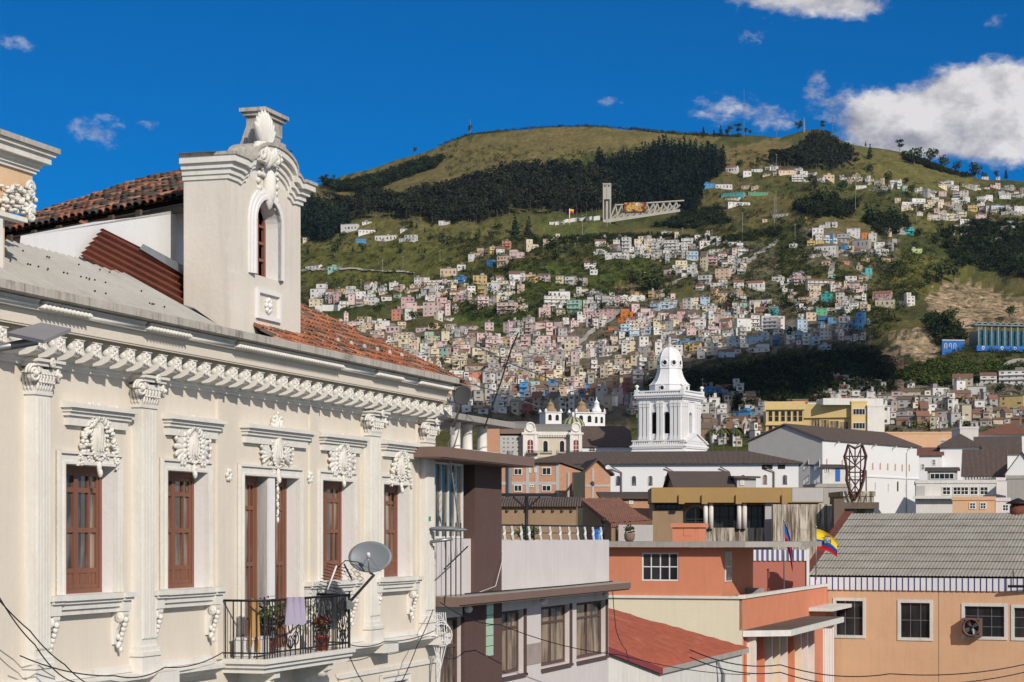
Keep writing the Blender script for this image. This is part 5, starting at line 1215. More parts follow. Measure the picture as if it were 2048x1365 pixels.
def simple(name, lb, cat, px0, px1, Y, ang, dep, pyt, wall, roof=None, rh=0, roofm='tilebrown', wins=(), ww=8, wh=12, hip=False, arch=False, group=None, sidem=None, mf='stucco', mg='pane', par=True, cols=2, rows=2, base=GZ, wside=(), axis='x'):
    """a plain town building between two pixel columns; front plane at depth Y, corner px0"""
    fr = Fr(px0 if ang >= 0 else px1, Y, R(ang)); rt = fr.root(name, lb, cat, group); x0, x1 = fr.x(px0), fr.x(px1); z = fr.z((px0+px1)/2, pyt)
    mb = MB(); body(mb,x0,x1,0,dep,base,z)
    if sidem: mb.box(x1+.002,x1+.03,0,dep,base,z,1); mb.box(x0-.03,x0-.002,0,dep,base,z,1)
    if roof == 'gable' and axis == 'y':
        mb.poly([(x0,0,z),(x1,0,z),((x0+x1)/2,0,z+rh-.05)],0)
    mb.build('wall', [M[wall], M[sidem or wall]], rt)
    if roof == 'gable' and axis == 'x': gableroof(x0,x1,0,dep,z,rh,.3,.15,0,None,True,1).build('roof', [M[roofm],M[wall]], rt)
    elif roof == 'gable':
        mb = MB(); xm = (x0+x1)/2; o = .3
        mb.prism_y([(x0-o,z-o*rh/(xm-x0)),(xm,z+rh),(xm,z+rh+.18),(x0-o,z-o*rh/(xm-x0)+.18)],-o,dep+o); mb.prism_y([(xm,z+rh),(x1+o,z-o*rh/(xm-x0)),(x1+o,z-o*rh/(xm-x0)+.18),(xm,z+rh+.18)],-o,dep+o); mb.build('roof', M[roofm], rt)
    elif roof == 'hip': hiproof(x0,x1,0,dep,z+.02,rh,.4).build('roof', M[roofm], rt)
    elif roof == 'shed':
        mb = MB(); mb.prism_x([(-.3,z),(dep+.3,z+rh),(dep+.3,z+rh+.15),(-.3,z+.15)],x0-.3,x1+.3); mb.build('roof', M[roofm], rt)
        mb = MB(); mb.prism_x([(.01,z-.01),(dep,z-.01),(dep,z+rh-.03)],x0+.01,x1-.01); mb.build('gable_wall', M[wall], rt)
    elif par:
        mb = MB()
        for q in ((x0-.08,x1+.08,-.08,.15),(x0-.08,x1+.08,dep-.15,dep+.08)): mb.box(q[0],q[1],q[2],q[3],z+.002,z+.35)
        mb.box(x0-.08,x0+.15,.15,dep-.15,z+.002,z+.35); mb.box(x1-.15,x1+.08,.15,dep-.15,z+.002,z+.35); mb.build('parapet', M[wall], rt)
    if wins: wl4(rt,fr,wins,M[mf],M[mg],ww,wh,arch,.09,0,None,'window',cols,rows)
    if wside: swin(rt,fr,x1,wside,ww*.6,wh,M[mf],M[mg])
    return rt, fr, x0, x1, z
grid = lambda xs,ys: [(x,y) for x in xs for y in ys]
# yellow block behind the nave
rt,fr,x0,x1,z = simple('yellow_block','long yellow modernist block with rows of tall windows behind the white nave','building',1532,1607,395,-8,14,808,'yellow',wins=grid((1541,1553.5,1566,1578,1590,1601),(833,862)),ww=9.5,wh=22,mf='yellow',cols=1,rows=2)
z2 = z-.0; mb = MB(); mb.box(x0-.2,x1+.2,-.5,0,fr.z(1570,820),z+.4); mb.box(x0-.1,x1+.1,-.4,0,fr.z(1570,851),fr.z(1570,847)); mb.build('band', M['yellow'], rt)
rt,fr,x0,x1,z = simple('yellow_wing','lower yellow wing with one ribbon window between the block and its stair tower','building',1607.5,1702,393,-16,12,812,'yellow',wins=[(1631,849),(1650,850),(1669,852),(1688,854)],ww=18,wh=21,mg='curtain',mf='yellow',cols=3,rows=1)
mb = MB(); mb.box(x0,x1,-.45,0,fr.z(1650,836),z+.36); mb.build('band', M['yellow'], rt)
rt,fr,x0,x1,z = simple('yellow_stair_tower','yellow stair tower with two square windows and a white blank side wall','building',1703,1734,391.5,0,6,806,'yellow',wins=[(1718,824),(1718,852)],ww=25,wh=13,cols=4,rows=1)
rt,fr,x0,x1,z = simple('white_blank_block','blank off-white wall block joined to the yellow stair tower','building',1735,1769,391,4,8,814,'whiteold')
mb = MB(); mb.box(x0-8,x1,1,7,z+.4,z+1.6); mb.tube([(x0+.5,2,z),(x0+.5,2,z+3)],.1,5); mb.build('roof_room', M['whiteold'], rt)
rt,fr,x0,x1,z = simple('pale_roof_room','cream roof room with a flat slab on the yellow block','building',1647,1692,408,0,6,812,'whiteold',wins=[(1658,822)],ww=6,wh=4)
rt,fr,x0,x1,z = simple('peach_roof_room','peach flat roof hut between the roof room and the stair tower','building',1692,1722,415,0,6,802,'yellow')
# palace with two ornamented bays
FPx = Fr(1000, 312.0, R(4)); PR = FPx.root('palace', 'cream palace with two white ornamented bays, arched windows and grey mansard roofs', 'palace')
zpt = FPx.z(1080,868); xa,xb,xc_,xd = FPx.x(1055),FPx.x(1162),FPx.x(1000),FPx.x(1055)
mb = MB(); mb.box(FPx.x(1058),xb,0,12,GZ,zpt); mb.box(xc_,FPx.x(1046),.3,12,GZ,zpt-.3,1)
for px,py in grid((1008,1016,1026,1036),(878,886,895,903)): x = FPx.x(px,.3); z_ = FPx.z(px,py,.3); mb.box(x-.08,x+.08,.26,.3,z_-.08,z_+.08,2)
mb.build('wall', [M['palace'],M['grey'],M['darkvoid']], PR)
mb = MB(); mb.box(FPx.x(1058),xb,-.3,0,FPx.z(1100,871),zpt+.3)
for i in range(30): x = FPx.x(1062)+(xb-FPx.x(1062))*i/30; mb.box(x,x+.15,-.28,0,FPx.z(1100,875),FPx.z(1100,871.2))
mb.build('cornice', M['stucco'], PR)
for a,b in ((1046,1075),(1140,1164)):
    x0,x1 = FPx.x(a,-.9),FPx.x(b,-.9); mb = MB(); mb.box(x0,x1,-.9,4,GZ,FPx.z(1060,866)); mb.box(x0-.2,x1+.2,-1.1,0,FPx.z(1060,870),FPx.z(1060,866)+.01); mb.box(x0+.001,x0+.5,-1.0,0,GZ,FPx.z(1060,870)); mb.box(x1-.5,x1-.001,-1.0,0,GZ,FPx.z(1060,870))
    xm = (x0+x1)/2; zc = FPx.z(1060,855); mb.prism_y([(x0+.1,FPx.z(1060,866))]+[(xm+(x1-x0)*.42*math.cos(PI-PI*i/10),FPx.z(1060,864)+1.25*math.sin(PI*i/10)) for i in range(11)]+[(x1-.1,FPx.z(1060,866))],-1.0,-.2)
    mb.tube([(xm+.62*math.cos(2*PI*i/16),-1.02,zc+.62*math.sin(2*PI*i/16)) for i in range(16)],.14,6,0,True)
    bay = mb.build('ornamented_bay', M['stucco'], PR); archwin(bay,xm,.85,FPx.z(1060,907),FPx.z(1060,886),-.9,M['stucco'],bpy.data.materials['crimson_roof_edge'],.14,.12,True)
wl4(PR,FPx,[(1091,893),(1124,893)],M['stucco'],M['pane'],9,22,True,.12)
for px in (1064,1091,1124,1152): x = FPx.x(px,-1); mb = MB(); mb.box(x-.9,x+.9,-1.5,-1.1,FPx.z(px,910),FPx.z(px,908)); [mb.tube([(x-.85+.17*i,-1.45,FPx.z(px,908)),(x-.85+.17*i,-1.45,FPx.z(px,902))],.03,4) for i in range(11)]; mb.build('balcony', M['iron'], PR)
M['slate'] = plaster('grey_mansard', (.20,.195,.18), dirt=(.08,.08,.07), streak=.5, blotch=.4)
for a,b,pt,pb,y in ((962,1058,841,858,2),(1064,1150,846,866,1.2)):
    x0,x1 = FPx.x(a,y),FPx.x(b,y); z0,z1 = FPx.z(1050,pb,y),FPx.z(1050,pt,y); mb = MB(); pf = [(0,z0),(.35,z0+(z1-z0)*.6),(1.2,z0+(z1-z0)*.9),(3,z1),(7,z1-.2),(9,z0)]
    mb.prism_x([(y+p,q) for p,q in pf],x0,x1); mb.build('mansard_roof', M['slate'], PR)
mb = MB(); mb.box(FPx.x(1000,2),FPx.x(1056,2),1.9,12,FPx.z(1020,868,2),FPx.z(1020,858.5,2)); mb.build('attic_band', M['brownedge'], PR)
simple('brick_side_house','plain red brick block left of the grey palace wall','house',972,999,300,0,8,852,'brick')
# brick building with white concrete frame, pair of brick gables
FB2 = Fr(1168, 178.0, R(-4)); BR2 = FB2.root('brick_house', 'unplastered brick house with concrete frame and dark sheet roof behind the adobe house', 'house')
xa,xb = FB2.x(990),FB2.x(1117); xe_ = FB2.x(1168); zt2 = FB2.z(1100,926); 
mb = MB(); mb.box(xa,xb,0,9,GZ,zt2); mb.poly([(xb,.0,GZ),(xe_,.35,GZ),(xe_,.35,FB2.z(1165,945)),(xb,0,zt2)]); mb.build('wall', M['brick'], BR2)
mb = MB()
for px in (1016,1055,1074,1115): x = FB2.x(px); mb.box(x-.14,x+.14,-.03,0,GZ,zt2)
for py in (967,997): z_ = FB2.z(1060,py); mb.box(xa,xb,-.035,0,z_-.14,z_+.12)
mb.box(FB2.x(1135,.1),FB2.x(1135,.1)+.2,.02,.10,GZ,FB2.z(1135,945)); mb.build('concrete_frame', M['grey'], BR2)
mb = MB(); mb.box(xa-.3,xb+.2,-.4,9,zt2,zt2+.2); mb.add([(xb+.2,-.2,zt2+.02),(xe_+.2,.2,FB2.z(1168,943)),(xe_+.2,9,FB2.z(1168,943)),(xb+.2,9,zt2+.02),(xb+.2,-.2,zt2+.2),(xe_+.2,.2,FB2.z(1168,943)+.2),(xe_+.2,9,FB2.z(1168,943)+.2),(xb+.2,9,zt2+.2)],[(0,1,2,3),(4,5,6,7),(0,1,5,4),(1,2,6,5)]); mb.build('roof', M['darkroof'], BR2)
for (px,py,w,h) in ((1093,943,19,16),(1093,977,19,13),(1036,944,17,14),(1036,977,17,14),(1060,941,5,10),(1071,941,5,9),(1063,972,9,6)): wl4(BR2,FB2,[(px,py)],M['stucco'],M['pane'],w,h,False,.07,0,None,'window',2,1)
mb = MB(); x = FB2.x(1020); mb.tube([(x,-.3,GZ),(x,-.3,FB2.z(1020,915))],.16,8); mb.tube([(x,-.3,FB2.z(1020,915)),(x,-.3,FB2.z(1020,903))],.26,8); mb.build('flue', M['dish'], BR2)
rt,fr,x0,x1,z = simple('brick_gable_house','narrow brick house with a pitched end and dark glazed stair beside it','house',1170,1221,176,5,8,945,'brick','gable',1.0,'darkroof',axis='y')
mb = MB(); x_ = fr.x(1186); mb.box(x_-.08,x_+.08,-.04,0,GZ,z+.3); mb.box(x0,x1,-.045,0,fr.z(1190,972)-.08,fr.z(1190,972)+.08); mb.build('concrete_frame', M['grey'], rt)
mb = MB(); mb.box(fr.x(1147,-1),fr.x(1169,-1),-1,0,GZ,fr.z(1158,945,-1)); mb.build('glazed_stair', plaster('dusty_green_glass',(.05,.055,.04),streak=.3,dirt=(.12,.11,.08),rough=.3), rt)
dish('satellite_dish','small white dish on the brick gable corner before the convent',Pp(1216,935,174),.22,(-.3,-1,.3),M['whitepaint'],None,False)
# adobe houses
rt,fr,x0,x1,z = simple('adobe_house','long tan adobe house with a low brown tile roof behind the zigzag railing','house',985,1152,128,-3,5,1012,'adobe','gable',.42,'tilebrown')
mb = MB(); [mb.box(x0+.3+.55*i,x0+.42+.55*i,-.15,0,z-.35,z-.2) for i in range(int((x1-x0)/.55))]; mb.build('rafter_end', M['oldwood'], rt)
P1,P2,P3,P4 = Pp(1161,998,137),Pp(1241,997,146),Pp(1305,1041,143),Pp(1222,1047,133)
rt = thing('adobe_house','tan adobe house with a sagging red tile roof left of the ochre building','house',(P4.x,P4.y,GZ)); q_ = lambda v,d=0: (v.x-P4.x,v.y-P4.y,v.z+d)
mb = MB(); n = 16; vs = []; fs = []
for i in range(n+1):
    for j in range(n+1): v = P1.lerp(P2,i/n).lerp(P4.lerp(P3,i/n),j/n); vs.append(q_(v,random.uniform(-.03,.03)-.12*math.sin(PI*j/n)+.05*(i%2)))
for i in range(n):
    for j in range(n): fs.append((i*(n+1)+j,(i+1)*(n+1)+j,(i+1)*(n+1)+j+1,i*(n+1)+j+1))
mb.add(vs,fs); mb.add([q_(P1,-.22),q_(P2,-.22),q_(P3,-.22),q_(P4,-.22)],[(0,1,2,3)]); mb.add([q_(P1),q_(P4),q_(P4,-.24),q_(P1,-.24)],[(0,1,2,3)]); mb.add([q_(P4),q_(P3),q_(P3,-.24),q_(P4,-.24)],[(0,1,2,3)]); mb.build('roof', M['tilered'], rt)
ins = [v+((P1+P2+P3+P4)/4-v)*.06 for v in (P1,P2,P3,P4)]; mb = MB()
for a,b in ((0,3),(3,2),(2,1),(1,0)): mb.add([(ins[a].x-P4.x,ins[a].y-P4.y,GZ),(ins[b].x-P4.x,ins[b].y-P4.y,GZ),q_(ins[b],-.2),q_(ins[a],-.2)],[(0,1,2,3)])
mb.build('wall', M['adobe'], rt)
simple('block_wall','grey block wall below the sagging red tile roof','wall',1237,1306,134,3,.3,1050,'grey',par=False)
simple('low_brick_house','low brick house with dark patched roof before the convent wall','house',1207,1300,160,0,6,998,'brick','shed',.5,'darkroof',wins=[(1227,1004),(1262,1005)],ww=9,wh=8)
# ochre building
FOc = Fr(1305, 150.0, R(-2)); OcR = FOc.root('ochre_building', 'low ochre building with a broad flat fascia, slim columns and dark windows', 'building')
x0,x1 = FOc.x(1305),FOc.x(1645); zt3,zf0 = FOc.z(1400,976),FOc.z(1400,1006); xq = FOc.x
mb = MB(); mb.box(x0-.1,x1,-.9,8,zf0,zt3); mb.build('fascia', M['ochre'], OcR)
mb = MB()
for px in (1363,1409,1477,1569): x = xq(px,-.9); mb.box(x-.2,x+.2,-1.1,-.9,zf0-.1,FOc.z(px,990,-.9))
mb.build('bracket', M['ochre'], OcR)
mb = MB(); mb.box(x1-2.2,x1-.05,-.93,-.9,zf0+.05,zt3-.05); mb.build('bare_patch', M['grey'], OcR)
mb = MB(); mb.box(x0,xq(1366),0,8,GZ,zf0); mb.box(xq(1366),x1,2.2,8,GZ,zf0,1); mb.box(xq(1398),x1,-.2,0.0,GZ,FOc.z(1450,1056),2); mb.build('wall', [M['adobe'],M['yellow'],M['stained']], OcR)
mb = MB(); mb.box(xq(1529),xq(1546),-.5,0.5,GZ,zf0-.02); mb.build('pier', M['grey'], OcR)
for px in (1411,1422,1478,1489): mb = MB(); x = xq(px,-.3); mb.lathe([(.16,FOc.z(px,1058)),(.16,zf0)],12,(x,-.4,0)); mb.build('column', M['stucco'], OcR)
flatwin(OcR,xq(1310),xq(1364),FOc.z(1330,1020),FOc.z(1330,1008),0,M['iron'],M['pane'],5,1); 
for a,b in ((1422,1475),(1490,1528)): flatwin(OcR,xq(a,1),xq(b,1),FOc.z(1450,1058),FOc.z(1450,1011),1.0,M['iron'],M['pane'],3,2)
archwin(OcR,xq(1391,2.2),1.4,FOc.z(1391,1050,2),FOc.z(1391,1034,2),2.2,M['stucco'],M['pane'],.2)
simple('stained_wall','tall plaster wall with black rain stains beside the ochre building','wall',1546,1678,147,3,.6,1009,'stained',par=False)
simple('dark_pier','dark weathered pier at the right end of the stained wall','pier',1668,1689,145.5,0,1,998,'slabdirt',par=False)
simple('ledge_block','weathered plaster block under the shield frame sign','building',1688,1748,150,3,5,993,'stained',wins=[(1700,1012)],ww=10,wh=5)
rt,fr,x0,x1,z = simple('roof_hut','dark gabled roof hut on top of the ochre building','hut',1352,1462,166,4,5,973,'adobe','gable',1.1,'darkroof')
simple('teal_roof_hut','small teal hut with a flat overhanging roof on the ochre building','hut',1474,1512,166,6,4,957,'grey','shed',.15,'darkroof',wins=[(1484,966)],ww=8,wh=9)
rt,fr,x0,x1,z = simple('blue_door_house','small white house with bright blue door between convent and nave','house',1645,1702,215,4,6,936,'whiteold','shed',.4,'darkroof',wins=[(1655,941)],ww=11,wh=9)
mb = MB(); mb.box(fr.x(1671),fr.x(1680),-.06,.0,fr.z(1675,963),fr.z(1675,937)); mb.build('door', M['blue'], rt)
simple('grey_roof_terrace','grey stepped roof terrace below the blue door','terrace',1632,1702,205,3,6,975,'concrete')
M['shield'] = plaster('dark_rusty_steel', (.105,.05,.045), dirt=(.04,.03,.03), streak=.3)
# shield-shaped truss frame
q = Pp(1711,1005,149.5); t_ = thing('shield_frame_sign', 'rusty shield-shaped truss frame standing behind the corrugated roof', 'sign frame', tuple(q)); ZOFF[t_.name] = 0
px_ = 149.5/F; SH = [(1697,890),(1711,897),(1725,890),(1733,913),(1729,945),(1728,960),(1720,985),(1711,1000),(1702,985),(1694,960),(1695,945),(1690,913)]
V_ = lambda p,d=0: ((p[0]-1711)*px_,d,(1005-p[1])*px_)
mb = MB()
for d in (0,.35): mb.tube([V_(p,d) for p in SH],.085,5,0,True)
for p in SH: mb.tube([V_(p,0),V_(p,.35)],.05,4)
mb.build('outline', M['shield'], t_)
mb = MB()
for a,b in (((1711,897),(1711,1003)),((1690,913),(1733,913)),((1695,945),(1729,945)),((1694,960),(1728,960)),((1697,890),(1711,928)),((1725,890),(1711,928)),((1690,913),(1729,945)),((1733,913),(1695,945)),((1695,945),(1720,985)),((1729,945),(1702,985)),((1702,985),(1720,985)),((1700,900),(1700,975)),((1722,900),(1722,975))): mb.tube([V_(a,.18),V_(b,.18)],.045,4)
mb.build('truss', M['shield'], t_)
mb = MB(); [mb.tube([V_((p,1003),.3),V_((p+4,940),1.2)],.05,4) for p in (1722,1734)]; mb.box(-1.6,1.6,-.3,1.4,-.45,.0); mb.build('base', M['slabdirt'], t_)
# buildings to the right of the nave
simple('hip_roof_house','white house with a broad hipped brown tile roof right of the nave','house',1880,1958,285,-12,16,893,'white','hip',2.0,'tilebrown',wins=[(1868,912)],ww=4,wh=11)
simple('annex_house','white annex with a small red-brown roof against the end of the nave','house',1838,1884,283,-11,8,912,'white','shed',1.3,'tilered',wins=[(1846,934),(1868,925)],ww=7,wh=12)
rt,fr,x0,x1,z = simple('tile_roof_block','low block with a large brown tile roof and corbelled eaves at the right','building',1927,2010,262,-13,15,952,'whiteold','gable',3.4,'tilebrown')
mb = MB(); [mb.box(x0+.35*i,x0+.2+.35*i,-.25,0,z-.5,z-.1) for i in range(int((x1-x0)/.35))]; mb.build('corbel', M['whiteold'], rt)
simple('corner_gable_house','white gable wall with brown roof at the right edge','house',2011,2075,258,-12,12,948,'white','gable',2.6,'tilebrown',axis='y')
simple('ridge_roof_house','brown tile roof house behind the hipped roof house','house',1950,2040,300,-13,14,908,'white','gable',2.6,'tilebrown')
rt,fr,x0,x1,z = simple('white_apartments','white flat-roofed apartments with a row of dark windows at the right','building',1832,1992,225,-10,9,967,'whiteold',wins=[(1893,982),(1914,982),(1929,982),(1948,982),(1968,982)],ww=17,wh=17,mg='pane')
mb = MB(); mb.box(fr.x(1834),fr.x(1850),-.05,0,fr.z(1840,1000),fr.z(1840,972)); mb.build('shutter', M['grey'], rt); mb = MB(); mb.box(x0-.3,x1+.2,-.8,.0,fr.z(1900,998),fr.z(1900,992)); mb.build('balcony_slab', M['whiteold'], rt)
simple('open_shed','open shed with a dark sheet roof above the white apartments','shed',1855,1915,240,-11,6,943,'grey','shed',.5,'darkroof',wins=[(1884,953)],ww=48,wh=13,cols=5,rows=1)
simple('peach_house','small peach flat house with two square windows at the right','house',1905,1990,200,-12,7,1001,'peach',wins=[(1945,1012),(1966,1012),(2011,1016)],ww=13,wh=14,mf='whitepaint')
simple('pink_house','narrow pink block with a ladder beside the peach house','house',1991,2020,203,-12,7,1003,'lilac')
simple('pale_pink_block','pale pink upper block beside the white apartments','building',1993,2012,226,2,7,962,'lilac')
simple('raw_concrete_house','raw grey concrete house with framed panels at the right edge','house',2014,2080,215,-13,8,958,'concrete')
simple('long_white_block','long white block with a red roof line and small dark windows at the right edge','building',1958,2080,352,-12,12,868,'white','hip',2.0,'tilered',wins=[(1972,893),(1980,893),(1990,894),(1996,894),(2008,895),(2014,895),(2021,895),(2034,896)],ww=4,wh=8)
simple('white_cube_house','pale blank white cube house left of the red-roofed white block','house',1920,1957,350,-4,10,858,'lilac')
simple('salmon_flat_house','long low peach flat house with a thick roof edge behind the hipped roof','house',1770,1912,380,-3,10,868,'peach',wins=[(1890,883)],ww=20,wh=5)
# roofs left of the tower
simple('church_side_house','white church wing with a brown tile roof left of the tower','house',1158,1262,345,2,11,893,'white','gable',3.4,'tilebrown',wins=[(1184,899)],ww=13,wh=10)
simple('white_wing','white upper wing with open dark slots left of the tower','building',1150,1245,372,0,9,857,'white',wins=[(1162,860),(1183,862)],ww=17,wh=9,cols=1,rows=1)
# old churches further off
def cupola(mb,c,prof,n=12,m=0): mb.lathe(prof,n,c,m)
def belfry(lb,px,pyb,pyt,Y,w,cap='bulb'):
    p = Pp(px,pyb,Y); k = Y/F; t_ = thing('bell_tower', lb, 'bell tower', (p.x,p.y,p.z-8), R(20)); H = (pyb-pyt)*k; W = w*k/2; z0 = p.z
    mb = MB(); mb.box(-W,W,-W,W,z0-8,z0+H*.42); mb.box(-W*1.12,W*1.12,-W*1.12,W*1.12,z0+H*.42,z0+H*.46); mb.build('shaft', M['tw'], t_)
    for s in (-.45,.45): archwin(t_,s*W,W*.42,z0+H*.08,z0+H*.26,-W,M['tw'],M['darkvoid'],.1,.1,False)
    mb = MB(); mb.lathe([(W*.8,z0+H*.46),(W*.8,z0+H*.56),(W*.62,z0+H*.60),(W*.5,z0+H*.66),(W*.42,z0+H*.78),(W*.5,z0+H*.80),(W*.2,z0+H*.88),(.12,z0+H*.92),(.12,z0+H)],8); mb.build('lantern', M['tw' if cap == 'white' else 'adobe'], t_)
    mb = MB()
    for sx in (-1,1):
        for sy in (-1,1): mb.lathe([(W*.14,z0+H*.46),(W*.2,z0+H*.5),(.05,z0+H*.6)],6,(sx*W*.95,sy*W*.95,0))
    mb.build('finial', M['tw'], t_)
belfry('small white bell tower with a tan lantern left of the striped dome',1101,846,800,520,34)
belfry('small white bell tower with a tan lantern right of the striped dome',1163,850,798,520,40)
belfry('slim white bell tower with a white lantern, rightmost of the far churches',1193,852,795,525,26,'white')
p = Pp(1146,856,505); t_ = thing('church_dome', 'green and cream striped church dome among the far bell towers', 'dome', (p.x,p.y,p.z-8)); k = 505/F
mb = MB(); mb.lathe([(24*k,p.z-8),(24*k,p.z+2*k),(25*k,p.z+2*k),(25*k,p.z+3*k)],24); mb.build('drum', M['tw'], t_)
mb = MB(); n = 28
for i in range(n):
    a0,a1 = 2*PI*i/n,2*PI*(i+1)/n
    for j in range(7):
        t0,t1 = PI/2*j/7,PI/2*(j+1)/7; f_ = lambda a,t: (24*k*math.cos(t)*math.cos(a),24*k*math.cos(t)*math.sin(a),p.z+3*k+19*k*math.sin(t)); mb.add([f_(a0,t0),f_(a1,t0),f_(a1,t1),f_(a0,t1)],[(0,1,2,3)],i%2)
mb.lathe([(3*k,p.z+21*k),(3*k,p.z+27*k),(.3,p.z+31*k)],8,(0,0,0),2); mb.build('shell', [plaster('dome_green',(.09,.10,.05)),plaster('dome_cream',(.42,.40,.26)),M['tw']], t_)
# ================================================================== the hill: terrain in one sheet from the street to beyond the ridge
RID = [(-700,560),(-300,545),(0,520),(300,455),(560,400),(620,374),(650,364),(700,347),(760,332),(800,317),(850,302),(900,282),(940,268),(980,264),(1040,257),(1100,253),(1180,251),(1250,256),(1320,264),(1390,269),(1440,271),(1500,273),(1560,273),(1600,264),(1640,258),(1700,286),(1750,294),(1800,306),(1850,320),(1900,337),(1950,352),(2000,360),(2048,362),(2300,372),(2800,420)]
RX, RYv = [a for a,b in RID], [b for a,b in RID]
TY = [0,280,400,500,700,900,1200]; TZ = [GZ,GZ,0,13,31,57,104]
YR = 2350.0
rs = np.random.RandomState(5)
WV = [(rs.uniform(-1,1),rs.uniform(-1,1),rs.uniform(0,6.28)) for _ in range(26)]
def relief(x, y):
    s = 0
    for i,(a,b,p) in enumerate(WV):
        L = 420/(1+i*.55); n = math.hypot(a,b); s = s+np.sin((x*a+y*b)/n*6.283/L+p)*(L/420)**.8
    return s
def terr(x, y):
    x = np.asarray(x,float); y = np.asarray(y,float); ys = np.maximum(y,1.0)
    px = CX+F*x/ys; r = np.interp(px,RX,RYv); zl = np.interp(ys,TY,TZ)
    t_ = np.clip((ys-1200)/(YR-1200),0,1); p0 = HY-104*F/1200
    py = p0+(r-p0)*(t_*.86+.14*t_*t_*(3-2*t_))
    zh = (HY-py)*np.minimum(ys,YR)/F
    z = np.where(ys > 1200, zh, zl)
    z = np.where(ys > YR, zh-(ys-YR)*.35-((ys-YR)**2)*.0004, z)
    amp = np.interp(ys,[300,600,1000,1600,2100,2350,2700],[0,1.2,5,8,7,1.6,2])
    return z+relief(x,y)*amp*.55
YS = np.arange(330,2380,3.0)
def hit(px, py):
    """first terrain point seen at a photo pixel"""
    x = (px-CX)*YS/F; z = terr(x,YS); p = HY-F*z/YS
    k = np.nonzero(p <= py)[0]
    i = k[0] if len(k) else int(np.argmin(p))
    return Vector((x[i],YS[i],z[i]))
def inpoly(px, py, poly):
    px = np.asarray(px); py = np.asarray(py); c = np.zeros(px.shape,bool); n = len(poly); j = n-1
    for i in range(n):
        xi,yi = poly[i]; xj,yj = poly[j]
        c ^= ((yi > py) != (yj > py)) & (px < (xj-xi)*(py-yi)/((yj-yi)+1e-9)+xi); j = i
    return c
def npmesh(name, V, Q, col=None, mats=(), mi=None, parent=None, smooth=False, pc=None):
    me = bpy.data.meshes.new(name); nv, nf = len(V), len(Q); me.vertices.add(nv); me.vertices.foreach_set('co', np.asarray(V,np.float32).ravel())
    k = Q.shape[1]; me.loops.add(nf*k); me.polygons.add(nf); me.loops.foreach_set('vertex_index', Q.astype(np.int32).ravel())
    me.polygons.foreach_set('loop_start', np.arange(0,nf*k,k,dtype=np.int32))
    if mi is not None: me.polygons.foreach_set('material_index', np.asarray(mi,np.int32))
    if smooth: me.polygons.foreach_set('use_smooth', np.ones(nf,bool))
    for m in mats: me.materials.append(m)
    if col is not None:
        at = me.color_attributes.new('Col','FLOAT_COLOR','CORNER'); c = np.repeat(np.hstack([col,np.ones((nf,1))]),k,axis=0); at.data.foreach_set('color', c.astype(np.float32).ravel())
    if pc is not None:
        at = me.color_attributes.new('Col','FLOAT_COLOR','POINT'); at.data.foreach_set('color', np.hstack([pc,np.ones((nv,1))]).astype(np.float32).ravel())
    me.update(calc_edges=True); o = bpy.data.objects.new(name, me); COL.objects.link(o)
    if parent is not None: o.parent = parent
    return o
ZONES = [  # land cover by outline
 ([(560,420),(700,350),(900,285),(1100,250),(1440,262),(1440,285),(1330,285),(1200,305),(1080,325),(960,350),(900,372),(800,385),(700,400),(600,440)],(.20,.165,.07)),
 ([(600,470),(760,430),(1000,440),(1150,440),(1100,470),(900,480),(760,490),(600,520)],(.17,.155,.055)),
 ([(600,500),(900,480),(960,540),(900,560),(600,570)],(.145,.145,.04)),
 ([(1690,285),(1800,300),(1900,345),(1960,360),(1880,400),(1760,370),(1690,330)],(.17,.155,.055)),
 ([(1440,300),(1560,275),(1600,300),(1500,340),(1440,350)],(.21,.165,.075)),
 ([(1390,380),(1460,350),(1560,390),(1700,420),(1760,480),(1600,450),(1400,440)],(.16,.135,.055)),
 ([(1740,460),(1900,470),(2060,500),(2060,440),(1900,430),(1760,430)],(.15,.14,.05)),
 ([(1060,440),(1200,430),(1200,470),(1100,480)],(.12,.14,.04)),
 ([(1060,530),(1180,520),(1310,520),(1290,590),(1150,600),(1010,590),(1040,560)],(.09,.11,.03)),
 ([(1750,500),(1930,520),(1940,580),(1860,600),(1780,560)],(.15,.145,.04)),
 ([(900,610),(1060,610),(1080,640),(1000,665),(900,640)],(.08,.11,.03)),
 ([(620,640),(1000,680),(1250,680),(1260,850),(860,860),(620,760)],(.20,.165,.13)),
 ([(1150,600),(1350,600),(1560,600),(1740,640),(1740,690),(1500,720),(1250,760),(1080,700)],(.19,.16,.125)),
 ([(1380,560),(1480,480),(1560,500),(1560,600),(1400,620)],(.17,.15,.10)),
 ([(1600,450),(1800,480),(1790,540),(1600,530)],(.17,.15,.10)),
 ([(1640,760),(2060,760),(2060,880),(1640,880)],(.19,.17,.14)),
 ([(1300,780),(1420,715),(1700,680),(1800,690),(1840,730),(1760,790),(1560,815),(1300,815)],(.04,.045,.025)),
 ([(1240,570),(1330,570),(1345,595),(1230,595)],(.36,.24,.15)),
 ([(1845,600),(1905,560),(1960,575),(2060,610),(2060,650),(1985,640),(1930,665),(1880,640)],(.60,.44,.29)),
 ([(1783,668),(1860,655),(1880,690),(1868,722),(1830,715),(1800,700)],(.60,.45,.30)),
 ([(1745,705),(1790,700),(1815,740),(1770,765),(1740,740)],(.28,.20,.13)),
]
cols = np.concatenate([np.arange(-900,560,24.0),np.arange(560,2070,4.0),np.arange(2070,2900,24.0)]); yr_ = np.concatenate([np.array([4,40,120,200,280]),np.geomspace(320,2380,430),np.array([2420,2480,2600])])
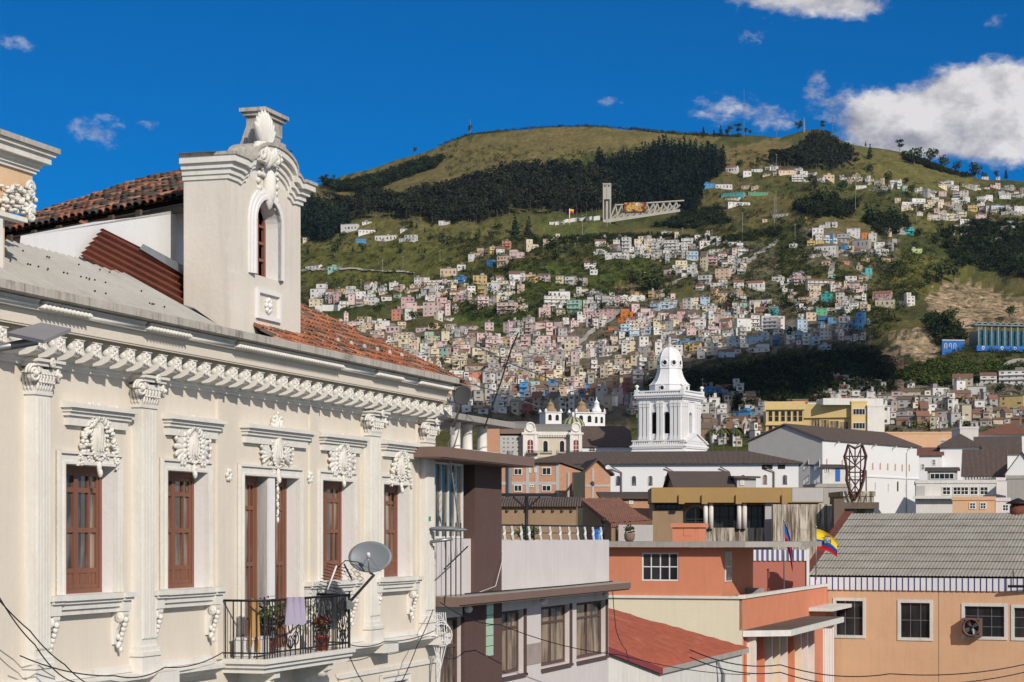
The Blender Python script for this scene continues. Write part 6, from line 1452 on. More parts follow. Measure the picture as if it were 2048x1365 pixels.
U_, Y_ = np.meshgrid((cols-CX)/F, yr_); X_ = U_*Y_; Z_ = terr(X_,Y_); PX = np.repeat(cols[None,:],len(yr_),0); PY = HY-F*Z_/Y_
base = np.zeros(X_.shape+(3,)); nA = relief(X_*1.7+300,Y_*1.7)
base[:] = (.088,.106,.034); mix = np.clip(.5+.35*nA,0,1)[...,None]; base = base*(1-mix)+np.array((.15,.132,.055))*mix
jx = PX+np.sin(PY*.31+PX*.05)*6+np.sin(PX*.23)*4; jy = PY+np.sin(PX*.27+PY*.1)*4+np.sin(PY*.5+PX*.13)*3
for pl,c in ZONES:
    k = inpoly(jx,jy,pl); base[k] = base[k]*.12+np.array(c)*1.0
base *= rs.uniform(.86,1.14,base.shape[:2])[...,None]
base[Y_ < 330] = (.10,.095,.085)
nr, nc = X_.shape; idx = np.arange(nr*nc).reshape(nr,nc)
Q = np.stack([idx[:-1,:-1],idx[:-1,1:],idx[1:,1:],idx[1:,:-1]],-1).reshape(-1,4)
cf = base[:-1,:-1].reshape(-1,3)
m, t, b = newmat('hillside'); tc = t.new('ShaderNodeTexCoord'); v = tc.outputs['Object']; c = t.new('ShaderNodeVertexColor', layer_name='Col').outputs['Color']
c = t.mix(t.math('MULTIPLY', t.noise(v,.045,6,.65,.42,.66),.55), c, t.mix(1.0,c,(.42,.52,.38),'MULTIPLY'))
c = t.mix(t.math('MULTIPLY', t.noise(v,.16,5,.7,.45,.66),.45), c, t.mix(1.0,c,(1.55,1.32,1.05),'MULTIPLY'))
c = t.mix(t.math('MULTIPLY', t.noise(scaled(t,v,.25,.25,2.2),.35,5,.7,.5,.7),.35), c, t.mix(1.0,c,(.45,.42,.36),'MULTIPLY'))
sc3 = t.new('ShaderNodeSeparateColor'); t.link(t.new('ShaderNodeVertexColor', layer_name='Col').outputs['Color'],sc3.inputs[0]); rk = t.new('ShaderNodeMapRange'); rk.inputs[1].default_value = .27; rk.inputs[2].default_value = .36; t.link(sc3.outputs[0],rk.inputs[0])
c = t.mix(t.math('MULTIPLY',rk.outputs[0],t.noise(scaled(t,v,1,1,.12),.16,7,.7,.40,.62)), c, (.10,.085,.05))      # clefts and plants on the bare rock
t.link(c,b.inputs['Base Color']); b.inputs['Roughness'].default_value = 1; b.inputs['Specular IOR Level'].default_value = .05
bn = t.new('ShaderNodeBump', i_Strength=.9, i_Distance=3.0); t.link(t.noise(v,.12,6,.7,.3,.7),bn.inputs['Height']); t.link(bn.outputs[0],b.inputs['Normal'])
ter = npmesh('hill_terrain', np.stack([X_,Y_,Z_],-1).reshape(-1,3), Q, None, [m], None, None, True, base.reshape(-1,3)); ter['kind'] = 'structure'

# ------------------------------------------------------------------ plants: prototypes of leaf clumps
def clump(cs, n, s, cl, rs_, flat=.6):
    """leaf-sized faces spread through lobes: cs = [(x,y,z,rx,ry,rz)]"""
    V, C = [], []
    w_ = np.array([c[3]*c[4]*c[5] for c in cs])**.67; w_ /= w_.sum()
    for _ in range(n):
        c = cs[rs_.choice(len(cs),p=w_)]; d = rs_.normal(size=3); d /= np.linalg.norm(d); r = rs_.uniform(.55,1.0)
        p = np.array(c[:3])+d*r*np.array(c[3:]); nrm = d+rs_.normal(size=3)*flat; nrm /= np.linalg.norm(nrm)
        a = np.cross(nrm,rs_.normal(size=3)); a /= np.linalg.norm(a); b_ = np.cross(nrm,a); k = s*rs_.uniform(.6,1.35)
        V += [p-a*k, p-b_*k*.7, p+a*k, p+b_*k*.7]; C.append(np.array(cl[rs_.randint(len(cl))])*rs_.uniform(.7,1.3))
    return np.array(V), np.array(C)
def trunkmb(h, r, bend, limbs, rs_):
    mb = MB(); pts = [(bend*math.sin(i*.9)*i/5, bend*math.cos(i*1.3)*i/6, h*i/5-(.8 if i == 0 else 0)) for i in range(6)]; mb.tube(pts,r,6,0,False,r*.35)
    for _ in range(limbs):
        i = rs_.randint(2,5); q = Vector(pts[i]); a = rs_.uniform(0,6.28); L = h*rs_.uniform(.18,.34); mb.tube([q,q+Vector((math.cos(a)*L*.5,math.sin(a)*L*.5,L*.35)),q+Vector((math.cos(a)*L,math.sin(a)*L,L*.8))],r*.4,5,0,False,r*.12)
    return mb
EUC = [(.040,.052,.022),(.055,.066,.028),(.030,.042,.020),(.065,.066,.035)]; PIN = [(.022,.036,.018),(.030,.045,.020),(.018,.028,.016)]; BRO = [(.040,.062,.018),(.055,.078,.022),(.030,.046,.016),(.075,.088,.026)]; BARE = [(.12,.09,.07),(.10,.08,.06),(.14,.11,.085)]
PROTO = {}
for kd in ('eucalyptus','pine','broadleaf','bare','palm'):
    for v_ in range(3):
        g = np.random.RandomState(v_*17+len(kd))
        if kd == 'eucalyptus':
            cs = [(g.uniform(-.14,.14),g.uniform(-.14,.14),g.uniform(.42,.92),g.uniform(.09,.16),g.uniform(.09,.16),g.uniform(.07,.13)) for _ in range(8)]; V,C = clump(cs,240,.050,EUC,g); T = trunkmb(.9,.018,.03,4,g)
        elif kd == 'pine':
            cs = [((g.uniform(-.02,.02)),g.uniform(-.02,.02),.16+.78*i/8,.19*(1-i/9.2)+.015,.19*(1-i/9.2)+.015,.07) for i in range(9)]; V,C = clump(cs,260,.046,PIN,g,.9); T = trunkmb(.93,.02,.0,0,g)
        elif kd == 'broadleaf':
            cs = [(g.uniform(-.26,.26),g.uniform(-.26,.26),g.uniform(.36,.80),g.uniform(.16,.25),g.uniform(.16,.25),g.uniform(.13,.2)) for _ in range(9)]; V,C = clump(cs,320,.058,BRO,g); T = trunkmb(.7,.03,.04,5,g)
        elif kd == 'bare':
            cs = [(g.uniform(-.3,.3),g.uniform(-.3,.3),g.uniform(.3,.7),.24,.24,.2) for _ in range(8)]; V,C = clump(cs,300,.03,BARE,g,1.5); T = trunkmb(.7,.03,.04,6,g)
        else:
            V,C = [],[]
            for k in range(16):
                a = k*.393+g.uniform(-.1,.1); e = g.uniform(.2,.9); L = .36
                for j in range(6):
                    f0,f1 = j/6,(j+1)/6; pt = lambda f_: np.array((math.cos(a)*L*f_,math.sin(a)*L*f_,.72+L*(e*f_-1.25*f_*f_))); s_ = np.array((-math.sin(a),math.cos(a),-.5))*.10*(1-.6*f0)
                    V += [pt(f0)-s_,pt(f1)-s_*.9,pt(f1)+s_*.9+np.array((0,0,.02)),pt(f0)+s_+np.array((0,0,.02))]; C.append(np.array((.07,.085,.03))*g.uniform(.6,1.3))
            V,C = np.array(V),np.array(C); T = trunkmb(.74,.028,.01,0,g)
        PROTO[kd,v_] = [V,C,T,None,None]
def bake(name, items, lb=None, lite=1.0):
    """many plants of one unbroken mass as one mesh: items = (kind, pos, height, width factor, tint)"""
    VV,CC = [],[]
    for kd,p,h,wf,tint in items:
        V,C = PROTO[kd,rs.randint(3)][:2]; n = len(C)
        if lite < 1: k = rs.choice(n,int(n*lite),replace=False); V = V.reshape(-1,4,3)[k].reshape(-1,3); C = C[k]
        a = rs.uniform(0,6.28); ca,sa = math.cos(a),math.sin(a); W = V*np.array((h*wf,h*wf,h)); W = np.stack([W[:,0]*ca-W[:,1]*sa,W[:,0]*sa+W[:,1]*ca,W[:,2]],1)+np.array(p); VV.append(W); CC.append(C*np.array(tint))
    if items[0][0] == 'eucalyptus':                    # pale bare stems
        for kd,p,h,wf,tint in items:
            for a in (0,1.57):
                d = np.array((math.cos(a),math.sin(a),0))*.22; q = np.array(p); VV.append(np.array([q-d,q+d,q+d*.5+(0,0,h*.7),q-d*.5+(0,0,h*.7)])); CC.append(np.array([(.16,.13,.11)]))
    V = np.concatenate(VV); C = np.concatenate(CC); o = npmesh(name, V, np.arange(len(V)).reshape(-1,4), C, [M['leaf']]); o['kind'] = 'stuff'
    if lb: o['label'] = lb
    return o
def scatter(poly, n, gap, edge=0):
    """spaced random spots inside an outline"""
    xs = [p[0] for p in poly]; ys = [p[1] for p in poly]; X = rs.uniform(min(xs),max(xs),n*14); Y = rs.uniform(min(ys),max(ys),n*14); k = inpoly(X,Y,poly); out = []; cell = {}
    for x,y in zip(X[k],Y[k]):
        c = (int(x/gap),int(y*1.6/gap))
        if any((x-a)**2+((y-b_)*1.6)**2 < gap*gap for i in (-1,0,1) for j in (-1,0,1) for a,b_ in cell.get((c[0]+i,c[1]+j),())): continue
        cell.setdefault(c,[]).append((x,y)); out.append((float(x),float(y)))
        if len(out) >= n: break
    return out
FOREST = [
 ('eucalyptus_wood','dark eucalyptus wood on the middle of the hill', [(650,415),(700,392),(740,372),(800,384),(850,364),(920,354),(990,330),(1080,316),(1160,320),(1230,340),(1240,425),(1130,438),(1060,430),(1000,440),(950,456),(860,454),(800,442),(740,438),(690,436)],520,'eucalyptus',(15,22),(1,1,1.05)),
 ('pine_wood','near-black pine wood above the concrete monument', [(1190,318),(1280,292),(1330,272),(1410,282),(1450,300),(1445,345),(1405,375),(1392,432),(1330,412),(1230,420)],330,'pine',(17,25),(.75,.8,1.0)),
 ('slope_wood','dark wood on the slope hidden behind the attic tower', [(330,500),(600,400),(600,470),(480,520),(340,560)],130,'eucalyptus',(14,20),(1,1,1)),
 ('pine_wood','grey-green pine wood at the left end of the hill', [(602,380),(650,392),(700,420),(695,455),(660,482),(620,484),(602,475)],120,'pine',(17,24),(1.3,1.3,1.4)),
 ('scrub_wood','dark scrub wood along the left skyline', [(640,366),(700,350),(770,335),(850,304),(888,312),(870,338),(800,362),(740,385),(680,385)],230,'broadleaf',(8,15),(.85,.85,.95)),
 ('hilltop_grove','dark grove on the right hilltop below the masts', [(1590,290),(1620,262),(1650,258),(1700,290),(1708,318),(1690,345),(1650,352),(1600,340),(1545,335),(1535,315)],110,'eucalyptus',(14,20),(.9,.95,1.0)),
 ('slope_grove','dark grove on the slope below the hilltop row of houses', [(1590,392),(1660,378),(1715,400),(1700,440),(1640,440),(1590,420)],70,'broadleaf',(9,14),(.8,.8,.85)),
 ('slope_grove','dark grove between meadow and the village with the white cube', [(1735,412),(1810,420),(1815,470),(1765,475),(1730,450)],45,'broadleaf',(10,15),(.75,.8,.85)),
 ('ridge_grove','row of dark trees along the right ridge', [(1800,306),(1850,312),(1900,338),(1960,352),(1930,358),(1870,342),(1810,322)],60,'broadleaf',(7,11),(.85,.85,.95)),
 ('monument_grove','dark trees at the foot of the concrete monument', [(1355,412),(1440,402),(1460,450),(1380,462),(1310,458)],70,'broadleaf',(7,11),(.85,.9,.9)),
 ('valley_wood','dark wood on the right slope above the cliffs', [(1880,450),(1960,430),(2075,430),(2075,562),(1990,548),(1920,538),(1895,510)],190,'broadleaf',(8,14),(.75,.8,.8)),
 ('valley_wood','dense dark wood below the cliff and glass hall', [(1800,728),(1870,708),(1950,714),(2075,707),(2075,765),(1960,768),(1860,778),(1800,768)],190,'broadleaf',(4.5,8),(2.1,2.1,1.5)),
 ('gorge_wood','shaded wood filling the gorge right of the church dome', [(1290,790),(1380,740),(1500,715),(1640,700),(1730,690),(1775,700),(1800,745),(1790,790),(1560,822),(1300,822)],460,'broadleaf',(5,8.5),(.7,.75,.75)),
 ('spur_wood','dark trees between the two bare cliffs', [(1862,610),(1915,640),(1925,690),(1880,700),(1855,650)],40,'broadleaf',(8,12),(.75,.8,.75)),
 ('terrace_scrub','tree scrub below the monument road', [(1060,470),(1200,462),(1300,458),(1440,470),(1560,445),(1570,480),(1400,492),(1180,490),(1080,495)],170,'broadleaf',(4,7),(1,1,.9)),
]
def stood(pl, x, y, h):
    """move a sampled spot down the slope so that the tree's top, not its foot, reaches the upper edge of the outline"""
    ys = np.arange(200,900,2.0); k = ys[inpoly(np.full(ys.shape,x),ys,pl)]
    if len(k) < 2: return y
    a,b_ = k[0],k[-1]; sh = min(h*F/hit(x,y).y*.85,(b_-a)*.8); return a+sh+(y-a)*(1-sh/(b_-a))
for nm,lb,pl,n,kd,hr,ti in FOREST:
    it = []
    for x,y in scatter(pl,int(n*1.7),3.6): h_ = rs.uniform(*hr); it.append((kd,hit(x,stood(pl,x,y,h_))-Vector((0,0,h_*(.30 if kd == 'broadleaf' else .1))),h_,rs.uniform(.8,1.25),np.array(ti)*rs.uniform(.38,.80)))  # leaf tints darkened to stand for the trees' self-shadow
    bake(nm,it,lb,.55)
# skyline fringe
it = []
for x in np.arange(880,1480,4.5): h_ = rs.uniform(2.5,6)*(1.5 if x > 1250 else 1); it.append(('broadleaf',hit(x,np.interp(x,RX,RYv)+2.5)-Vector((0,0,h_*.42)),h_,rs.uniform(1,1.6),np.array((.75,.75,.8))*rs.uniform(.8,1.2)))
bake('skyline_hedge',it,'thin dark line of bushes along the hilltop',.35)
# bushes all over the slope
BUSH = [([(150,600),(600,470),(625,600),(640,830),(150,830)],650,(4,10)),([(600,470),(1060,450),(1100,520),(900,600),(600,640)],520,(3,8)),([(900,480),(1320,470),(1400,560),(1300,620),(1000,660),(880,620)],900,(4,10)),([(1380,440),(1640,440),(1600,640),(1400,620)],620,(4,9)),
 ([(1560,480),(1800,520),(1840,590),(1800,650),(1740,690),(1560,620)],600,(4,9)),([(1750,490),(1930,500),(1900,550),(1840,590),(1760,600)],200,(5,10)),([(1740,360),(2070,380),(2070,520),(1760,500)],330,(4,10)),([(1440,300),(1760,330),(1760,440),(1400,440)],260,(4,10)),
 ([(620,640),(1260,660),(1260,860),(700,840)],230,(3,6)),([(1120,600),(1740,600),(1740,700),(1260,780)],240,(3,6)),([(1620,740),(2070,740),(2070,880),(1620,880)],190,(3,7)),([(880,290),(1300,300),(1100,340),(900,370)],160,(3,9)),([(1880,690),(2070,690),(2070,722),(1880,722)],110,(4,7)),([(1290,770),(1560,710),(1760,700),(1780,780),(1300,830)],380,(5,10))]
it = []
for pl,n,hr in BUSH:
    for x,y in scatter(pl,int(n*1.5),2.8): h_ = rs.uniform(*hr)*rs.choice((.45,.6,.75,.95)); it.append(('broadleaf',hit(x,y)-Vector((0,0,h_*.38)),h_,rs.uniform(.9,1.7),np.array(((.7,.74,.65),(1.25,1.2,.9),(.5,.54,.52),(1.6,1.35,1.0),(.6,.64,.55),(.42,.46,.44))[rs.randint(6)])*rs.uniform(.75,1.2)))
bake('hillside_bushes',it,'green and olive bushes scattered over the hillside',.2)
# single trees one can tell apart
ORD = ['first','second','third','fourth','fifth','sixth','seventh','eighth','ninth','tenth','eleventh','twelfth']
def protos(kd,v_):
    pr = PROTO[kd,v_]
    if pr[3] is None:
        V,C,T = pr[:3]; me = npmesh('crown',V,np.arange(len(V)).reshape(-1,4),C,[M['leaf']]); pr[3] = me.data; bpy.data.objects.remove(me); o = T.build('trunk',M['trunk']); pr[4] = o.data; bpy.data.objects.remove(o)
    return pr[3],pr[4]
TREES = []
def crop(ox,oy,s,l,kd,where):
    for q in l: TREES.append((ox+q[0]*s,oy+q[1]*s,q[2]*s,(q[3] if len(q) > 3 else kd),where))
c5 = (600,220,.2637); c6 = (1080,220,.2637); c7 = (1520,220,.2637); cC = (1500,420,.2676); cA = (600,500,.2637); cB = (1040,440,.2637); c4 = (1460,600,.2871)
crop(*c5,[(1290,185,68),(870,335,58),(200,545,62),(255,540,48)],'eucalyptus','standing up from the left skyline')
crop(*c5,[(498,825,82,'broadleaf'),(690,800,95,'broadleaf'),(842,910,80,'pine'),(885,905,48,'pine'),(1010,900,50,'broadleaf'),(945,930,35,'pine')],'pine','on the dry meadow below the eucalyptus wood')
crop(*c5,[(260,1110,130,'broadleaf'),(60,1105,65),(325,1010,80,'broadleaf'),(480,1090,70,'broadleaf'),(760,1095,58),(900,1095,40),(945,1095,42),(400,1085,50)],'pine','on the green terraces right of the attic tower')
crop(*c5,[(990,1020,72),(1100,1060,130),(1345,1010,78),(1450,985,72),(1500,955,92)],'broadleaf','in the dark clump above the blue house')
crop(*c5,[(1630,970,160),(1735,990,165)],'pine','on the green slope left of the flagpole')
crop(*c6,[(1240,215,85),(1370,205,85),(1320,215,60)],'pine','on the ridge over the pine wood')
crop(*c6,[(1440,205,85),(1500,200,100),(1560,195,60),(1590,200,50),(1415,200,50)],'eucalyptus','thin-stemmed on the ridge left of the masts')
crop(*c6,[(1660,440,80),(1605,440,50),(1510,480,90),(1380,470,60)],'broadleaf','behind the upper row of white houses')
crop(*c6,[(110,1110,150),(70,1110,110),(200,1090,80)],'broadleaf','on the spur below the flagpole')
crop(*c7,[(475,130,72,'eucalyptus'),(300,150,80,'broadleaf')],'eucalyptus','topping the right hilltop grove')
crop(*c7,[(835,382,115,'pine'),(800,272,38,'pine'),(1060,300,98,'eucalyptus')],'pine','on the open right meadow')
crop(*c7,[(1170,425,150),(1290,425,135),(1400,445,105),(1490,475,92),(1120,390,90)],'broadleaf','along the edge of the right meadow')
crop(*c7,[(1640,520,125),(1700,510,60),(1865,520,78,'pine'),(1790,515,70,'eucalyptus')],'broadleaf','on the right skyline by the small white house')
crop(*c7,[(970,562,92),(820,505,92),(720,440,120,'eucalyptus'),(1150,660,98),(1110,570,60)],'broadleaf','among the houses below the right meadow')
crop(*c7,[(400,640,140,'eucalyptus'),(620,680,150),(470,740,160),(350,760,120)],'broadleaf','in the grove under the hilltop row of houses')
crop(*c7,[(860,890,180),(1030,905,170),(950,870,100)],'broadleaf','above the village with the white cube')
crop(*c7,[(1205,975,78),(1340,1025,100),(1440,1105,88,'pine'),(1750,1075,115),(1680,1090,90),(1900,1015,120),(1960,1000,90)],'broadleaf','on the slope right of the teal house')
crop(*c7,[(1380,1340,190),(1470,1330,150),(1040,1270,120),(300,930,120)],'broadleaf','on the green spur below the village')
crop(*cC,[(1490,935,205),(1945,835,118),(1430,930,120)],'broadleaf','in front of the bare cliffs')
crop(*cC,[(515,735,62),(300,990,115),(2000,420,110)],'broadleaf','beside the green house')
crop(*cA,[(320,440,92,'broadleaf'),(610,410,50,'pine'),(590,520,120),(860,560,95),(1010,620,75),(900,880,60),(970,870,55),(1080,890,70),(1180,910,70),(1090,200,50)],'broadleaf','in the pink and cream quarter on the left')
crop(*cB,[(1000,590,200),(1050,560,150),(870,500,110),(1620,690,140),(1110,600,110),(640,580,60),(280,320,120)],'broadleaf','on the green bank under the monument')
crop(*c4,[(1110,520,165,'bare')],'bare','in the dark gorge')
crop(*c4,[(1650,610,70),(1700,800,90),(1880,700,110),(2010,660,80),(1650,690,60)],'broadleaf','between the houses at the right edge')
TREES += [(1447,890,40,'palm','among the roofs right of the church tower'),(1472,892,44,'palm','among the roofs right of the church tower'),(1424,888,34,'palm','among the roofs right of the church tower'),(1045,845,16,'broadleaf','behind the palace roof')]
KN = {'eucalyptus':'tall thin-crowned eucalyptus','pine':'dark pointed conifer','broadleaf':'dark rounded tree','bare':'leafless brown rounded bush','palm':'shaggy palm'}
byl = {}
for q in sorted(TREES): byl.setdefault((q[3],q[4]),[]).append(q)
for (kd,wh),l in byl.items():
    for i,(px,py,h,_,_) in enumerate(l):
        p = hit(px,py) if py < 870 else Vector(Pp(px,py,470)); hh = h*p.y/F*1.04
        lb = KN[kd]+' '+wh+('' if len(l) == 1 else ', '+(ORD[i]+' from left' if i else 'leftmost of its row'))
        t_ = thing(kd+'_tree' if kd != 'bare' else 'bare_bush',lb,'tree' if kd != 'bare' else 'bush',tuple(p),rs.uniform(0,6.28),'trees on the hillside')
        cr,tr = protos(kd,rs.randint(3)); wf = {'eucalyptus':1.25,'pine':1.1,'broadleaf':.95,'bare':1.1,'palm':1}[kd]
        for nm,me in (('crown',cr),('trunk',tr)): o = bpy.data.objects.new(nm,me); COL.objects.link(o); o.parent = t_; o.scale = (hh*wf,hh*wf,hh)
# footpaths and retaining walls that show as pale lines
def ribbon(name, pts, wd, lift, m, kind='structure', up=False, lb=None, cat=None):
    P_ = []
    for (a,b_),(c_,d_) in zip(pts[:-1],pts[1:]):
        n = max(2,int(math.hypot(c_-a,d_-b_)/4)); P_ += [(a+(c_-a)*i/n,b_+(d_-b_)*i/n) for i in range(n)]
    P_.append(pts[-1]); H = [hit(*p) for p in P_]; mb = MB(); vs = []
    for i,q in enumerate(H):
        tdir = (H[min(i+1,len(H)-1)]-H[max(i-1,0)]); tdir.z = 0; tdir.normalize() if tdir.length > 0 else None; nrm = Vector((-tdir.y,tdir.x,0))*wd/2
        if up: vs += [tuple(q+Vector((0,0,-1))),tuple(q+Vector((0,0,lift))),tuple(q+Vector((0,.6,lift))),tuple(q+Vector((0,.6,-1)))]
        else: a,b_ = q+nrm,q-nrm; vs += [(a.x,a.y,max(float(terr(a.x,a.y)),q.z-.5)+lift),(b_.x,b_.y,max(float(terr(b_.x,b_.y)),q.z-.5)+lift)]
    k = 4 if up else 2
    for i in range(len(H)-1):
        b_ = i*k; mb.f += [[b_+j,b_+k+j,b_+k+(j+1),b_+(j+1)] for j in range(k-1)]
    mb.v = vs; mb.m = [0]*len(mb.f); mb.c = [None]*len(mb.f); mb.sm = [False]*len(mb.f); o = mb.build(name,m)
    if kind: o['kind'] = kind
    if lb: tag(o,lb,cat)
    return o
M['path'] = plaster('pale_path', (.36,.33,.29), streak=0, blotch=.2, sc_=.1, bump=0)
for pts in ([(1310,600),(1340,575),(1380,550),(1420,520),(1450,500)],[(1495,530),(1520,510),(1560,480)],[(1660,560),(1665,530),(1650,515),(1690,505)],[(1150,695),(1185,665),(1225,640),(1245,615)],[(695,620),(720,610),(760,608)],[(600,545),(700,540),(830,548)]): ribbon('footpath',pts,4,.5,M['path'])
for pts,h,lb in (([(1205,610),(1240,605),(1290,604)],4,'pale long retaining wall above the mauve houses'),([(1110,452),(1150,444),(1200,440)],3,'white parapet wall below the flagpole'),([(860,570),(930,568)],2.5,'long blue-grey wall under the blue house'),([(630,625),(680,622)],4,'grey retaining wall beside the red tile roof'),([(1215,518),(1270,516)],2.5,'pale wall under the long white school')):
    ribbon('retaining_wall',pts,1,h,M['whiteold'],None,True,lb,'wall')
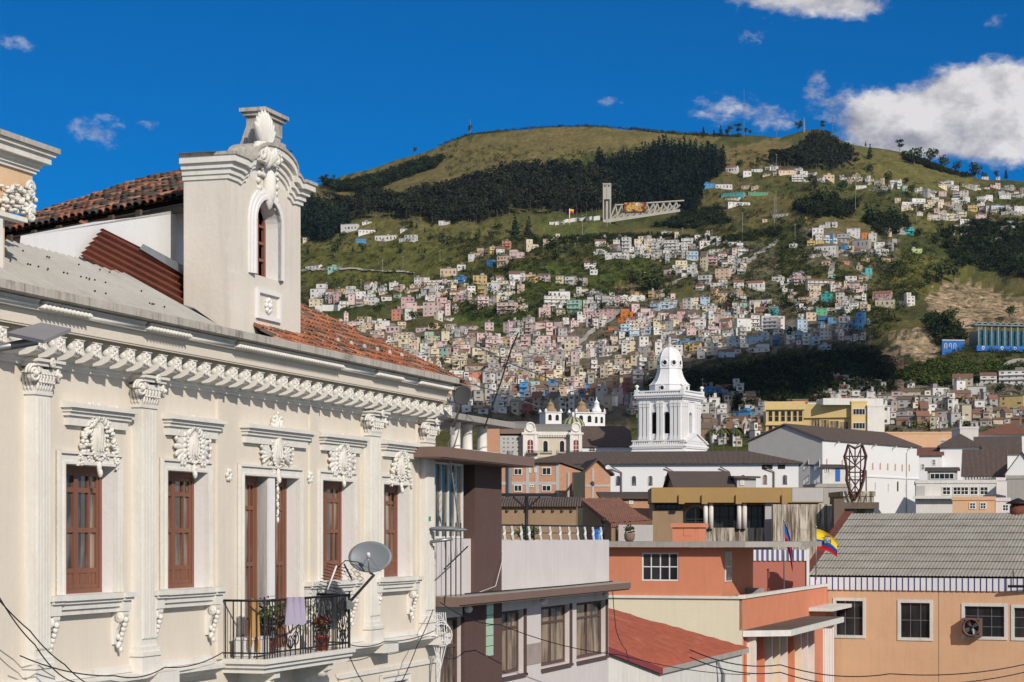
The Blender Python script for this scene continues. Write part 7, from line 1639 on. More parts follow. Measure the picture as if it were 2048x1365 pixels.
# ================================================================== houses on the hill
PAL = dict(w=('white',(.70,.685,.66)),o=('off-white',(.64,.62,.58)),c=('cream',(.70,.61,.44)),p=('pale pink',(.66,.50,.48)),k=('rosy pink',(.58,.37,.37)),a=('peach',(.66,.50,.37)),y=('yellow',(.62,.46,.20)),b=('bright blue',(.07,.26,.52)),
 d=('dark blue',(.04,.13,.27)),l=('pale blue',(.44,.56,.66)),t=('turquoise',(.07,.42,.42)),m=('mint green',(.36,.56,.46)),g=('grey',(.40,.39,.38)),r=('brick-red',(.36,.12,.09)),O=('orange',(.66,.21,.04)),C=('coral',(.60,.25,.17)),n=('brown',(.28,.18,.12)),G=('green',(.10,.36,.19)),i=('lime',(.46,.55,.22)),z=('cream-walled',(.5,.44,.33)))
H = {'A':(600,500,.2637,"""70,268,198,378,w3 190,318,255,378,w2 255,308,328,368,y2 330,280,440,385,o4 425,318,498,405,w3 60,388,180,445,c2 530,342,610,405,o2 610,360,700,402,w1 700,355,765,390,m1 765,360,865,440,k2 805,393,885,470,p2 925,400,1060,505,p3 1030,365,1120,450,k2 1098,392,1145,505,p4 1145,435,1188,485,o1 688,455,770,540,C3 880,215,1055,280,w3 935,250,1050,285,a1 1158,205,1250,260,b2 1060,245,1160,262,b1 1058,145,1190,205,a1 1190,112,1258,160,w1 1190,290,1265,350,w2 1265,275,1335,355,w3 1338,275,1412,358,y3 1410,258,1510,335,w3 1310,200,1420,265,y2 1585,185,1710,260,w2 1705,205,1795,245,y1 1345,360,1435,440,p3 1485,405,1645,490,p3 1640,430,1730,475,c2 25,130,160,165,w1 200,132,308,172,m1 415,510,520,555,y2 215,525,310,560,w1 425,598,492,655,c2 560,680,630,720,r1 865,585,955,625,p1 945,622,1075,690,m2 1085,560,1175,595,a1 1175,580,1340,605,p1 1335,635,1465,690,p2 1470,635,1550,690,o2 1255,935,1395,1025,C3 1125,925,1250,990,o2 1250,880,1430,920,z1 675,630,740,700,c2 735,625,855,680,c2 820,680,890,730,a2 1010,700,1120,745,p2 905,745,1015,800,w3 1030,745,1130,830,m2 1300,745,1420,830,c2 1640,770,1720,830,l2 545,540,680,600,w1 640,590,760,640,p1 530,625,640,680,a2 450,640,560,700,w2"""),
 'B':(1040,440,.2637,"""640,245,830,295,w2 765,133,840,245,w4 485,320,582,375,w2 528,390,590,430,w1 1085,160,1200,260,w4 1215,140,1315,205,w3 1258,245,1355,315,l2 1358,260,1420,390,z4 1420,285,1500,350,k3 1180,310,1340,385,c2 1080,385,1145,435,p1 1470,375,1595,460,a3 1340,420,1450,490,o2 1325,500,1395,545,w2 1440,470,1575,540,o3 1620,465,1700,520,w2 1700,470,1850,530,w1 1730,605,1897,655,w1 1660,638,1745,700,m2 1880,668,1960,735,t2 265,428,330,490,c2 330,425,420,490,w2 415,435,500,495,w2 125,415,225,465,p2 40,430,120,470,y1 0,415,40,480,w2 135,655,240,750,p4 215,545,380,590,w1 180,585,370,660,o3 345,620,460,720,m3 470,600,565,655,w3 480,670,560,740,p3 585,680,715,760,k3 755,680,860,745,O3 735,745,820,800,O2 665,815,745,855,O1 840,640,960,700,p2 875,685,1000,750,p2 1130,700,1260,790,k4 115,785,240,830,p1 245,780,320,830,p1 380,780,450,825,p2 130,885,240,960,p2 0,890,75,990,p3 280,890,450,975,p3 800,925,895,1000,c3 900,925,990,975,a2 840,1010,895,1060,n1 565,920,640,960,c1 610,960,750,1010,c1 1500,760,1600,830,p2 1640,755,1760,850,w2 1825,745,1965,855,w4 1210,925,1335,985,b2 1700,865,1890,940,l3 1730,945,1900,1010,w2 1520,995,1640,1045,l2 1560,900,1680,970,l3 1910,880,1972,960,d2 1470,1270,1640,1350,o2 1620,1265,1700,1350,w4 345,1140,470,1190,r1 425,1175,540,1225,w2 50,1225,150,1290,m2 90,1270,225,1330,n2 640,1190,750,1300,n3 785,1220,850,1300,r3 490,1255,640,1310,b2 1500,545,1640,600,z2 1220,600,1310,680,o3 1310,590,1420,650,c2 1420,640,1500,700,n2 1440,590,1530,640,y2"""),
 'C':(1500,420,.2676,"""462,145,553,232,w2 557,185,630,240,b2 650,180,752,250,g2 720,140,825,200,w3 830,170,878,230,O2 880,180,950,245,o2 755,230,895,295,g1 925,250,1010,305,w2 670,265,722,305,b1 1100,135,1160,195,g2 1155,135,1230,195,t2 940,145,1050,185,a1 1062,220,1100,260,g2 285,262,352,292,w1 470,270,650,320,w1 1205,295,1290,328,i1 535,380,600,420,a1 655,385,745,410,C1 825,440,920,510,t2 790,420,835,460,c1 425,530,640,580,o2 710,490,800,545,w2 580,490,640,525,m1 310,478,440,496,w1 155,505,255,545,w1 520,628,615,690,t2 350,650,445,692,a2 635,620,705,700,o3 690,645,745,740,w3 835,630,870,695,w3 905,622,1060,690,k2 930,680,1085,735,z1 1165,625,1240,725,o4 1110,685,1170,720,w1 135,730,210,795,t2 488,735,585,805,G3 415,768,500,830,a2 505,800,580,890,d3 580,805,655,880,b3 655,800,745,900,w2 745,780,860,920,b3 350,825,435,920,l3 85,800,262,915,w4 0,800,80,890,w3 520,920,620,960,b1 320,920,400,990,l3 520,1010,615,1050,l1 730,1305,870,1345,w2 865,1290,985,1345,p2 1010,1300,1160,1345,n2 1505,1240,1670,1345,z3 1715,1225,1850,1300,o2 1850,1205,2080,1310,w3"""),
 'D':(1520,220,.2637,"""790,500,835,565,w3 885,518,942,570,a3 985,535,1040,585,w3 1040,540,1078,605,w3 1080,572,1120,612,m2 600,498,660,535,w2 1350,555,1460,580,w2 1355,622,1415,665,p2 1465,620,1515,665,y2 1515,615,1580,680,o3 1638,655,1710,700,w2 1710,655,1770,695,w2 1070,675,1265,735,w2 1265,685,1325,730,a2 1360,695,1465,730,a1 1315,752,1360,790,p1 1455,725,1525,785,o2 1572,725,1652,775,y2 1655,735,1750,772,p2 1750,730,1860,770,l1 1860,735,1930,770,w2 1930,735,2002,790,w2 1305,798,1372,840,w2 1635,795,1720,835,p2 1188,783,1240,808,w1 1752,865,1840,895,w1 1870,845,1925,880,l2 1640,860,1700,885,c1 1520,945,1620,968,w1 1390,922,1480,945,w1 1515,835,1590,862,w1 1785,975,1835,1010,p1 1680,508,1735,530,w1 1785,500,1818,525,w1 30,430,130,465,w1 135,460,280,495,a1 300,465,365,510,w2 480,495,565,535,a1 690,505,780,540,w1 1020,680,1070,715,a2"""),
 'E':(1080,220,.2637,"""1238,563,1330,600,b1 1330,575,1460,612,w1 1518,580,1590,608,a1 1595,588,1660,615,a1 1368,632,1550,655,t1 1575,628,1735,655,G1 1395,670,1515,690,w1 1420,700,1600,732,w1 1540,465,1605,510,w1 1400,430,1500,480,w1 1600,455,1690,480,w1 1800,460,1930,500,a1 1740,432,1800,460,w1 66,845,180,875,w1 1755,795,1885,825,w1 1685,840,1725,865,a1"""),
 'F':(600,220,.2637,"""738,960,882,1008,w2 560,960,738,1005,o1 418,975,505,1005,b1 755,905,820,925,w1 1050,852,1138,885,w2 300,880,440,940,w1 440,900,575,945,w1 468,862,545,880,w1 20,975,100,1000,c1 1305,1060,1395,1130,a2 1395,1060,1440,1105,n2 1440,1040,1485,1095,y2 1485,1045,1555,1105,w2 1530,1000,1600,1060,C3 1580,1060,1695,1120,p3 1405,1140,1470,1190,b2 1480,1110,1580,1190,a2 1270,1100,1320,1160,w2 1710,985,1820,1060,c2 1835,980,1920,1045,a2 1920,950,1972,1000,c2"""),
 'G':(1460,600,.2871,"""820,615,940,680,l2 950,575,1055,640,p2 1080,590,1220,640,n1 1085,650,1195,745,p3 1195,640,1330,700,z2 1330,640,1400,740,c3 1400,620,1540,680,w2 1400,690,1500,740,o2 1160,700,1290,760,g2 1130,790,1320,850,g2 1330,760,1450,800,w2 1860,680,2060,780,y3 1810,770,1930,835,z2 1400,800,1520,850,g2 1560,810,1700,860,o2 1580,775,1800,820,r1 1650,610,1790,680,o1 550,665,690,715,n1 645,640,745,710,g2 540,715,650,760,w1 390,715,540,760,C2 0,780,160,815,b1 -20,830,150,860,w1 20,870,200,915,z1 80,890,230,940,C1 0,600,100,720,o3 130,640,260,700,p2 90,700,240,745,g2""")}
HOUSES = []
for kq,(ox,oy,s,txt) in H.items():
    for q in txt.split():
        a = q.split(','); HOUSES.append([ox+float(a[0])*s, oy+float(a[1])*s, ox+float(a[2])*s, oy+float(a[3])*s, a[4][0], int(a[4][1]), True])
NHAND = len(HOUSES)
FILL = [ # outline, count, colours
 ([(612,585),(760,570),(1000,562),(1060,598),(1000,612),(800,606),(620,625)],80,'ppkwwcaow'),([(1070,590),(1190,590),(1290,622),(1290,662),(1080,652)],80,'pwwocp'),([(1180,482),(1320,470),(1440,480),(1440,512),(1300,522),(1190,517)],70,'wwocw'),
 ([(380,640),(640,630),(700,770),(420,800)],120,'ccwwoapy'),
 ([(640,650),(740,640),(860,650),(1000,690),(1100,720),(1090,790),(870,770),(720,720)],150,'ccccaapwwoyz'),
 ([(980,640),(1070,650),(1230,690),(1200,740),(1080,740),(960,700)],70,'pppkpwwca'),
 ([(1000,720),(1250,700),(1310,730),(1280,790),(1000,790)],120,'ccyaazowwpn'),
 ([(860,780),(1090,790),(1290,790),(1290,815),(1180,830),(1080,835),(870,830)],90,'nngbaozwpr'),
 ([(1170,600),(1420,590),(1520,600),(1570,640),(1540,700),(1330,730),(1200,690)],150,'ppwocazlwynr'),
 ([(1400,640),(1620,640),(1740,650),(1720,690),(1560,700),(1420,715)],60,'wllwbogd'),
 ([(1385,805),(1545,815),(1560,895),(1390,895)],90,'nnzogrnw'),
 ([(1640,755),(1760,770),(1960,800),(2048,820),(2048,860),(1760,860),(1650,810)],90,'ggoowznr'),
 ([(1270,490),(1420,480),(1500,500),(1480,560),(1350,560)],50,'wwocap'),
 ([(1600,440),(1700,455),(1790,490),(1770,530),(1620,530)],60,'wwoogcy'),
 ([(1540,550),(1740,560),(1740,640),(1600,640)],46,'wozpaw'),
 ([(1850,370),(2048,380),(2048,470),(1900,460),(1800,420)],40,'wwopca'),
 ([(1440,330),(1640,350),(1830,385),(1800,395),(1600,370),(1440,345)],26,'wwoa'),
 ([(820,580),(1040,590),(1040,610),(900,660),(800,650)],46,'pkwpwc'),
 ([(1250,812),(1420,780),(1540,800),(1520,830),(1260,840)],30,'ogbnpw'),
]
hb = [(h[0],h[1],h[2],h[3]) for h in HOUSES]
GAPS = [[(905,612),(1062,612),(1085,640),(1000,662),(900,640)],[(1150,705),(1180,672),(1225,640),(1250,620),(1240,650),(1200,690),(1165,720)],[(1150,718),(1260,712),(1260,732),(1150,735)],[(800,655),(850,640),(880,650),(840,680)],[(870,730),(960,722),(960,738),(880,742)]]
for pl,n,cl in FILL:                                   # terraces: rows that follow the slope, houses wall to wall with gaps
    ys = [p[1] for p in pl]; xs = [p[0] for p in pl]; y = min(ys)+4; dens = n/150
    while y < max(ys):
        x = min(xs)+rs.uniform(0,20); ph = rs.uniform(0,6.28); hue = cl[rs.randint(len(cl))]
        while x < max(xs):
            W = rs.uniform(9,25); yy = y+5*math.sin(x*.021+ph)+rs.uniform(-2.5,2.5); cx_ = x+W/2
            if inpoly(np.array([cx_]),np.array([yy]),pl)[0] and not any(inpoly(np.array([cx_]),np.array([yy]),g_)[0] for g_ in GAPS) and not any(a-2 < cx_ < c+2 and b_-1 < yy < d+3 for a,b_,c,d in hb):
                st = int(rs.choice([1,1,2,2,3])); hh = F/hit(cx_,yy).y*rs.uniform(1.9,2.5)*st
                if rs.rand() < .3: hue = cl[rs.randint(len(cl))]
                HOUSES.append([x,yy-hh,x+W,yy,hue if rs.rand() < .6 else 'wocg'[rs.randint(4)],st,False])
            x += W+(rs.uniform(-2,1) if rs.rand() < .84 else rs.uniform(4,20 if n > 60 else 36))
        y += rs.uniform(6,9.5) if n > 60 else rs.uniform(8,13)
def house_mb(w, d, h, st, style, g):
    """walls with lit openings cut as dark insets, one roof, window boxes"""
    wall, roof = MB(), MB(); roof.extra = []; wins = []; fh = h/st
    if style == 'step' and st < 2: style = 'flat'
    def blk(x0,x1,y0,y1,z0,z1): wall.box(x0,x1,y0,y1,z0,z1)
    if style == 'gable':
        hz = h*.8; blk(-w/2,w/2,0,d,-4,hz); gableroof(-w/2,w/2,0,d,hz,h*.32,.25,.12,0,roof,False); wall.poly([(-w/2,0,hz),(-w/2,d,hz),(-w/2,d/2,hz+h*.3)]); wall.poly([(w/2,0,hz),(w/2,d,hz),(w/2,d/2,hz+h*.3)]); fh = hz/st
    elif style == 'shed':
        blk(-w/2,w/2,0,d,-4,h*.9); roof.prism_x([(-.4,h*.9),(d+.3,h*1.04),(d+.3,h*1.04+.12),(-.4,h*.9+.12)],-w/2-.3,w/2+.3); fh = h*.9/st
    elif style == 'step' and st > 1:
        s_ = g.choice((-1,1)); cut = w*g.uniform(.3,.5); x0,x1 = (-w/2,w/2-cut) if s_ < 0 else (-w/2+cut,w/2)
        blk(-w/2,w/2,0,d,-4,h-fh); blk(x0,x1,.4,d,h-fh,h); roof.box(-w/2-.2,w/2+.2,-.25,d+.2,h-fh+.003,h-fh+.14); roof.box(x0-.15,x1+.15,.2,d+.2,h+.003,h+.14)
    else:
        blk(-w/2,w/2,0,d,-4,h); roof.box(-w/2-.15,w/2+.15,-.3,d+.15,h+.003,h+.16)
        if g.random() < .6: a = g.uniform(-w*.35,w*.1); roof.box(a,a+w*.26,d*.4,d*.8,h+.163,h+g.uniform(1.2,2.2))
        if g.random() < .4: roof.lathe([(.55,h+.17),(.55,h+1.1),(.3,h+1.3)],8,(g.uniform(-w*.3,w*.3),d*.3,0))
        for k in range(g.randint(0,4)): a = -w/2+.2+(w-.4)*k/3; roof.box(a-.06,a+.06,.1,.2,h+.164,h+1.0)
    nf = max(1,int(round(w/3.3))); 
    if g.random() < .38:
        for q_ in range(len(wall.f)):
            if q_%6 in (3,5) and style != 'gable': wall.m[q_] = 2
    for s_ in range(st):
        if style == 'step' and st > 1 and s_ == st-1: xs = [(x0+(x1-x0)*(i+.5)/max(1,int(nf*.6))) for i in range(max(1,int(nf*.6)))]; y0 = .4
        else: xs = [-w/2+w*(i+.5)/nf for i in range(nf)]; y0 = 0
        z = fh*s_+fh*.52
        for x in xs:
            if g.random() < .1: continue
            ww, wh = g.choice((.7,.9,1.1,1.5)), fh*g.choice((.26,.32,.36,.5)); wins.append((x,y0,z,ww,wh,0))
        for i in range(max(1,int(d/3.4))):
            if g.random() < .6: wins.append((w/2 if not (style == 'step' and s_ == st-1) else x1,d*(i+.5)/max(1,int(d/3.4)),z,1.1,fh*.4,1))
    if st > 1 and g.random() < .35 and style != 'step': 
        for s_ in range(1,st): e_ = MB(); roof.extra.append(e_); e_.box(-w/2+.2,w/2-.2,-.9,.02,fh*s_-.08,fh*s_+.06); e_.box(-w/2+.2,w/2-.2,-.92,-.82,fh*s_+.05,fh*s_+.8) if g.random() < .5 else None
    return wall, roof, wins
um = MB(); um.box(-.5,.5,-.5,.5,-.5,.5); uo = um.build('window',M['hwin']); UW = uo.data; bpy.data.objects.remove(uo)
WN = ['single-storey','two-storey','three-storey','four-storey']
REG = [((650,540),'on the grassy terraces by the attic tower'),((715,478),'below the left pine wood'),((800,480),'by the long white school under the forest'),((660,600),'in the row right of the attic tower'),((770,595),'right of the tall blank white block'),((855,605),'in the pink cluster'),((925,565),'by the bright blue house'),((980,520),'on the stepped spur left'),((1060,495),'at the top of the stepped spur'),((970,580),'beside the tall yellow house'),((1060,565),'above the green bank'),((1130,560),'in the short row over the bank'),((1020,615),'on the green bank'),((1110,600),'above the pink terraces'),((1120,645),'among the pink terraces'),((1215,610),'beside the mauve block'),((1250,640),'by the orange stepped house'),((1230,505),'under the concrete monument'),((1340,490),'on the knoll right of the monument'),((1420,490),'by the terraces on the knoll'),((1390,530),'on the stair street'),((1440,560),'below the stair street'),((1400,600),'on the brown slope under the stair street'),((1350,630),'in the tall pink block area'),((1500,600),'by the long white low building'),((1450,660),'left of the four-storey white block'),((1540,650),'beside the four-storey white block'),((1640,620),'by the green house'),((1690,650),'among the bright blue houses'),((1630,680),'in the shaded terraces below the blue houses'),((1640,470),'by the big white cube'),((1700,480),'right of the blue village house'),((1800,460),'by the turquoise upper house'),((1620,525),'below the white cube village'),((1720,540),'by the turquoise-fronted house'),((1650,580),'along the upper track'),((1760,590),'by the pink balcony house'),((1470,380),'on the meadow beside the pine wood'),((1500,350),'in the upper white row'),((1600,350),'under the hilltop grove'),((1780,365),'below the right meadow'),((1830,400),'by the long white upper school'),((1920,390),'on the upper right slope'),((1960,415),'in the right edge village'),((1880,430),'below the upper school'),((1960,460),'on the far right fields'),((730,650),'above the red tile roof'),((800,680),'in the cream quarter near the red roof'),((870,700),'in the middle of the cream quarter'),((960,690),'below the pink cluster'),((940,750),'by the salmon red-topped block'),((1040,700),'in the pink quarter'),((1040,750),'below the pink quarter'),((1130,700),'in the lower pink terraces'),((1140,740),'by the maroon low house'),((1220,710),'beneath the orange house'),((1280,700),'left of the church dome'),((1180,775),'in the brown shaded quarter'),((900,805),'behind the dark dish'),((1040,800),'by the aerial'),((1150,800),'above the far bell towers'),((1250,770),'left of the white tower'),((1450,790),'right of the white tower'),((1470,840),'by the palms'),((1700,790),'left of the yellow stair tower roofs'),((1780,780),'in the grey quarter right of the yellow block'),((1860,800),'on the grey slope'),((1900,760),'below the right wood'),((1990,770),'at the right edge below the wood'),((1980,820),'by the yellow block at the right edge')]
def region(x,y): return min(REG,key=lambda r: (r[0][0]-x)**2+((r[0][1]-y)*1.4)**2)[1]
order = sorted([i for i in range(NHAND,len(HOUSES)) if HOUSES[i][0] > 640],key=lambda i: -(HOUSES[i][2]-HOUSES[i][0])*(HOUSES[i][3]-HOUSES[i][1]))
solo = set(range(NHAND)) | set(order[:max(0,300-NHAND)])
labels = {}
for i in solo:
    a,b_,c,d,cl,st,_ = HOUSES[i]; wpx = c-a; hpx = d-b_
    shape = 'long ' if wpx > 2.6*hpx else ('tall ' if hpx > 1.05*wpx else '')
    labels.setdefault(f"{shape}{PAL[cl][0]} {WN[st-1]} house {region((a+c)/2,d)}",[]).append(i)
LAB = {}
for lb,l in labels.items():
    l.sort(key=lambda i: HOUSES[i][0])
    for k,i in enumerate(l):
        LAB[i] = (lb if len(l) == 1 else (ORD[k]+' ' if k else 'leftmost ')+lb)
SV,SQ,SC,SM = [],[],[],[]
gr = random.Random(11)
for i,(a,b_,c,d,cl,st,hand) in enumerate(HOUSES):
    p = hit((a+c)/2,d); k = p.y/F; W = (c-a)*k; Hh = max((d-b_)*k,2.4*st*.8); yaw = gr.uniform(-.75,.35) if not hand else gr.uniform(-.6,.25)
    asp = min(.8,6.5/max(W,4)); w = W/(math.cos(yaw)+asp*abs(math.sin(yaw))); dd = max(3.5,w*asp)
    style = gr.choice(('flat','flat','step','flat','shed','gable') if st < 3 else ('flat','flat','step'))
    if cl in 'nz' and gr.random() < .6: style = 'gable'
    wall,roof,wins = house_mb(w,dd,Hh,st,style,gr); colr = np.array(PAL[cl][1])*gr.uniform(.88,1.1)
    rc = gr.choice(((.30,.28,.26),(.36,.34,.32),(.22,.20,.19),(.42,.40,.38))) if style != 'gable' else gr.choice(((.20,.11,.08),(.16,.12,.10),(.26,.13,.09)))
    if style == 'flat' and gr.random() < .35: rc = tuple(colr*.92)
    if i in solo:
        t_ = thing('hillside_house',LAB[i],'house',tuple(p),yaw,'houses on the hillside'); ZOFF[t_.name] = 0
        big = (c-a) >= 21 and len(wins) <= 40
        if not big:
            for x,y,z,ww,wh,s_ in wins:
                if s_: wall.box(x-.02,x+.03,y-ww/2,y+ww/2,z-wh/2,z+wh/2,1)
                else: wall.box(x-ww/2,x+ww/2,y-.03,y+.02,z-wh/2,z+wh/2,1)
        o = wall.build('wall',[M['house'],M['hwin'],M['hside']],t_); o.color = (*colr,1)
        o = roof.build('roof',[M['hroof']],t_); o.color = (*rc,1)
        for e_ in roof.extra: o = e_.build('balcony',[M['house']],t_); o.color = (*colr,1)
        if big:
            for x,y,z,ww,wh,s_ in wins:
                o = bpy.data.objects.new('window',UW); COL.objects.link(o); o.parent = t_
                o.location = (x,y,z); o.scale = (.06,ww,wh) if s_ else (ww,.06,wh)
    else:
        for x,y,z,ww,wh,s_ in wins:
            if s_: wall.box(x-.02,x+.03,y-ww/2,y+ww/2,z-wh/2,z+wh/2,1)
            else: wall.box(x-ww/2,x+ww/2,y-.03,y+.02,z-wh/2,z+wh/2,1)
        ca,sa = math.cos(yaw),math.sin(yaw)
        for mb_,cc in ((wall,colr),(roof,np.array(rc)),*[(e_,colr) for e_ in roof.extra]):
            n0 = len(SV); SV += [(p.x+v[0]*ca-v[1]*sa,p.y+v[0]*sa+v[1]*ca,p.z+v[2]) for v in mb_.v]
            for f,m_ in zip(mb_.f,mb_.m): SQ.append([q+n0 for q in f]); SC.append((.075,.07,.07) if m_ == 1 else ((.40,.335,.285) if m_ == 2 else tuple(cc)))
mb = MB(); mb.v,mb.f,mb.c = SV,SQ,SC; mb.m = [0]*len(SQ); mb.sm = [False]*len(SQ); o = mb.build('distant_houses',M['houseattr']); o['kind'] = 'stuff'; o['label'] = 'mass of small pastel houses packed on the hillside'

# ================================================================== concrete monument with the mural
mp = hit(1213,446); k = mp.y/F; t_ = thing('concrete_monument','concrete hillside monument with a tall slab tower, slanted frames and a colourful mural','monument',tuple(mp),R(-8)); ZOFF[t_.name] = 0
X_m = lambda px: (px-1213)*k
Zm = lambda py: (446-py)*k
M['mon'] = plaster('monument_concrete',(.46,.43,.38),streak=.3,blotch=.2,sc_=.2,bump=0)
mb = MB(); mb.box(X_m(1206),X_m(1208),-1,5,-6,Zm(402)); mb.box(X_m(1219.5),X_m(1221.5),-1,5,-6,Zm(402)); mb.box(X_m(1211.5),X_m(1218.5),1,4,-6,Zm(402)); mb.box(X_m(1206),X_m(1213.2),-1,5,Zm(402),Zm(372)); mb.box(X_m(1213.8),X_m(1221.5),-1,5,Zm(402),Zm(372)); mb.box(X_m(1205.5),X_m(1222),-1.4,5.4,Zm(372)+.01,Zm(370)); mb.build('tower',M['mon'],t_)
mb = MB()
for x in (1208,1216): mb.box(X_m(x),X_m(x+3.5),-1.05,-.9,Zm(377),Zm(374))
mb.build('tower_opening',M['darkvoid'],t_)
nF = 11
for i in range(nF):
    x = 1222+i*12.6; zb_ = 444-i*1.6; zt__ = 414-i*.35; sl_ = 9 if i < 7 else 4
    mb = MB(); g_ = lambda a,b_,d_: (X_m(a),d_,Zm(b_))
    mb.tube([(X_m(x-5),0,Zm(zb_+4)),(X_m(x+sl_),0,Zm(zt__))],.75,4); mb.tube([(X_m(x+sl_),0,Zm(zt__)),(X_m(x+sl_+4),0,Zm(zb_-8))],.6,4); mb.tube([(X_m(x-5),0,Zm(zb_+2)),(X_m(x+12),0,Zm(zb_-12))],.8,4)
    mb.build('slanted_frame',M['mon'],t_)
mb = MB(); mb.add([(X_m(1230),-1,Zm(415)),(X_m(1368),-1,Zm(409)),(X_m(1368),2,Zm(409)),(X_m(1230),2,Zm(415)),(X_m(1230),-1,Zm(412.5)),(X_m(1368),-1,Zm(406.5)),(X_m(1368),2,Zm(406.5)),(X_m(1230),2,Zm(412.5))],[(0,1,2,3),(4,5,6,7),(0,1,5,4),(1,2,6,5),(2,3,7,6),(3,0,4,7)])
mb.add([(X_m(1206),-1.2,Zm(450)),(X_m(1360),-1.2,Zm(430)),(X_m(1360),1,Zm(430)),(X_m(1206),1,Zm(450)),(X_m(1206),-1.2,Zm(443)),(X_m(1360),-1.2,Zm(425)),(X_m(1360),1,Zm(425)),(X_m(1206),1,Zm(443))],[(0,1,2,3),(4,5,6,7),(0,1,5,4),(1,2,6,5),(2,3,7,6),(3,0,4,7)]); mb.build('long_beam',M['mon'],t_)
m_, t2, b2 = newmat('mural_panel'); tc = t2.new('ShaderNodeTexCoord'); nn = t2.new('ShaderNodeTexNoise',i_Scale=.16,i_Detail=2.0); t2.link(tc.outputs['Object'],nn.inputs['Vector']); cr = t2.new('ShaderNodeValToRGB'); cr.color_ramp.interpolation = 'CONSTANT'
for p_,c_ in ((0,(.10,.03,.02)),(.40,(.30,.08,.03)),(.47,(.55,.33,.04)),(.54,(.32,.14,.06)),(.60,(.62,.55,.45)),(.66,(.10,.16,.06))):
    e = cr.color_ramp.elements.new(p_) if p_ else cr.color_ramp.elements[0]; e.color = (*c_,1)
cr.color_ramp.elements.remove(cr.color_ramp.elements[-1]); t2.link(nn.outputs['Fac'],cr.inputs[0]); t2.link(cr.outputs[0],b2.inputs['Base Color'])
mb = MB(); mb.box(X_m(1249),X_m(1293),-2.2,-1.4,Zm(428),Zm(410)); mb.build('mural',m_,t_)
# flagpole on the terrace, masts, utility poles
p = hit(1139,452); k = p.y/F; t_ = thing('hill_flagpole','white pole with small yellow and red flag left of the monument','flagpole',tuple(p)); ZOFF[t_.name] = 0
mb = MB(); mb.tube([(0,0,-1),(0,0,32*k)],.35,6); mb.build('pole',M['whitepaint'],t_); mb = MB(); vs = []
for i in range(7):
    for j in (0,1,2): vs.append((1.4*k*i,.4*math.sin(i*1.3),32*k-(.2+j*4.2)*k-i*.25*k))
mb.add(vs,[(i*3+j,i*3+3+j,i*3+4+j,i*3+1+j) for i in range(6) for j in (0,1)],0,True); mb.m = [j for i in range(6) for j in (0,1)]; mb.build('cloth',[M['flag_y'],M['flag_r']],t_)
for x,pt,lb in ((1488,180,'tallest thin lattice radio mast on the ridge'),(1608,236,'red and white radio mast above the hilltop grove'),(1665,222,'thin radio mast right of the hilltop grove'),(1675,250,'short radio mast right of the hilltop grove'),(1553,252,'short grey radio mast left of the hilltop grove'),(941,240,'faint thin mast beside the lone tree on the left skyline')):
    yb = np.interp(x,RX,RYv)+3; p = hit(x,yb); k = p.y/F; t_ = thing('radio_mast',lb,'mast',tuple(p),0,'radio masts on the ridge'); ZOFF[t_.name] = 0; h_ = (yb-pt)*k; r_ = .22 if x != 1608 else .6
    mb = MB(); [mb.tube([(r_*2.2*math.cos(a),r_*2.2*math.sin(a),-2),(r_*.8*math.cos(a),r_*.8*math.sin(a),h_)],r_*.42,4) for a in (0,2.09,4.19)]; mb.build('lattice',M['metal'],t_)
    mb = MB(); n_ = 9
    for q in range(n_): f_ = q/n_; mb.lathe([(r_*(2.2-1.4*f_)+.1,h_*f_),(r_*(2.2-1.4*f_)+.1,h_*f_+.5)],3,(0,0,0)); 
    mb.build('cross_brace',M['whitepaint'] if x == 1608 else M['metal'],t_)
UP = [(653,590,24),(722,586,26),(765,542,22),(806,541,26),(880,525,22),(1060,500,18),(1165,470,40),(1214,455,16),(1155,488,12),(1300,478,16),(1365,470,14),(1424,478,16),(1485,476,50),(1549,455,60),(1552,430,46),(1553,350,40),(1596,410,16),(1590,482,34),(1833,450,60),(1711,425,70),(1838,420,20),(1740,560,26),(1405,790,32),(1150,500,14),(1440,520,14),(1290,560,16)]
for i,(x,y,h) in enumerate(sorted(UP)):
    p = hit(x,y); k = p.y/F; t_ = thing('utility_pole',f"thin pale utility pole {region(x,y)}, pole-topped with a short crossarm",'utility pole',tuple(p),0,'utility poles on the hillside'); ZOFF[t_.name] = 0
    mb = MB(); mb.tube([(0,0,-1),(0,0,h*k)],.20,5,0,False,.12); mb.build('pole',M['concrete'],t_); mb = MB(); mb.box(-.9,.9,-.08,.08,h*k-.7,h*k-.5); mb.build('crossarm',M['concrete'],t_)
seen = {}
for o in bpy.data.objects:
    if o.get('category') == 'utility pole':
        o['label'] = o['label'].replace(', pole-topped with a short crossarm','').replace('  ',' '); seen.setdefault(o['label'],[]).append(o)
for l in seen.values():
    if len(l) > 1:
        for j,o in enumerate(l): o['label'] = ('leftmost','second','third','fourth','fifth','sixth','seventh')[j]+' '+o['label']
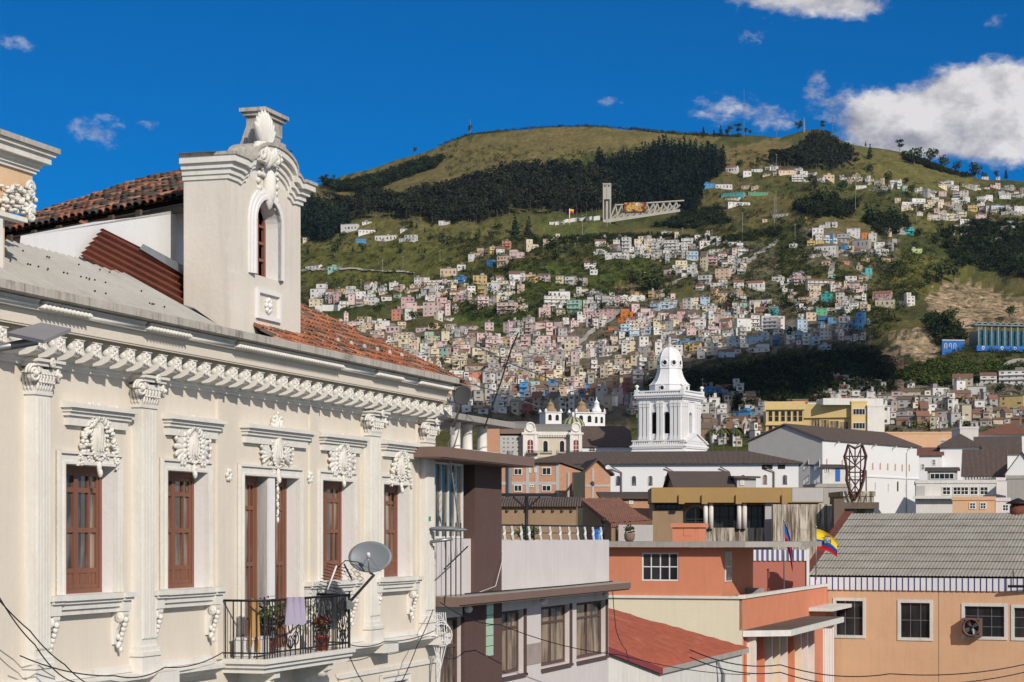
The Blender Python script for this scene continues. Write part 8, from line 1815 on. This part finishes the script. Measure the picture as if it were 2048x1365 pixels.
# glass hall and blue wall on the right spur, quonset roof below the wood
p = hit(1985,703); k = p.y/F; t_ = thing('glass_hall','glass and steel hall with an arched canopy in front of the cliff at the right','hall',tuple(p),R(12)); ZOFF[t_.name] = 0
Xg = lambda px: (px-1985)*k
Zg = lambda py: (703-py)*k
M['bglass'] = glassmat('blue_glass',(.01,.05,.08),.1,.6,.8,(.03,.16,.22)); M['steel'] = plaster('pale_steel',(.22,.27,.29),bump=0)
mb = MB(); mb.box(Xg(1958),Xg(2080),2,14,-6,Zg(662)); mb.build('glass_wall',M['bglass'],t_)
for i in range(9): mb = MB(); x = Xg(1955+14*i); mb.tube([(x,0,-5),(x,0,Zg(650))],.45,6); mb.build('post',M['steel'],t_)
mb = MB()
for i in range(10):
    x = Xg(1948+13*i); mb.tube([(x+13*k*(.5-.5*math.cos(PI*j/6)),-1,Zg(652)+5*k*math.sin(PI*j/6)) for j in range(7)],.35,5); mb.tube([(x,-1,Zg(652)),(x,13,Zg(650))],.3,4)
mb.tube([(Xg(1945),-1,Zg(652)),(Xg(2080),-1,Zg(652))],.4,5)
for i in range(10):
    x = Xg(1948+13*i); vs = []
    for j in range(7):
        for e in (0,13): vs.append((x+13*k*(.5-.5*math.cos(PI*j/6)),e,Zg(651.5)+5*k*math.sin(PI*j/6)))
    mb.add(vs,[(2*j,2*j+1,2*j+3,2*j+2) for j in range(6)],0,True)
mb.build('canopy',M['steel'],t_)
mb = MB(); mb.box(Xg(1948),Xg(2080),-2,-1,Zg(704),Zg(693)); mb.build('blue_band',M['blue'],t_)
for x in (1962,2002,2030): mb = MB(); mb.tube([(Xg(x)+2.6*k*math.cos(a*.5),-2.05,Zg(698)+2.8*k*math.sin(a*.5)) for a in range(12)],.3,4); mb.build('white_mark',M['whitepaint'],t_)
p = hit(1904,706); k = p.y/F; t_ = thing('blue_wall','bright blue wall with white arched outlines beside the glass hall','wall',tuple(p),R(6)); ZOFF[t_.name] = 0
mb = MB(); mb.box((1884-1904)*k,(1930-1904)*k,0,1,-4,24*k); mb.build('wall',M['blue'],t_); mb = MB()
for x in (1891,1900.5,1909.5): c_ = (x-1904)*k; mb.tube([(c_-2.2*k,-.1,8*k),(c_-2.2*k,-.1,15*k),(c_-1.4*k,-.1,18*k),(c_+1.4*k,-.1,18*k),(c_+2.2*k,-.1,15*k),(c_+2.2*k,-.1,8*k)],.75*k,5)
mb.box((1884-1904)*k,(1930-1904)*k,-.3,1.2,24*k+.01,25.5*k); mb.build('white_outline',M['whitepaint'],t_)
p = hit(2040,742); k = p.y/F; t_ = thing('vaulted_shed','pale vaulted shed at the right edge under the wood','shed',tuple(p)); ZOFF[t_.name] = 0
mb = MB(); mb.prism_y([(-38*k,-3)]+[(-38*k*math.cos(PI*j/14),24*k*math.sin(PI*j/14)) for j in range(15)]+[(38*k,-3)],0,26); mb.build('vault',M['concrete'],t_); mb = MB(); mb.box(-26*k,30*k,-.4,-.05,-3,3*k); mb.build('door',M['hwin'],t_)

# ================================================================== cables, roof aerial
def cable(name, lb, pts, r, m='iron', sag=0.0, cat='cable', group=None):
    P_ = [Vector(p) for p in pts]; out = []
    for a,b_ in zip(P_[:-1],P_[1:]):
        for i in range(10): f_ = i/10; q = a.lerp(b_,f_); q.z -= sag*4*f_*(1-f_); out.append(q)
    out.append(P_[-1]); mb = MB(); mb.tube(out,r,5); return tag(mb.build(name,M[m]),lb,cat,group)
def wl2(px,py,c): x = FM.x(px,c); return FM.world(x,c,FM.z(px,py,c))
cable('street_cable','upper of the black cables drooping across the lower left pilaster',[wl2(-30,1140,-.9),wl2(70,1290,-.7),wl2(150,1365,-.6)],.012,sag=.12)
cable('street_cable','lower of the black cables drooping across the lower left pilaster',[wl2(-30,1165,-.8),wl2(60,1262,-.7),wl2(130,1330,-.6),wl2(190,1375,-.6)],.012,sag=.05)
cable('street_cable','cable running along the lower ledge from pilaster to balcony',[wl2(40,1312,-.5),wl2(230,1352,-.5),wl2(330,1335,-.5),wl2(446,1305,-.5)],.012,sag=.1)
cable('street_cable','cable along the ledge right of the balcony',[wl2(700,1290,-.5),wl2(770,1283,-.5),wl2(868,1262,-.5)],.012,sag=.08)
cable('street_cable','thin cable falling from the ledge right of the balcony',[wl2(700,1315,-.6),wl2(735,1375,-.6)],.012,sag=.08)
cable('street_cable','cable looping down beside the corner pilaster',[wl2(866,1220,-.5),wl2(835,1290,-.6),wl2(800,1370,-.7)],.012,sag=.05)
q = Pp(876,1240,57.0); mb = MB()
for i in range(5): r_ = .12+.035*i; mb.tube([q+Vector((r_*math.cos(a*.42)+.03*i,-.05*i,r_*1.15*math.sin(a*.42)-.1*i)) for a in range(15)],.014,4,0,True)
for i in range(7): mb.tube([q+Vector((-.1+.05*i,-.1,.2)),q+Vector((-.16+.07*i,-.15,-.5)),q+Vector((.05*math.sin(i*2),-.1,-1.1-.1*i)),q+Vector((-.1+.03*i,0,-2.2))],.014,4)
tag(mb.build('cable_bundle',M['whitepaint']),'pale tangle of looped cables hanging at the corner between both buildings','cable bundle')
cable('slab_cable','black cable lying along the projecting slab of the lilac building',[FN.world(FN.x(930,-.5),-.5,zsl+.32),FN.world(FN.x(1040,-.45),-.45,zsl+.31),FN.world(FN.x(1130,-.5),-.5,zsl+.31),FN.world(FN.x(1225,-.5),-.5,zsl+.33)],.02)
cable('white_cable','white cable curving over the lilac parapet to the brown pillar',[FN.world(FN.x(935),-.3,zsl+.3),FN.world(FN.x(975),-.25,zsl+.45),FN.world(FN.x(992),-.2,zsl+1.2),Pp(1010,1050,66)],.009,'whitepaint')
for i,(ya,yb,lb) in enumerate(((1330,1352,'upper power line crossing in front of the peach hall'),(1345,1372,'lower power line crossing in front of the peach hall'))):
    cable('power_line',lb,[Pp(1380,ya-30,76),Pp(1560,ya,80),Pp(1780,yb-4,84),Pp(2080,ya-8,88)],.022,sag=.25)
cable('power_line','thin line crossing the lilac building windows',[Pp(880,1205,54),Pp(1000,1250,60),Pp(1240,1310,70),Pp(1500,1350,76)],.014,sag=.15)
cable('power_line','thin line from the lilac slab across the red roof',[Pp(1225,1180,74),Pp(1232,1260,74),Pp(1252,1300,76),Pp(1262,1330,78)],.014,sag=.1)
q = Pp(965,905,61.0); t_ = thing('roof_aerial','tall thin television aerial leaning above the pergola slab','aerial',tuple(q)); ZOFF[t_.name] = 0
L = lambda px,py,Y=61.0: Pp(px,py,Y)-q
mb = MB(); mb.tube([L(968,858),L(1000,770),L(1022,700),L(1037,665)],.022,5); mb.build('pole',M['iron'],t_)
mb = MB(); mb.tube([L(948,690,60),L(1022,728),L(1135,772,64)],.016,4); mb.tube([L(940,768,60),L(1000,785),L(1080,815,63)],.016,4)
for i in range(10): f_ = i/9; a = L(960,697,60).lerp(L(1130,770,64),f_); mb.tube([a+Vector((-.16,.3,.05)),a+Vector((.16,-.3,-.05))],.007,4)
for i in range(8): f_ = i/7; a = L(945,770,60).lerp(L(1078,813,63),f_); mb.tube([a+Vector((-.16,.3,.05)),a+Vector((.16,-.3,-.05))],.007,4)
mb.build('element',M['metal'],t_)

# ================================================================== unseen cloud overhead, shaped only to cast the shade on the gorge
SHADE = [(860,850),(900,830),(1000,818),(1100,805),(1200,798),(1290,762),(1370,728),(1450,700),(1560,672),(1690,660),(1720,680),(1745,715),(1770,745),(1770,765),(1720,770),(1640,765),(1560,800),(1440,818),(1300,820),(1200,840),(1050,850),(870,850)]
mb = MB(); ALT = 820.0
for x,y in scatter(SHADE,620,8.0):
    g_ = hit(x,y); s_ = (ALT-g_.z)/SD.z; q = g_+SD*s_; r_ = rs.uniform(6,10); mb.ell((q.x,q.y,q.z+rs.uniform(-6,6)),(r_,r_*1.5,r_*.7),8,6)
cl = mb.build('shade_cloud',plaster('cloud_white',(.85,.85,.87),streak=0,blotch=0,bump=0)); tag(cl,'unseen ragged white puffs shaped overhead to shade the gorge','shade_cloud'); cl['kind'] = 'structure'
EXPO = -0.1; CLOUD_LIT = (8.2,8.0,8.1); CLOUD_GREY = (3.3,3.4,4.1); CLOUD_FILL = (6.5,6.4,6.4)
HAZE = 1.8e-5
mb = MB(); mb.box(-1500,1500,-80,2640,-13.5,540); hz = mb.build('haze', [])
m = bpy.data.materials.new('haze_air'); m.use_nodes = True; t = NT(m.node_tree); t.n.clear()
pv = t.new('ShaderNodeVolumePrincipled', i_Density=HAZE, i_Anisotropy=.2); pv.inputs['Color'].default_value = (.42,.66,1,1); t.link(pv.outputs[0], t.new('ShaderNodeOutputMaterial').inputs['Volume'])
hz.data.materials.append(m); hz['kind'] = 'stuff'; hz['label'] = 'thin bluish haze filling the valley'
# ------------------------------------------------------------------ sky with clouds
w = bpy.data.worlds.new('World'); sc.world = w; w.use_nodes = True
t = NT(w.node_tree); t.n.clear()
out = t.new('ShaderNodeOutputWorld'); bg = t.new('ShaderNodeBackground', i_Strength=.10); t.link(bg.outputs[0], out.inputs[0])
sky = t.new('ShaderNodeTexSky'); sky.sky_type = 'NISHITA'; sky.sun_disc = False
sky.sun_elevation = SUN_EL; sky.sun_rotation = math.atan2(SD.x, SD.y); sky.altitude = 2850
sky.air_density = 1.0; sky.dust_density = .25; sky.ozone_density = 4.0
tc = t.new('ShaderNodeTexCoord'); D = tc.outputs['Generated']
skyc = t.mix(1.0, sky.outputs[0], (.004,.465,.82), 'MULTIPLY')
sp = t.new('ShaderNodeSeparateXYZ'); t.link(D, sp.inputs[0])
az = t.math('ARCTAN2', sp.outputs[0], sp.outputs[1]); el = t.math('ARCSINE', sp.outputs[2])
def AE(px, py):
    u, v = (px-CX)/F, (HY-py)/F; return math.atan2(u, 1), math.atan2(v, math.hypot(u, 1))
CL = [  # px, py, radius across, radius up, thickness, grey
 (1915,225,130,58,1.0,.25),(1995,205,100,62,1.15,.08),(1790,250,90,55,.85,.55),(1900,270,150,45,.8,.75),(1985,165,65,34,.85,.0),(2070,240,100,70,1.1,.2),
 (1925,170,42,26,.7,.0),(1740,225,45,35,.5,.5),
 (1640,0,105,32,.8,.3),(1530,-5,80,22,.6,.4),(1500,68,42,20,.42,.5),(1710,15,50,25,.6,.3),
 (1465,215,95,36,.45,.6),(1560,245,60,24,.36,.7),(1635,185,48,42,.36,.6),(1640,150,16,14,.34,.5),
 (200,265,58,34,.42,.5),(30,88,52,20,.40,.45),(1215,207,30,14,.36,.5),(1992,40,22,26,.36,.5),(300,250,22,12,.27,.5)]
nz = t.new('ShaderNodeTexNoise', i_Scale=34.0, i_Detail=9.0, i_Roughness=.56); t.link(scaled(t, D, 1, 1, 1.5), nz.inputs['Vector'])
nv = t.new('ShaderNodeTexNoise', i_Scale=12.0, i_Detail=4.0); t.link(D, nv.inputs['Vector'])
nf_ = t.new('ShaderNodeTexNoise', i_Scale=150.0, i_Detail=6.0, i_Roughness=.6); t.link(scaled(t, D, 1, 1, 1.7), nf_.inputs['Vector'])
nzz = t.math('ADD', t.math('MULTIPLY', nz.outputs['Fac'], .55), t.math('MULTIPLY', nf_.outputs['Fac'], .45))
dens = gsum = None
for px, py, ra, re, th, gr in CL:
    a0, e0 = AE(px, py); ra, re = ra/F, re/F
    dx = t.math('DIVIDE', t.math('SUBTRACT', az, a0), ra); dy = t.math('DIVIDE', t.math('SUBTRACT', el, e0), re)
    d2 = t.math('ADD', t.math('MULTIPLY', dx, dx), t.math('MULTIPLY', dy, dy))
    g = t.math('MULTIPLY', t.math('EXPONENT', t.math('MULTIPLY', d2, -.9)), th)
    gg = t.math('MULTIPLY', g, gr)
    dens = g if dens is None else t.math('ADD', dens, g); gsum = gg if gsum is None else t.math('ADD', gsum, gg)
grey = t.math('DIVIDE', gsum, t.math('ADD', dens, .02))
dn = t.math('ADD', dens, t.math('MULTIPLY', t.math('SUBTRACT', nzz, .5), 2.3))
dn = t.math('MULTIPLY', dn, t.math('MINIMUM', t.math('MULTIPLY', dens, 6), 1.0))
mr = t.new('ShaderNodeMapRange', interpolation_type='SMOOTHSTEP'); mr.inputs[1].default_value = .22; mr.inputs[2].default_value = .95; t.link(dn, mr.inputs[0])
ns = t.new('ShaderNodeTexNoise', i_Scale=34.0, i_Detail=9.0, i_Roughness=.56)      # the same billows looked at a little towards the sun: their lit side
ad = t.new('ShaderNodeVectorMath', operation='ADD'); t.link(scaled(t, D, 1, 1, 1.5), ad.inputs[0]); ad.inputs[1].default_value = (.005,0,.009); t.link(ad.outputs[0], ns.inputs['Vector'])
lit = t.math('MULTIPLY', t.math('SUBTRACT', nz.outputs['Fac'], ns.outputs['Fac']), 3.5)
fg = t.math('ADD', t.math('SUBTRACT', grey, lit), t.math('MULTIPLY', t.math('SUBTRACT', nv.outputs['Fac'], .5), .5), clamp=True)
cc = t.mix(fg, CLOUD_LIT, CLOUD_GREY)
# unseen white clouds added behind and above the camera as neutral fill light
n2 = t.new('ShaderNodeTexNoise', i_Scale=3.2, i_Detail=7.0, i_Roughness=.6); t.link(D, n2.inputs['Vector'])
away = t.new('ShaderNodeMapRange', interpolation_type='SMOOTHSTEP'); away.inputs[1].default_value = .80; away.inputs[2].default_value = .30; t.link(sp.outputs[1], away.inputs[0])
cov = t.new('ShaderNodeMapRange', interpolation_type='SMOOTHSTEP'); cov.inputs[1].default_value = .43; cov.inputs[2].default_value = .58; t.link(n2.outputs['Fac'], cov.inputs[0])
both = t.mix(mr.outputs[0], skyc, cc)
t.link(t.mix(t.math('MULTIPLY', away.outputs[0], cov.outputs[0]), both, CLOUD_FILL), bg.inputs['Color'])
# ------------------------------------------------------------------ render look
sc.view_settings.view_transform = 'Standard'; sc.view_settings.look = 'None'; sc.view_settings.gamma = 1
sc.view_settings.exposure = EXPO
sc.cycles.max_bounces = 5; sc.cycles.diffuse_bounces = 3; sc.cycles.glossy_bounces = 2; sc.cycles.transparent_max_bounces = 4
sc.cycles.use_denoising = True; sc.cycles.sample_clamp_indirect = 6
